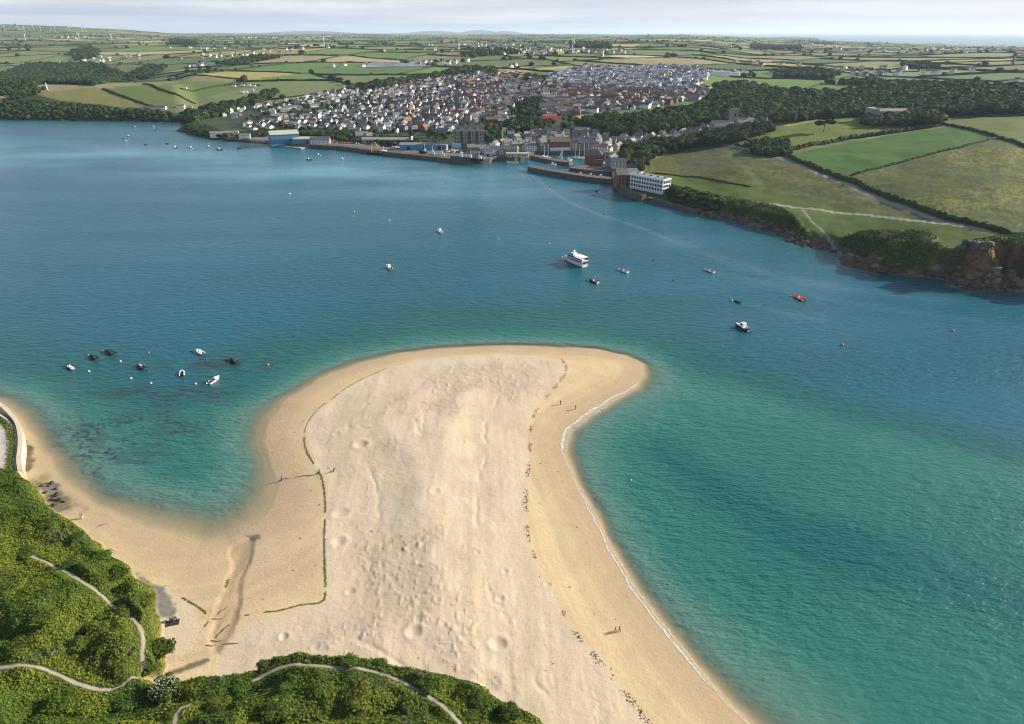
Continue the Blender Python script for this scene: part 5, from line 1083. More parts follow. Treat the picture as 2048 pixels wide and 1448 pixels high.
# church
o = at(1464, 258, 'church', "grey stone church with square tower among trees", 'church', .1)
wall_mb(26, 10, 6, 4).build('nave', M['stone'], o).location = (-15, -4, 0); mb = MB(); gable_roof(mb, 26, 10, 6, 4.4); mb.build('nave_roof', M['roof_grey'], o).location = (-15, -4, 0)
wall_mb(24, 7, 5, 3).build('aisle', M['stone'], o).location = (-15, -12.6, 0); mb = MB(); gable_roof(mb, 24, 7, 5, 3.4); mb.build('aisle_roof', M['roof_grey'], o).location = (-15, -12.6, 0)
tw = MB().box(-4, -4, -3, 4, 4, 21).box(-4.3, -4.3, 21, 4.3, 4.3, 22); 
for sx_ in (-3.6, -1.2, 1.2, 3.6):
    for sy_ in (-4, 4): tw.box(sx_ - .7, sy_ - .3, 22, sx_ + .7, sy_ + .3, 23.2); tw.box(sy_ - .29, sx_ - .69, 22, sy_ + .29, sx_ + .69, 23.19)
tw.build('tower', M['stone'], o); wins(o, 7, 8, [16], 1, ww=1.6, wh=3.2); wins(o, 7, 8, [9], 1, ww=1.0, wh=2.0)
# manor
o = at(1772, 236, 'manor_house', "low grey battlemented manor house in front of the wood", 'mansion', .05); shed(o, 42, 12, 8, 2.5, 'stone', 'roof_grey'); wins(o, 40, 12, [2, 5.4], 10); MB().box(-22, -8, -2, -14, 8, 11).build('wing', M['stone'], o)
# long pale sheds at the top of the estate
for px, py, w, lab in [(1330, 146, 60, "long pale store building at the top of the estate"), (1420, 150, 70, "long white factory roof beyond the estate"), (1455, 152, 40, "short white factory shed beyond the estate, right of the long roof"), (1235, 142, 44, "white flat building at the estate's upper left edge")]:
    o = at(px, py, 'factory_shed', lab, 'shed', -.1); shed(o, w, 22, 6, 1.5, 'render_white', 'grey')
# white hotel block on the point, with its brick neighbour
o = at(1299, 381, 'apartment_block', "long white three storey block with dark window grid on the point", 'building', -.88, None)
o.location.z += 1.8; L0, D0 = 34, 9.5
MB().box(-L0 / 2, -D0 / 2, -8, L0 / 2, D0 / 2, 9.4).build('wall', M['render_white'], o); MB().box(-L0 / 2 - .3, -D0 / 2 - .3, 9.4, L0 / 2 + .3, D0 / 2 + .3, 10.0).build('parapet', M['render_white'], o); MB().box(-L0 / 2 + .6, -D0 / 2 + .6, 10.0, L0 / 2 - .6, D0 / 2 - .6, 10.15).build('roof', M['grey'], o)
for s_, z in enumerate((1.4, 4.4, 7.6)): wins(o, L0 - 1, D0, [z], 12, ww=1.75, wh=1.9)
me_ = MB().box(-.05, -.8, -1, .05, .8, 1).mesh('window'); me_.materials.append(M['glass'])
for z in (1.4, 4.4, 7.6):
    for k in range(4): q = link('window', me_, None, o); q.location = (L0 / 2 + .03, -3.4 + 2.25 * k, z)
for z in (-.1, 2.9, 6.0): MB().box(-L0 / 2 - .1, -D0 / 2 - 1.3, z - .18, L0 / 2 + .1, -D0 / 2 - .04, z + .1).build('balcony', M['render_white'], o)
for k in range(5): MB().box(-14 + 7 * k, -.8, 10.15, -12 + 7 * k, .8, 11.2).build('roof_vent', M['grey'], o)
o = at(1252, 372, 'brick_building', "dark red brick flats with grey pitched roofs at the point", 'building', .08, 4.2)
for cx in (-5.2, 4.2): wall_mb(9, 12, 9, 3.6).build('wall', M['brick'], o).location = (cx, 0, 0); mb = MB(); gable_roof(mb, 9, 12, 9, 4.2, .2); mb.build('roof', M['roof_grey'], o).location = (cx, 0, 0)
wins(o, 17, 12, [2, 4.6, 7.2], 6, ww=1.1, wh=1.4); MB().box(1.5, -6.4, 4.5, 5, -6.08, 8.3).build('oriel', M['render_white'], o)
o = at(1224, 336, 'terrace', "narrow grey lane-side terrace above the inner pier", 'building', 1.2, 4); shed(o, 26, 8, 6, 3.4, 'stone', 'slate'); wins(o, 24, 8, [1.8, 4.4], 6)
o = at(1240, 340, 'villa', "cream villa under the trees by the harbour lane", 'house', -.6, 5); shed(o, 16, 8, 5.5, 3, 'render_cream', 'roof_grey'); wins(o, 15, 8, [1.8, 4.2], 4)
o = at(1270, 346, 'villa', "slate roofed villa with orange door below the meadow", 'house', -.4); shed(o, 13, 9, 5, 3.2, 'render_pale_blue', 'slate'); MB().box(2, -4.7, 0, 4, -4.52, 2.6).build('door', M['orange'], o); wins(o, 12, 9, [3.8], 3)
o = at(1186, 333, 'harbour_office', "red brick harbour building with hipped slate roof on pier", 'building', -.1, 3.9); wall_mb(17, 12, 8, 3, False).build('wall', M['brick'], o); mb = MB(); gable_roof(mb, 17, 12, 8, 5, .4, 5); mb.build('roof', M['roof_brown'], o); wins(o, 16, 12, [2, 5.4], 5); MB().box(-3, -9, 0, 9, -6.02, 4.2).build('annexe', M['brick'], o)
# left shore huts, headland lodge
for px, py, w, lab in [(440, 272, 22, "white club hut on the rocky left shore"), (466, 270, 14, "small white hut right of the club hut"), (490, 276, 13, "pale grey store hut left of the boat shed")]:
    o = at(px, py, 'shore_hut', lab, 'hut', .2, 4.0); shed(o, w, 7, 3.2, 1.8, 'render_white', 'roof_grey')
for px, py, w, lab in [(310, 219, 34, "long white lodge under the left headland field"), (362, 216, 12, "brown roofed house at the left headland corner"), (378, 220, 11, "white house at the foot of the left wood")]:
    o = at(px, py, 'lodge', lab, 'house', .1); shed(o, w, 8, 3.4, 2.2, 'render_white', 'roof_brown')

# ------------------------------------------------------------------ quays and piers
def wallribbon(name, label, L_, w, z0, z1, mat, cat, par=.0):
    L_ = np.asarray(L_); t = np.gradient(L_, axis=0); t /= np.linalg.norm(t, axis=1)[:, None]; n = np.c_[-t[:, 1], t[:, 0]]
    a, b = L_ + n * w / 2, L_ - n * w / 2; k = len(L_); v = [(*p, z) for P_, z in ((a, z0), (a, z1), (b, z1), (b, z0)) for p in P_]; f = []
    for i in range(k - 1):
        for s_ in range(4): q, r_ = s_ * k, ((s_ + 1) % 4) * k; f.append((q + i, q + i + 1, r_ + i + 1, r_ + i))
    f += [(0, k, 2 * k, 3 * k), (k - 1, 4 * k - 1, 3 * k - 1, 2 * k - 1)]
    mb = MB().add(v, f); me_ = mb.mesh(name); bm = bmesh.new(); bm.from_mesh(me_); bmesh.ops.recalc_face_normals(bm, faces=bm.faces); bm.to_mesh(me_); bm.free()
    return tag(link(name, me_, M[mat]), label, cat)
wallribbon('quay', "long dark stone quay wall along the town waterfront", dense(GP([(560, 292), (640, 296), (690, 299), (735, 305), (800, 313), (870, 320), (930, 327), (975, 326), (985, 320), (1040, 322)]), 8), 7, -4, 3.9, 'quay_stone', 'quay')
wallribbon('breakwater', "long dark outer breakwater curving across the harbour mouth", dense(GP([(1062, 341), (1100, 349), (1150, 357), (1190, 363), (1228, 366)]), 6), 9, -4, 4.2, 'quay_stone', 'pier')
wallribbon('pier', "short stone pier left of the inner harbour entrance", dense(GP([(1066, 316), (1090, 322), (1120, 328), (1142, 330)]), 5), 9, -4, 3.2, 'quay_stone', 'pier')
wallribbon('pier', "broad stone pier carrying the red harbour building", dense(GP([(1150, 340), (1175, 343), (1205, 346), (1226, 346)]), 5), 22, -4, 3.7, 'quay_stone', 'pier')
wallribbon('quay', "stone quay wall around the inner yacht basin", dense(GP([(1052, 314), (1070, 309), (1100, 310), (1150, 308), (1200, 312), (1226, 322)]), 5), 4, -4, 3.9, 'quay_stone', 'quay')
wallribbon('quay', "curved sea wall below the brick building on the point", dense(GP([(1230, 350), (1230, 366), (1240, 382), (1262, 395), (1288, 402)]), 4), 5, -4, 5.0, 'quay_stone', 'quay')
wallribbon('slipway_wall', "low stone jetty below the white block", dense(GP([(1298, 400), (1330, 409), (1372, 420), (1400, 427)]), 4), 6, -3, 2.6, 'quay_stone', 'jetty')
wallribbon('slipway', "brown sloping boat slip in front of the boat shed", dense(GP([(545, 290), (580, 294), (610, 297)]), 4), 12, -3, 1.2, 'concrete', 'slipway')
wallribbon('sea_wall', "pale stone sea wall curving round the left beach edge", dense(GP([(-40, 800), (0, 812), (24, 834), (38, 852), (44, 880), (43, 905), (40, 925), (43, 946)], 2.6), 1.0), 1.3, -.5, 4.1, 'render_cream', 'wall')
# ================================================================== boats
def hull_mb(L, W, Hh, fine=2.2, floor=.35, rim=.12):
    mb = MB(); N = 10; rings = []
    for i in range(N):
        t = i / (N - 1); x = -L / 2 + L * t; b = W / 2 * (1 - max(0, (t - .42) / .58) ** fine) * (.88 + .12 * min(1, t * 3)); b = max(b, .02); z = Hh * (1 + .38 * t * t)
        bi = max(b - rim, .01); fz = Hh * floor if t < .97 else z - .02
        rings.append([(x + (.10 * L * .4 if i == N - 1 else 0), b, z), (x, b * .86, .12 * Hh), (x - (.05 * L if i == N - 1 else 0), 0, -.35 * Hh), (x, -b * .86, .12 * Hh), (x + (.10 * L * .4 if i == N - 1 else 0), -b, z), (x, -bi, z), (x, -bi * .95, fz), (x, bi * .95, fz), (x, bi, z)])
    v = [p for r_ in rings for p in r_]; f, m = [], []
    for i in range(N - 1):
        for k in range(9): f.append((i * 9 + k, i * 9 + (k + 1) % 9, (i + 1) * 9 + (k + 1) % 9, (i + 1) * 9 + k)); m.append(0 if k < 5 or k == 8 else 1)
    f.append((0, 1, 2, 3, 4, 5, 6, 7, 8)); m.append(0); f.append(tuple((N - 1) * 9 + k for k in range(8, -1, -1))); m.append(0)
    mb.add(v, f); mb.m = m; return mb
def outboard(parent, x, y=0, z=.5, s=1.0, mat='black'):
    ob = MB().box(x - .34 * s, y - .2 * s, z + .15 * s, x + .22 * s, y + .2 * s, z + .75 * s, 0, .06, .05).box(x - .18 * s, y - .08 * s, z - .9 * s, x + .06 * s, y + .08 * s, z + .15 * s).box(x - .3 * s, y - .14 * s, z - .95 * s, x + .14 * s, y + .14 * s, z - .85 * s)
    return ob.build('outboard_motor', M[mat], parent)
def at_water(px, py, bow=None, heading=None):
    x, y = map(float, G(px, py)); h = heading
    if bow is not None: bx, by = map(float, G(*bow)); h = math.atan2(by - y, bx - x)
    return x, y, h
def boat(name, label, cat, px, py, bow, group=None):
    x, y, h = at_water(px, py, bow); o = empty(name, (x, y, 0), h); tag(o, label, cat, group); return o
def rib(px, py, bow, label, L=5.6, tube='black', seat='charcoal', cons='charcoal', arch=False, cover=None, motor='black', fend=0):
    o = boat('inflatable_boat', label, 'boat', px, py, bow, 'small boats moored in the bay'); W = L * .36; r_ = .24
    pts = [(-L / 2, W / 2, .42), (-.1 * L, W / 2, .42), (.22 * L, W * .44, .48), (.40 * L, W * .22, .58), (.48 * L, 0, .64), (.40 * L, -W * .22, .58), (.22 * L, -W * .44, .48), (-.1 * L, -W / 2, .42), (-L / 2, -W / 2, .42)]
    MB().tube(pts, [r_ * .7] + [r_] * 7 + [r_ * .7], 9).build('tube', M[tube], o, True)
    hull_mb(L * .92, W * .9, .38, 2.0, .5, .05).build('hull', [M['grey'], M[seat]], o)
    MB().box(-.02 * L, -.32, .2, .10 * L, .32, 1.15, 0, .08, .05).build('console', M[cons], o); MB().box(-.26 * L, -.28, .2, -.10 * L, .28, .85, 0, .04, .02).build('seat', M[seat], o)
    outboard(o, -L / 2 - .05, 0, .35, 1.15, motor)
    if arch: MB().tube([(-.40 * L, W * .4, .5), (-.42 * L, W * .34, 1.7), (-.42 * L, -W * .34, 1.7), (-.40 * L, -W * .4, .5)], .05, 6).build('arch', M['grey'], o)
    if cover: MB().box(-.34 * L, -W * .36, .5, .28 * L, W * .36, .95, 0, .5, .25).build('cover', M[cover], o)
    for k in range(fend): MB().ball((.05 * L - k * .9, W * .1, 1.25 - .1 * k), .3).build('fender', M['white'], o)
    return o
rib(141, 735, (131, 729), "dark inflatable with white seats and twin white engines, leftmost in bay", 5.8, 'black', 'white', 'white', motor='white')
rib(187, 716, (177, 712), "black covered inflatable with yellow buoy at its bow", 5.6, 'black', 'charcoal', 'charcoal', cover='charcoal')
rib(220, 706, (209, 702), "long black inflatable, uppermost of the left boats", 6.6, 'black', 'charcoal', 'charcoal', cover='charcoal')
rib(282, 735, (273, 731), "black inflatable with two white fenders on its console", 5.4, 'black', 'charcoal', 'charcoal', fend=2, arch=True)
rib(364, 748, (365, 738), "white inflatable with dark interior, bow pointing away", 4.6, 'gel', 'charcoal', 'charcoal')
rib(400, 705, (391, 699), "white inflatable with black engine near upper middle of bay", 5.4, 'gel', 'cloth_white', 'cloth_white')
rib(467, 723, (458, 719), "black inflatable with raised dark console, rightmost in bay", 5.6, 'black', 'charcoal', 'charcoal', arch=True, cover='charcoal')
rib(1598, 597, (1586, 591), "bright orange rigid inflatable moored off the headland", 8.0, 'orange', 'orange', 'white', arch=True)
def cuddy(px, py, bow, label, L=6, hullm='gel', top='gel', group=None, wheel=False, motor='black'):
    o = boat('motor_boat', label, 'boat', px, py, bow, group); W = L * .38; Hh = L * .125
    hull_mb(L, W, Hh, 2.2, .3, .1).build('hull', [M[hullm], M['gel']], o)
    MB().add([(.02 * L, -W * .42, Hh * 1.05), (.02 * L, W * .42, Hh * 1.05), (.30 * L, W * .30, Hh * 1.18), (.30 * L, -W * .30, Hh * 1.18), (.02 * L, -W * .34, Hh * 1.7), (.02 * L, W * .34, Hh * 1.7), (.22 * L, W * .2, Hh * 1.6), (.22 * L, -W * .2, Hh * 1.6), (.47 * L, 0, Hh * 1.36)], [(4, 7, 6, 5), (0, 4, 5, 1), (1, 5, 6, 2), (0, 3, 7, 4), (3, 2, 6, 7), (3, 8, 2)]).build('cabin', M[top], o)
    if wheel:
        MB().box(-.14 * L, -W * .33, Hh * .5, .10 * L, W * .33, Hh * 2.7, 0, .2, .1).build('wheelhouse', M[top], o)
        MB().box(-.05 * L, -W * .335, Hh * 1.8, .075 * L, W * .335, Hh * 2.4, 0, .05, .0).build('window', M['glass'], o)
        MB().tube([(-.02 * L, 0, Hh * 2.7), (-.02 * L, 0, Hh * 4)], .04, 5).build('mast', M['grey'], o)
    else: MB().add([(.03 * L, -W * .36, Hh * 1.65), (.03 * L, W * .36, Hh * 1.65), (-.05 * L, W * .32, Hh * 2.2), (-.05 * L, -W * .32, Hh * 2.2), (-.02 * L, 0, Hh * 2.2), (.06 * L, 0, Hh * 1.7)], [(0, 5, 4, 3), (5, 1, 2, 4)]).build('windscreen', M['glass'], o)
    MB().box(-.34 * L, -W * .3, Hh * .3, -.22 * L, W * .3, Hh * .85).build('seat', M['charcoal'], o); outboard(o, -L / 2 - .1, 0, Hh * .8, 1.1, motor); return o
cuddy(428, 762, (437, 756), "white cabin motorboat with bow pointing right, lowest in bay", 6.0)
cuddy(778, 536, (770, 531), "white wheelhouse motorboat alone in mid channel, nearer of two", 6.4, wheel=True)
cuddy(880, 464, (872, 459), "white wheelhouse cruiser alone in mid channel, farther of two", 7.0, wheel=True, motor='white')
cuddy(1485, 657, (1470, 650), "navy blue fishing boat with small white wheelhouse", 8.6, 'navy', 'gel', None, True)
def launch(px, py, bow, label, hullm, cov, L=6.4):
    o = boat('launch', label, 'boat', px, py, bow); W = L * .34; Hh = .75
    hull_mb(L, W, Hh, 2.4, .35, .1).build('hull', [M[hullm], M['wood_deck']], o); MB().box(-.05 * L, -W * .3, .3, .34 * L, W * .3, 1.15, 0, .7, .3).build('cover', M[cov], o); MB().box(-.02 * L, -.4, .3, .03 * L, .4, 1.35).build('engine_box', M['cloth_white'], o)
    for x in (-.18, -.32): MB().box(x * L - .2, -W * .4, .5, x * L + .2, W * .4, .6).build('thwart', M['wood_deck'], o)
    MB().box(-L / 2 - .04, -W * .4, .1, -L / 2 - .0, W * .4, .85).build('transom', M['gel'], o)
launch(1187, 564, (1178, 561), "open launch with dark hull and brown cover below the tour ship", 'navy', 'brown_cover')
launch(1247, 543, (1238, 540), "white open launch with brown cover right of the tour ship", 'gel', 'brown_cover')
launch(1419, 543, (1410, 540), "white and grey open launch far right of the tour ship", 'gel', 'wood_deck')
o = boat('dinghy', "small dark dinghy moored to a pale buoy", 'boat', 1475, 604, (1468, 602)); hull_mb(3.6, 1.5, .5, 2.2, .4, .08).build('hull', [M['black'], M['grey']], o); MB().box(-.2, -.65, .3, .1, .65, .38).build('thwart', M['grey'], o); outboard(o, -1.85, 0, .35, .8)
# tour ship
o = boat('tour_ship', "white two deck passenger ship moored in mid channel", 'ship', 1150, 526, (1130, 518)); L, W = 18.0, 5.0
hull_mb(L, W, 1.7, 2.3, .7, .15).build('hull', [M['gel'], M['grey']], o)
MB().box(-8.6, -2.15, 1.2, 3.4, 2.15, 3.6).build('saloon', M['gel'], o)
for sgn in (-1, 1):
    for k in range(7):
        q = MB().box(-8.0 + k * 1.6, sgn * 2.17 - .03, 2.1, -6.8 + k * 1.6, sgn * 2.17 + .03, 3.1).build('window', M['glass'], o)
MB().box(-9.0, -2.5, 3.6, 3.6, 2.5, 3.8).build('upper_deck', M['gel'], o); MB().box(-8.6, -2.3, 5.2, -.6, 2.3, 5.4).build('awning', M['gel'], o)
for x in (-8.3, -4.5, -.9):
    for sgn in (-1, 1): MB().tube([(x, sgn * 2.2, 3.8), (x, sgn * 2.2, 5.2)], .06, 5).build('awning_post', M['grey'], o)
for sgn in (-1, 1): MB().box(-8.9, sgn * 2.42 - .03, 3.8, 3.4, sgn * 2.42 + .03, 4.6).build('bulwark', M['navy'], o)
wh = MB().box(-.2, -1.5, 3.8, 2.8, 1.5, 6.0, 0, .3, .15).build('wheelhouse', M['gel'], o); MB().box(.2, -1.45, 4.8, 2.72, 1.45, 5.5, 0, .05, .02).build('window', M['glass'], wh); MB().tube([(1, 0, 6), (1, 0, 8.2)], .07, 6).box(.6, -.7, 7.0, 1.4, .7, 7.2).build('mast', M['gel'], o); MB().ball((.4, .6, 6.4), .45).build('radar_dome', M['gel'], o)
MB().box(3.6, -1.8, 1.7, 5.2, 1.8, 2.5).build('fore_cabin', M['navy'], o); MB().box(-9.0, -1.9, 1.9, -8.95, 1.9, 2.9).build('stern_window', M['glass'], o)
# far small boats
def small_boat(px, py, label, kind, hd, s=1.0):
    x, y = map(float, G(px, py)); o = empty('moored_boat', (x, y, 0), hd, s * .62); tag(o, label, 'boat', 'boats moored off the town')
    hull_mb(6.5, 2.4, .95, 2.3, .35, .1).build('hull', [M['gel' if kind % 2 == 0 else 'navy'], M['wood_deck']], o)
    if kind != 3: MB().box(-.2, -.8, .4, 1.9, .8, 2.3, 0, .3, .15).build('wheelhouse', M['gel'], o); MB().box(.1, -.81, 1.4, 1.7, .81, 1.95, 0, .1).build('window', M['glass'], o)
    else: MB().box(-1.6, -.8, .6, 1.2, .8, 1.2, 0, .4, .3).build('cover', M['charcoal'], o)
    if kind == 4 or kind == 1: MB().tube([(.5, 0, .8), (.5, 0, 3.2 if kind == 1 else 9.5)], .06, 5).build('mast', M['gel'], o)
for px, py, lab, k, h, s in [(270, 254, "dark little boat with pale stern, farthest left group top", 1, 2.8, 1.0), (308, 254, "bright white boat, farthest of the left moorings", 0, 2.2, 1.2), (311, 262, "tiny dark boat just below the bright white boat", 3, 2.8, .9), (257, 273, "dark boat with pale cabin, upper of left trio", 1, 2.6, 1.1), (247, 277, "dark boat at the far left of the moorings", 3, 2.8, 1.0), (252, 282, "pale cabin boat, lowest of left trio", 0, 2.7, 1.0), (291, 290, "lone dark boat below the left trio", 3, 2.8, 1.1),
                             (334, 288, "small grey boat midway along the left moorings", 3, 2.9, 1.1), (351, 296, "larger dark hulled boat with white cabin, left of pair", 1, 2.5, 1.6), (382, 296, "larger boat with pale cabin, right of pair", 0, 2.6, 1.5), (414, 283, "tiny dark boat close under the rocky shore", 3, 3.0, .8), (418, 294, "white sailing boat with tall mast off the rocky shore", 4, 2.9, 1.2), (439, 300, "long dark fishing boat with white wheelhouse off the boatyard", 1, 3.0, 1.7), (478, 298, "low dark boat between fishing boat and boat shed", 3, 3.1, 1.2),
                             (618, 320, "white boat below the blue shed, leftmost of three", 1, 3.0, 1.4), (637, 311, "white boat below the pink gable, uppermost of three", 0, 3.0, 1.4), (685, 319, "white boat, rightmost of three off the quay", 0, 2.2, 1.3)]: small_boat(px, py, lab, k, h, s)
def yacht(px, py, label, L=11, mast=15, hd=.2, sail=False, hullm='gel', z=0):
    x, y = map(float, G(px, py)); o = empty('yacht', (x, y, z), hd); tag(o, label, 'yacht', 'yachts in the inner harbour'); W = L * .3
    hull_mb(L, W, 1.1, 2.0, .85, .1).build('hull', [M[hullm], M['wood_deck']], o); MB().box(-.1 * L, -W * .26, 1.0, .2 * L, W * .26, 1.75, 0, .5, .2).build('coachroof', M['gel'], o)
    mb = MB().tube([(.08 * L, 0, 1), (.08 * L, 0, mast)], .15, 6); mb.tube([(.08 * L, -1.3, mast * .6), (.08 * L, 1.3, mast * .6)], .05, 4); mb.build('mast', M['gel'], o); MB().tube([(.08 * L, 0, 2.6), (-.36 * L, 0, 2.6)], .12, 6).build('boom', M['gel'], o); MB().tube([(.05 * L, 0, 2.85), (-.34 * L, 0, 2.8)], .2, 6).build('furled_sail', M['navy' if not sail else 'cloth_white'], o)
    if sail: MB().add([(.07 * L, -.02, 3), (.07 * L, -.02, mast - 1), (-.22 * L, -.1, 3), (.07 * L, .04, 3), (.07 * L, .04, mast - 1), (-.22 * L, -.04, 3)], [(0, 1, 2), (5, 4, 3), (0, 2, 5, 3), (1, 0, 3, 4), (2, 1, 4, 5)]).build('sail', M['cloth_white'], o)
for i, (px, py, L, ms, hd) in enumerate([(1088, 316, 10, 13, .9), (1095, 318, 11, 15, .9), (1149, 317, 12, 16, .1), (1157, 316, 11, 14, .15), (1166, 318, 12, 16, .1), (1174, 319, 13, 17, .1), (1208, 328, 9, 12, .5), (1217, 330, 9, 11, .5), (1224, 332, 9, 12, .6)]):
    yacht(px, py, f"white yacht with bare mast in the inner harbour, {nth(i + 1)} mast from left", L, ms, hd)
yacht(1123, 321, "dark hulled ketch with raised white sail behind the short pier", 13, 15, .2, True, 'navy')
for i, (px, py, hd) in enumerate([(1104, 331, .05), (1136, 322, .3), (1184, 319, .2), (1160, 352, .1), (1180, 354, 0), (1200, 356, .1)]):
    x, y = map(float, G(px, py)); o = empty('harbour_boat', (x, y, 0), hd, 1.25); tag(o, f"small white motor boat inside the harbour walls, {nth(i + 1)} from left" if i not in (0,) else "white trip boat moored at the end of the short pier", 'boat', 'small boats in the harbour'); hull_mb(7, 2.5, 1.0, 2.2, .4, .1).build('hull', [M['gel'], M['grey']], o); MB().box(-.6, -.9, .5, 1.6, .9, 2.4, 0, .3, .15).build('wheelhouse', M['gel'], o)
# working vessel with orange crane, trawlers, trip boat by the office
def trawler(px, py, label, L, hullm, housem, hd, z=0, crane=False, cat='fishing boat'):
    x, y = map(float, G(px, py, z)); o = empty('trawler', (x, y, z), hd); tag(o, label, cat, 'working boats at the fish quay'); W = L * .28; hull_mb(L, W, 1.9, 2.2, .6, .15).build('hull', [M[hullm], M['brown_cover']], o)
    w_ = MB().box(-.36 * L, -W * .3, 1.2, -.12 * L, W * .3, 4.6, 0, .3, .2).build('wheelhouse', M[housem], o); MB().box(-.14 * L, -W * .28, 3.2, -.118 * L, W * .28, 4.2).build('window', M['glass'], w_); MB().tube([(-.24 * L, 0, 4.6), (-.24 * L, 0, 9)], .14, 6).build('mast', M['gel'], o)
    if crane: MB().tube([(.30 * L, 0, 1.5), (.26 * L, 0, 11), (.10 * L, 0, 12.5), (-.02 * L, 0, 7)], [.6, .5, .45, .3], 8).build('crane', M['yellow'], o); MB().box(-.05 * L, -W * .3, 1.6, .2 * L, W * .3, 2.8).build('hold', M['red'], o)
    else: MB().tube([(-.44 * L, W * .3, 1.8), (-.44 * L, W * .25, 6), (-.44 * L, -W * .25, 6), (-.44 * L, -W * .3, 1.8)], .14, 6).build('gantry', M['green'], o)
trawler(757, 309, "black and red dredger with tall orange crane at the quay", 26, 'black', 'gel', math.pi - .15, 0, True, 'ship')
trawler(1026, 327, "white and yellow trip boat below the quay office", 12, 'gel', 'yellow', math.pi, 0)
for i, (px, py, hm, L) in enumerate([(915, 317, 'green', 15), (935, 319, 'green', 13), (953, 321, 'navy', 14), (880, 311, 'gel', 9), (862, 308, 'gel', 8), (846, 306, 'navy', 9)]): trawler(px, py, f"{'green' if hm == 'green' else 'dark blue' if hm == 'navy' else 'white'} hulled fishing boat laid up on the quay, {nth([3, 2, 1, 4, 5, 6][i])} from the right end", L, hm, 'gel', math.pi - .12, 3.9)

# ------------------------------------------------------------------ buoys
def buoy(px, py, mat, label, r=.45, top=True):
    x, y = map(float, G(px, py)); o = link('buoy', MB().ball((0, 0, .12), r, 0, .9, 12, 8).tube([(0, 0, r * .8), (0, 0, r * 1.35)], r * .25, 6, 1).mesh('buoy', True)); o.data.materials.append(M[mat]); o.data.materials.append(M['grey']); o.location = (x, y, 0); tag(o, label, 'buoy', 'mooring buoys')
for px, py, m_, lab, r_ in [(178, 743, 'white', "white buoy between the leftmost inflatable and the open bay", .45), (241, 723, 'render_cream', "cream buoy below the long black inflatable", .45), (262, 757, 'white', "white buoy below and left of the inflatable with fenders", .45), (297, 706, 'grey', "grey buoy alone between the two upper inflatables", .45), (302, 767, 'render_cream', "cream buoy lowest in the middle of the bay", .45), (391, 768, 'white', "white buoy just left of the cabin motorboat", .42), (536, 730, 'yellow', "yellow buoy alone off the sand spit", .45), (177, 711, 'yellow', "yellow buoy at the bow of the black covered inflatable", .4), (204, 703, 'grey', "grey buoy ahead of the long black inflatable", .42), (383, 703, 'black', "black buoy ahead of the white inflatable", .4), (453, 720, 'black', "black buoy ahead of the rightmost black inflatable", .4),
                       (1124, 515, 'yellow', "yellow buoy at the bow of the passenger ship", .6), (1173, 560, 'black', "black buoy ahead of the dark launch", .5), (1234, 540, 'orange', "orange buoy ahead of the brown covered launch", .45), (1405, 540, 'orange', "orange buoy ahead of the grey launch", .45), (1463, 601, 'yellow', "pale yellow buoy beside the little dinghy", .6), (1580, 592, 'grey', "grey buoy ahead of the orange inflatable", .45), (1466, 653, 'white', "white buoy ahead of the navy fishing boat", .5),
                       (1307, 520, 'black', "dark buoy alone right of the passenger ship", .5), (1347, 561, 'black', "dark buoy alone between launch and dinghy", .5), (1684, 690, 'orange', "orange buoy in open water below the orange inflatable", .65), (1905, 662, 'orange', "orange buoy alone near the right side of the channel", .65), (1193, 383, 'black', "big black buoy outside the breakwater", 1.1), (1101, 374, 'red', "red buoy outside the breakwater", .8), (1209, 427, 'red', "red buoy in mid water below the point", .7), (579, 388, 'white', "white buoy far out in the wide left water", .8), (708, 424, 'yellow', "yellow buoy left of the farther cruiser", .7), (779, 441, 'white', "white buoy above the nearer motorboat", .6), (997, 478, 'yellow', "yellow buoy right of the farther cruiser", .5), (1098, 487, 'yellow', "yellow buoy just above and left of the ship", .5), (1262, 961, 'white', "tiny white float off the right beach", .3)]: buoy(px, py, m_, lab, r_)

# ------------------------------------------------------------------ cars on the quay
def car_mesh(mat):
    mb = MB().box(-2.1, -.85, .3, 2.1, .85, .85, 0, .08, .05).box(-1.5, -.78, .85, 1.0, .78, 1.42, 1, .45, .12).box(-1.05, -.64, 1.42, .55, .64, 1.47, 0)
    for x in (-1.3, 1.3):
        for y in (-.86, .66): mb.tube([(x, y, .32), (x, y + .2, .32)], .32, 8, 2)
    me_ = mb.mesh('parked_car')
    for k in (mat, 'glass', 'black'): me_.materials.append(M[k])
    return me_
CARM = {'white': car_mesh('gel'), 'silver': car_mesh('grey'), 'dark blue': car_mesh('navy'), 'red': car_mesh('red'), 'black': car_mesh('charcoal')}
crng = np.random.default_rng(17)
for (a, b), n, where in [(((885, 303), (1012, 313)), 24, "front row of the quay car park"), (((880, 299), (1000, 308)), 22, "back row of the quay car park"), (((662, 285), (720, 288)), 12, "row beside the pink gable boathouse"), (((668, 281), (700, 283)), 7, "back row near the boathouse"), (((742, 290), (818, 297)), 13, "row by the goods shed"), (((1196, 337), (1222, 343)), 6, "row beside the red harbour building"), (((1246, 386), (1268, 392)), 6, "row below the brick building on the point")]:
    pa, pb = np.array(G(*a, 3.7)), np.array(G(*b, 3.7)); ang = math.atan2(pb[1] - pa[1], pb[0] - pa[0])
    for i in range(n):
        p = pa + (pb - pa) * (i + .5) / n; c = str(crng.choice(list(CARM), p=[.36, .24, .14, .1, .16])); o = link('parked_car', CARM[c]); o.location = (p[0], p[1], float(H(*p))); o.rotation_euler = (0, 0, ang + math.pi / 2 + crng.normal(0, .05)); tag(o, f"{c} parked car, {nth(i + 1)} in the {where}", 'car', 'cars parked on the quays')
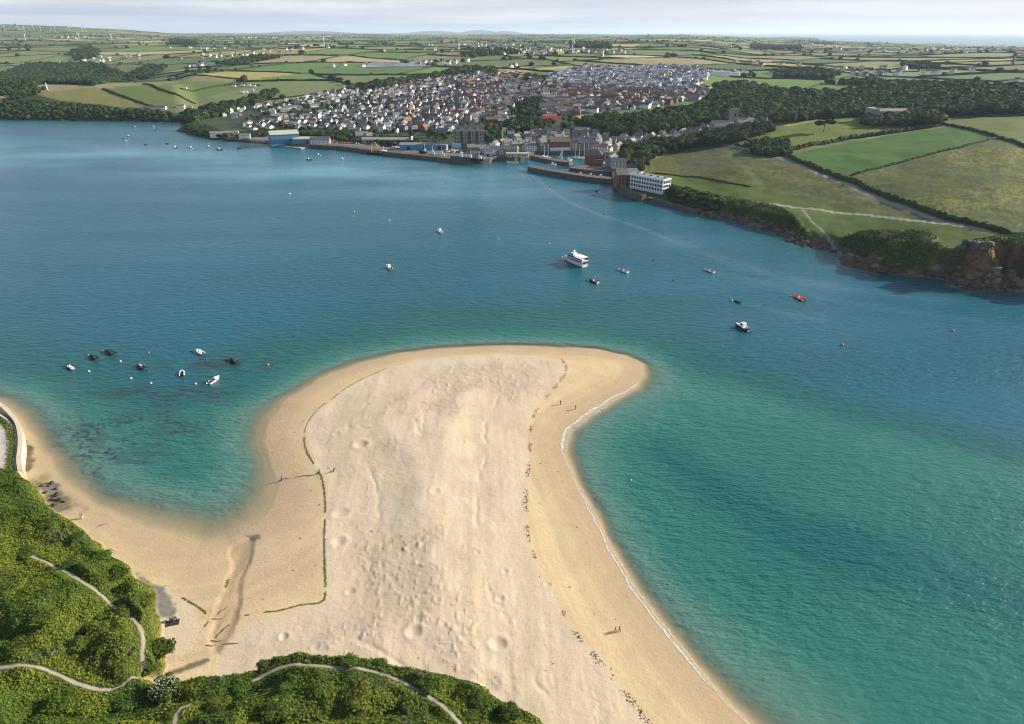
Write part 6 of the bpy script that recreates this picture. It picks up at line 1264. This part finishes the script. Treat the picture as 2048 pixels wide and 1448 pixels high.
# field caravans and vans
for i, (px, py) in enumerate([(370, 179), (468, 174), (486, 173), (498, 172), (508, 174), (484, 187), (492, 186), (504, 182)]):
    x, y, z = U(px, py); o = link('camper_van', MB().box(-3, -1.2, .4, 3, 1.2, 2.8, 0, .1, .1).box(1.6, -1.22, 1.4, 2.7, 1.22, 2.3, 1).mesh('camper_van')); o.data.materials.append(M['gel']); o.data.materials.append(M['glass']); o.location = (x, y, z); o.scale = (1.3,) * 3; tag(o, f"white camper van in the camping field, {nth(i + 1)} along the hedge" if i < 5 else f"white camper van at the field's lower edge, {nth(i - 4)} from left", 'van', 'camper vans in the field')

# ------------------------------------------------------------------ people
def skinned(name, verts, edges, rad, mat, parent):
    me_ = bpy.data.meshes.new(name); me_.from_pydata(verts, edges, []); o = link(name, me_, M[mat], parent); sk = o.modifiers.new('skin', 'SKIN')
    for v, r_ in zip(me_.skin_vertices[0].data, rad): v.radius = (r_, r_)
    me_.skin_vertices[0].data[0].use_root = True; o.modifiers.new('smooth', 'SUBSURF').levels = 1; me_.update(); return o
def person(px, py, label, top='cloth_dark', legs='cloth_dark', hgt=1.74, rz=0.0, sit=False, z=None):
    x, y, zz = U(px, py); o = empty('person', (x, y, float(H(x, y)) if z is None else z), rz, hgt / 1.74); tag(o, label, 'person', 'people on the beach and paths')
    if sit: J = dict(pel=(0, 0, .16), ch=(-.10, 0, .52), nk=(-.12, 0, .70), hd=(-.10, 0, .86), kL=(.42, .14, .44), kR=(.42, -.14, .46), fL=(.66, .14, .06), fR=(.68, -.14, .06), tL=(.80, .14, .05), tR=(.82, -.14, .05), sL=(-.10, .19, .66), sR=(-.10, -.19, .66), eL=(.12, .24, .46), eR=(.10, -.24, .44), hL=(.36, .18, .46), hR=(.36, -.18, .48))
    else: J = dict(pel=(0, 0, .92), ch=(0, 0, 1.26), nk=(0, 0, 1.47), hd=(.02, 0, 1.62), kL=(.12, .10, .50), kR=(-.02, -.10, .50), fL=(.16, .10, .06), fR=(-.20, -.10, .08), tL=(.30, .10, .04), tR=(-.06, -.10, .03), sL=(0, .19, 1.42), sR=(0, -.19, 1.42), eL=(-.06, .25, 1.14), eR=(.06, -.25, 1.14), hL=(.04, .24, .90), hR=(.18, -.24, .92))
    n = list(J); I = {k: i for i, k in enumerate(n)}
    rad = dict(pel=.14, ch=.15, nk=.06, hd=.10, kL=.065, kR=.065, fL=.05, fR=.05, tL=.04, tR=.04, sL=.06, sR=.06, eL=.045, eR=.045, hL=.035, hR=.035)
    E = [('pel', 'ch'), ('ch', 'nk'), ('nk', 'hd'), ('pel', 'kL'), ('kL', 'fL'), ('fL', 'tL'), ('pel', 'kR'), ('kR', 'fR'), ('fR', 'tR'), ('ch', 'sL'), ('sL', 'eL'), ('eL', 'hL'), ('ch', 'sR'), ('sR', 'eR'), ('eR', 'hR')]
    skinned('body', [J[k] for k in n], [(I[a], I[b]) for a, b in E], [rad[k] for k in n], 'skin', o)
    def cloth(name, keys, ed, grow, mat, shrink=None):
        ix = {k: i for i, k in enumerate(keys)}; skinned(name, [J[k] for k in keys], [(ix[a], ix[b]) for a, b in ed], [rad[k] + grow for k in keys], mat, o)
    cloth('jacket', ['pel', 'ch', 'sL', 'eL', 'sR', 'eR'], [('pel', 'ch'), ('ch', 'sL'), ('sL', 'eL'), ('ch', 'sR'), ('sR', 'eR')], .03, top)
    cloth('trousers', ['pel', 'kL', 'fL', 'kR', 'fR'], [('pel', 'kL'), ('kL', 'fL'), ('pel', 'kR'), ('kR', 'fR')], .022, legs)
    h = J['hd']; MB().ball((h[0] - .025, h[1], h[2] + .05), .118, 0, 1.0, 10, 6).build('hair', M['hair'], o, True); return o
person(1239, 1263, "person in dark clothes walking on the right beach, taller of pair", rz=2.2)
person(1231, 1262, "smaller person in dark clothes beside the taller walker", hgt=1.35, rz=2.2)
person(1121, 809, "person in dark clothes alone on the upper right sand, farther of two", rz=1.2)
person(1151, 819, "person in dark clothes near the surf, nearer of two", rz=.6)
person(166, 1037, "person in dark top and pale trousers on the left beach", legs='cloth_white', rz=.4)
person(162, 1037, "person in pink top next to the dark topped walker", 'cloth_pink', 'cloth_white', 1.66, .4)
person(347, 1238, "seated person in black at the right of the picnic group", sit=True, rz=.4)
person(342, 1241, "seated person in black in the middle of the picnic group", sit=True, rz=-.3)
person(337, 1243, "seated person in white top at the left of the picnic group", 'cloth_white', sit=True, rz=.2)
person(1606, 416, "person in dark clothes where the headland paths meet", 'cloth_white', rz=.2)
person(1529, 406, "person in dark clothes on the left stretch of headland path", rz=.2)
person(1882, 446, "person in dark clothes near the end of the headland path", rz=.2)
x, y, z = U(345, 1246); o = link('blanket', MB().box(-1.4, -.9, 0, 1.4, .9, .04).box(-.9, .3, .04, -.4, .7, .4, 0, .05, .05).mesh('blanket')); o.data.materials.append(M['charcoal']); o.location = (x, y, z + .02); o.rotation_euler = (0, 0, .3); tag(o, "dark picnic blanket under the seated group", 'blanket')

# ------------------------------------------------------------------ posts, driftwood, rocks, steps
def on_ground(o, px, py, dz=0.0, rz=0.0): x, y, z = U(px, py); o.location = (x, y, float(H(x, y)) + dz); o.rotation_euler = (0, 0, rz); return o
for px, py, h, lean, lab in [(563, 962, 1.7, .15, "leaning dark timber post at the edge of the bay"), (637, 948, 1.5, .4, "broken dark timber stump on the weed line"), (665, 944, 1.4, .8, "strongly tilted dark timber post in the dry sand")]:
    o = on_ground(tag(MB().tube([(0, 0, -.6), (lean * .6, .1, h * .6), (lean * 1.2, .15, h)], [.2, .18, .13], 8).tube([(0, 0, .5), (-.8, -.1, .15)], [.14, .1], 6).build('timber_post', M['timber']), lab, 'post', 'old groyne timbers'), px, py)
for px, py, L, a, lab in [(571, 958, 3.4, .25, "thin dark pole lying beside the bay post"), (612, 952, 9.0, .22, "long dark timber lying across the damp sand"), (203, 1051, 3.4, .75, "dark driftwood log on the left beach"), (445, 1222, 3.8, 1.0, "weathered timber lying along the stream bank"), (430, 1239, 4.6, .1, "timber baulk across the upper stream"), (452, 1256, 3.4, 1.1, "timber frame piece in the middle of the stream"), (428, 1283, 4.2, .05, "low timber across the lower stream"), (462, 1288, 4.6, .1, "pale plank running from stream to dry sand"), (415, 1248, 2.4, 1.4, "short post row left of the stream"), (420, 1292, 3, -.1, "short timber on the left lip of the lower stream"), (440, 1268, 3.6, 1.2, "timber rail down the right stream bank")]:
    w_ = .065; on_ground(tag(MB().tube([(-L * .36, 0, .06), (-.1 * L, .12, .16), (.2 * L, -.06, .12), (L * .36, .1, .10)], [w_, w_ * 1.2, w_, w_ * .6], 7).build('driftwood', M['timber']), lab, 'timber', 'timbers lying on the sand'), px, py, 0, a)
rrng = np.random.default_rng(31)
def rock(px, py, s, lab, grp, mat='rock'):
    v, f = blob((0, 0, .25), (1, .8, .6), rrng, 8, 6, .3); on_ground(tag(link('rock', npmesh('rock', v * s, f), M[mat]), lab, 'rock', grp), px, py, 0, rrng.random() * 6)
for i, (px, py, s) in enumerate([(104, 966, .8), (112, 978, .6), (116, 990, 1.0), (120, 1000, .9), (106, 1000, .7), (92, 985, .6), (98, 972, .5), (128, 1004, .6), (110, 1010, .8), (84, 972, .5)]): rock(px, py, s, f"dark boulder on the grey rock apron at left, {nth(sorted([104, 112, 116, 120, 106, 92, 98, 128, 110, 84]).index(px) + 1)} from left", 'boulders on the left beach')
for i, px in enumerate(range(1350, 2040, 26)):
    py = float(np.interp(px, [p[0] for p in FAR_PX], [p[1] for p in FAR_PX])) - 3 + 4 * rrng.random(); rock(px, py, 1.0 + 1.6 * rrng.random() + (px > 1750) * .8, f"dark shore rock at the foot of the headland cliff, {nth(i + 1)} from left", 'rocks along the cliff foot')
# wooden steps at the bottom of the curving path
o = empty('steps', (0, 0, 0)); tag(o, "timber steps at the foot of the curving dune path", 'steps')
pA, pB = np.array(U(285, 1326)), np.array(U(293, 1352)); av = math.atan2(pB[1] - pA[1], pB[0] - pA[0]); o.location = (*pA[:2], 0); o.rotation_euler = (0, 0, av); D_ = np.hypot(*(pB - pA)[:2])
for k in range(8):
    q = pA + (pB - pA) * (k / 7); MB().box(k / 7 * D_ - .12, -.75, float(H(q[0], q[1])) + .12, k / 7 * D_ + .12, .75, float(H(q[0], q[1])) + .34).build('tread', M['timber'], o)
for sg in (-1, 1): MB().tube([(k / 7 * D_, sg * .8, float(H(*(pA + (pB - pA) * (k / 7))[:2])) + .35) for k in range(8)], .06, 5).build('rail', M['timber'], o)
# ------------------------------------------------------------------ monuments, turbines, poles
o = at(95, 181, 'obelisk', "pale stone obelisk on the left headland", 'monument'); MB().box(-2, -2, -1, 2, 2, 1.5).box(-1.5, -1.5, 1.5, 1.5, 1.5, 2.6).build('plinth', M['concrete'], o); o.scale = (.75,) * 3; MB().box(-1.1, -1.1, 2.6, 1.1, 1.1, 16, 0, .55, .55).build('shaft', M['render_white'], o); MB().box(-.55, -.55, 16, .55, .55, 17.4, 0, .5, .5).build('cap', M['render_white'], o)
o = at(2033, 468, 'memorial_cross', "slim pale stone cross beside the lane at the right", 'monument'); MB().box(-.9, -.9, -.5, .9, .9, .8).box(-.6, -.6, .8, .6, .6, 1.4).build('plinth', M['concrete'], o); MB().box(-.25, -.25, 1.4, .25, .25, 6.2, 0, .06, .06).box(-.9, -.17, 4.7, .9, .17, 5.1).build('cross', M['render_white'], o)
def turbine(px, py, th_, br, label, ph):
    x, y, z = U(px, py); o = empty('wind_turbine', (x, y, z), .5); tag(o, label, 'wind turbine', 'wind turbines on the far hill'); MB().tube([(0, 0, -4), (0, 0, th_)], [1.3, .8], 8).build('tower', M['white'], o); MB().box(-2, -4, th_ - 1.5, 2, 4, th_ + 2).build('nacelle', M['white'], o); mb = MB().ball((0, -4.6, th_), 1.6)
    for k in range(3):
        a = ph + k * 2.0944; ca, sa = math.cos(a), math.sin(a); mb.add([(-sa * -1.3, -4.6, th_ + ca * -0.0 - 1.3 * 0), (ca * br * .25 + sa * 1.5, -4.9, th_ + sa * br * .25 - ca * 1.5), (ca * br, -4.7, th_ + sa * br), (ca * br * .25 - sa * .7, -4.4, th_ + sa * br * .25 + ca * .7), (0, -4.3, th_)], [(0, 1, 2), (0, 2, 3), (1, 0, 4), (4, 3, 2), (4, 2, 1)])
    mb.build('rotor', M['white'], o)
for i, (px, py) in enumerate([(10, 61), (37, 60), (49, 62), (67, 60), (82, 62), (103, 60), (111, 63), (139, 62), (165, 64), (173, 64)]): turbine(px, py, 46 if i % 2 else 34, 22 if i % 2 else 16, f"white wind turbine on the far left hill, {nth(i + 1)} from left", i * .7)
for px, py, lab in [(52, 82, "white wind turbine on the near slope below the hill, leftmost"), (159, 79, "small white wind turbine among the trees below the hill"), (224, 80, "white wind turbine right of the farm below the hill"), (649, 94, "lone white wind turbine in the middle distance fields"), (1145, 104, "slim white wind turbine beyond the estate")]: turbine(px, py, 34, 16, lab, px * .01)
o = at(1005, 290, 'flag_pole', "white flag pole on the terrace below the hotel garden", 'pole'); MB().tube([(0, 0, 0), (0, 0, 17)], [.25, .14], 6).build('pole', M['white'], o); MB().box(-1.4, -.1, 13, 1.4, .1, 13.3).build('yard', M['white'], o)

# ------------------------------------------------------------------ surf, weed lines
def ribbon_quads(L_, w, rg, n, size, dz):
    L_ = np.asarray(L_); t = np.gradient(L_, axis=0); t /= np.linalg.norm(t, axis=1)[:, None] + 1e-9; nr = np.c_[-t[:, 1], t[:, 0]]; i = rg.integers(0, len(L_) - 1, n); p = L_[i] + nr[i] * (rg.normal(0, .5, n) * w)[:, None] + t[i] * rg.normal(0, .4, (n, 1)); return p
WR = {'left': ([(780, 727), (700, 762), (660, 795), (640, 806), (611, 840), (606, 872), (612, 895), (622, 912), (640, 940), (645, 955), (651, 1000), (648, 1050), (648, 1100), (650, 1150), (652, 1192), (640, 1204), (600, 1206), (560, 1218), (525, 1220), (490, 1226)], .26, 3600), 'right': ([(1124, 712), (1136, 735), (1118, 762), (1085, 795), (1064, 830), (1060, 870), (1058, 920), (1052, 980), (1054, 1060), (1070, 1112), (1110, 1190), (1160, 1272), (1210, 1322), (1262, 1392), (1310, 1455)], .75, 1500), 'inner': ([(330, 1165), (365, 1190), (400, 1210), (425, 1235), (445, 1180), (455, 1150)], .3, 700)}
VV, FF, CC = [], [], []; off = 0; wr = np.random.default_rng(61)
for k, (px, w, n) in WR.items():
    L_ = dense(GP(px, 2.2), .5); gap = fbm(np.arange(len(L_)) / 9.0, np.zeros(len(L_)), 77, 3); p = ribbon_quads(L_, w, wr, n, .2, 0); j = wr.integers(0, 1, n)
    dd = np.array([noise(p[:, 0] / 3.2, p[:, 1] / 3.2, 78)])[0]; m = dd > (.27 if k == 'left' else .55); p = p[m]
    if k == 'left': yy = p[:, 1]; p = p[(yy < float(G(600, 880)[1])) | (wr.random(len(p)) < .45)]
    cen = np.c_[p, H(p[:, 0], p[:, 1]) + .06]; sz = (.22 if k != 'right' else .26) * (.5 + wr.random(len(p))); v, f = cards(cen, sz, wr, 1.6); base = (.13, .17, .04) if k != 'right' else (.10, .075, .03); VV.append(v); FF.append(f + off); off += len(v); CC.append(np.repeat(tint(len(p), wr, base), 4, 0))
# loose strands over the beaches
n = 2600; x = wr.uniform(-75, 60, n); y = wr.uniform(95, 300, n); m = (_interp(dN, x, y) > 4) & (_interp(dV, x, y) < -1) & (noise(x / 14, y / 14, 81) > .45) & (np.abs(_interp(dD, x, y)) > 1) & (wr.random(n) < .5); p = np.c_[x[m], y[m]]
v, f = cards(np.c_[p, H(p[:, 0], p[:, 1]) + .05], .24 * (.4 + wr.random(len(p)) ** 3 * 1.8), wr, 1.6); VV.append(v); FF.append(f + off); CC.append(np.repeat(tint(len(p), wr, (.045, .036, .022)), 4, 0))
tag(link('seaweed', npmesh('seaweed', np.concatenate(VV), np.concatenate(FF), False, np.concatenate(CC)), M['leaf_mass']), kind='stuff')
def foam_material():
    m, nt, n, l, b = newmat('foam'); b.inputs['Base Color'].default_value = (.66, .67, .68, 1); b.inputs['Roughness'].default_value = .8
    t = n.new('ShaderNodeTexCoord'); x = n.new('ShaderNodeTexNoise'); x.inputs['Scale'].default_value = .9; x.inputs['Detail'].default_value = 8; x.inputs['Roughness'].default_value = .75; l.new(t.outputs['Object'], x.inputs[0])
    a = n.new('ShaderNodeAttribute'); a.attribute_name = 'cover'; ad = n.new('ShaderNodeMath'); ad.operation = 'ADD'; l.new(x.outputs[0], ad.inputs[0]); l.new(a.outputs['Fac'], ad.inputs[1])
    mr = n.new('ShaderNodeMapRange'); mr.interpolation_type = 'SMOOTHSTEP'; mr.inputs['From Min'].default_value = .90; mr.inputs['From Max'].default_value = 1.26; l.new(ad.outputs[0], mr.inputs[0])
    tr = n.new('ShaderNodeBsdfTransparent'); mix = n.new('ShaderNodeMixShader'); l.new(mr.outputs[0], mix.inputs[0]); l.new(tr.outputs[0], mix.inputs[1]); l.new(b.outputs[0], mix.inputs[2]); l.new(mix.outputs[0], n['Material Output'].inputs[0]); return m
M['foam'] = foam_material()
FO = [([(1280, 765), (1270, 774), (1250, 787), (1232, 794), (1205, 812), (1182, 826), (1160, 842), (1142, 856), (1132, 868), (1128, 880), (1126, 893), (1127, 905)], [.5, 1.0, 2, 2.6, 2.9, 3.2, 3.4, 3.4, 3.2, 3, 2.6, 1.6], 1.0), ([(1127, 905), (1140, 940), (1152, 966), (1165, 992), (1180, 1020), (1196, 1048), (1212, 1082), (1231, 1120), (1252, 1156), (1275, 1190), (1305, 1230), (1340, 1272), (1366, 1306), (1390, 1338), (1410, 1362), (1440, 1392), (1470, 1422), (1500, 1450), (1560, 1510)], [.8, .5, .6, .9, 1.0, 1.2, 1.4, 1.6, 1.6, 1.7, 1.8, 1.8, 1.6, 1.4, .9, .6, .5, .5, .5], 1.0)]
VV, FF, CV = [], [], []; off = 0
for px, ws, s_ in FO:
    A_ = np.array(GP(px)); L_ = dense(A_, .5); s0 = np.r_[0, np.cumsum(np.hypot(*np.diff(A_, axis=0).T))]; s1 = np.r_[0, np.cumsum(np.hypot(*np.diff(L_, axis=0).T))] * s0[-1] / max(1e-6, np.sum(np.hypot(*np.diff(L_, axis=0).T))); w = 1.45 * np.interp(s1, s0, ws) * (.7 + .6 * fbm(s1 / 6, s1 * 0, 91, 3))
    t = np.gradient(L_, axis=0); t /= np.linalg.norm(t, axis=1)[:, None]; nr = np.c_[t[:, 1], -t[:, 0]] * -1; edge = (fbm(s1 / 3.5, s1 * 0 + 3, 92, 4) - .5) * 1.1
    us = [-.30, -.22, -.12, .05, .25, .5, .75, 1.0]; cv = [-.1, .68, .58, .40, .50, .36, .26, .0]
    for u in us: VV.append(np.c_[L_ + nr * (u * w + edge)[:, None], np.full(len(L_), .0)])
    k = len(L_); q = len(us)
    for a in range(q - 1): FF.append(np.array([(off + a * k + i, off + a * k + i + 1, off + (a + 1) * k + i + 1, off + (a + 1) * k + i) for i in range(k - 1)]))
    CV += [np.full(k, c) for c in cv]; off += q * k
FV = np.concatenate(VV); FV[:, 2] = np.maximum(H(FV[:, 0], FV[:, 1]), 0) + .05
fm = npmesh('surf_foam', FV, np.concatenate(FF), True); attr(fm, 'cover', np.concatenate(CV)); tag(link('surf_foam', fm, M['foam']), kind='stuff')

# ================================================================== the air
hz, nt, n_, l_, b_ = newmat('haze'); n_.remove(b_); pv = n_.new('ShaderNodeVolumePrincipled'); pv.inputs['Color'].default_value = (.66, .82, 1.0, 1); pv.inputs['Density'].default_value = HAZE; pv.inputs['Anisotropy'].default_value = .2
l_.new(pv.outputs[0], n_['Material Output'].inputs['Volume'])
hb = MB().box(-75000, -900, -60, 75000, 150000, 330).build('haze', hz); tag(hb, kind='stuff')
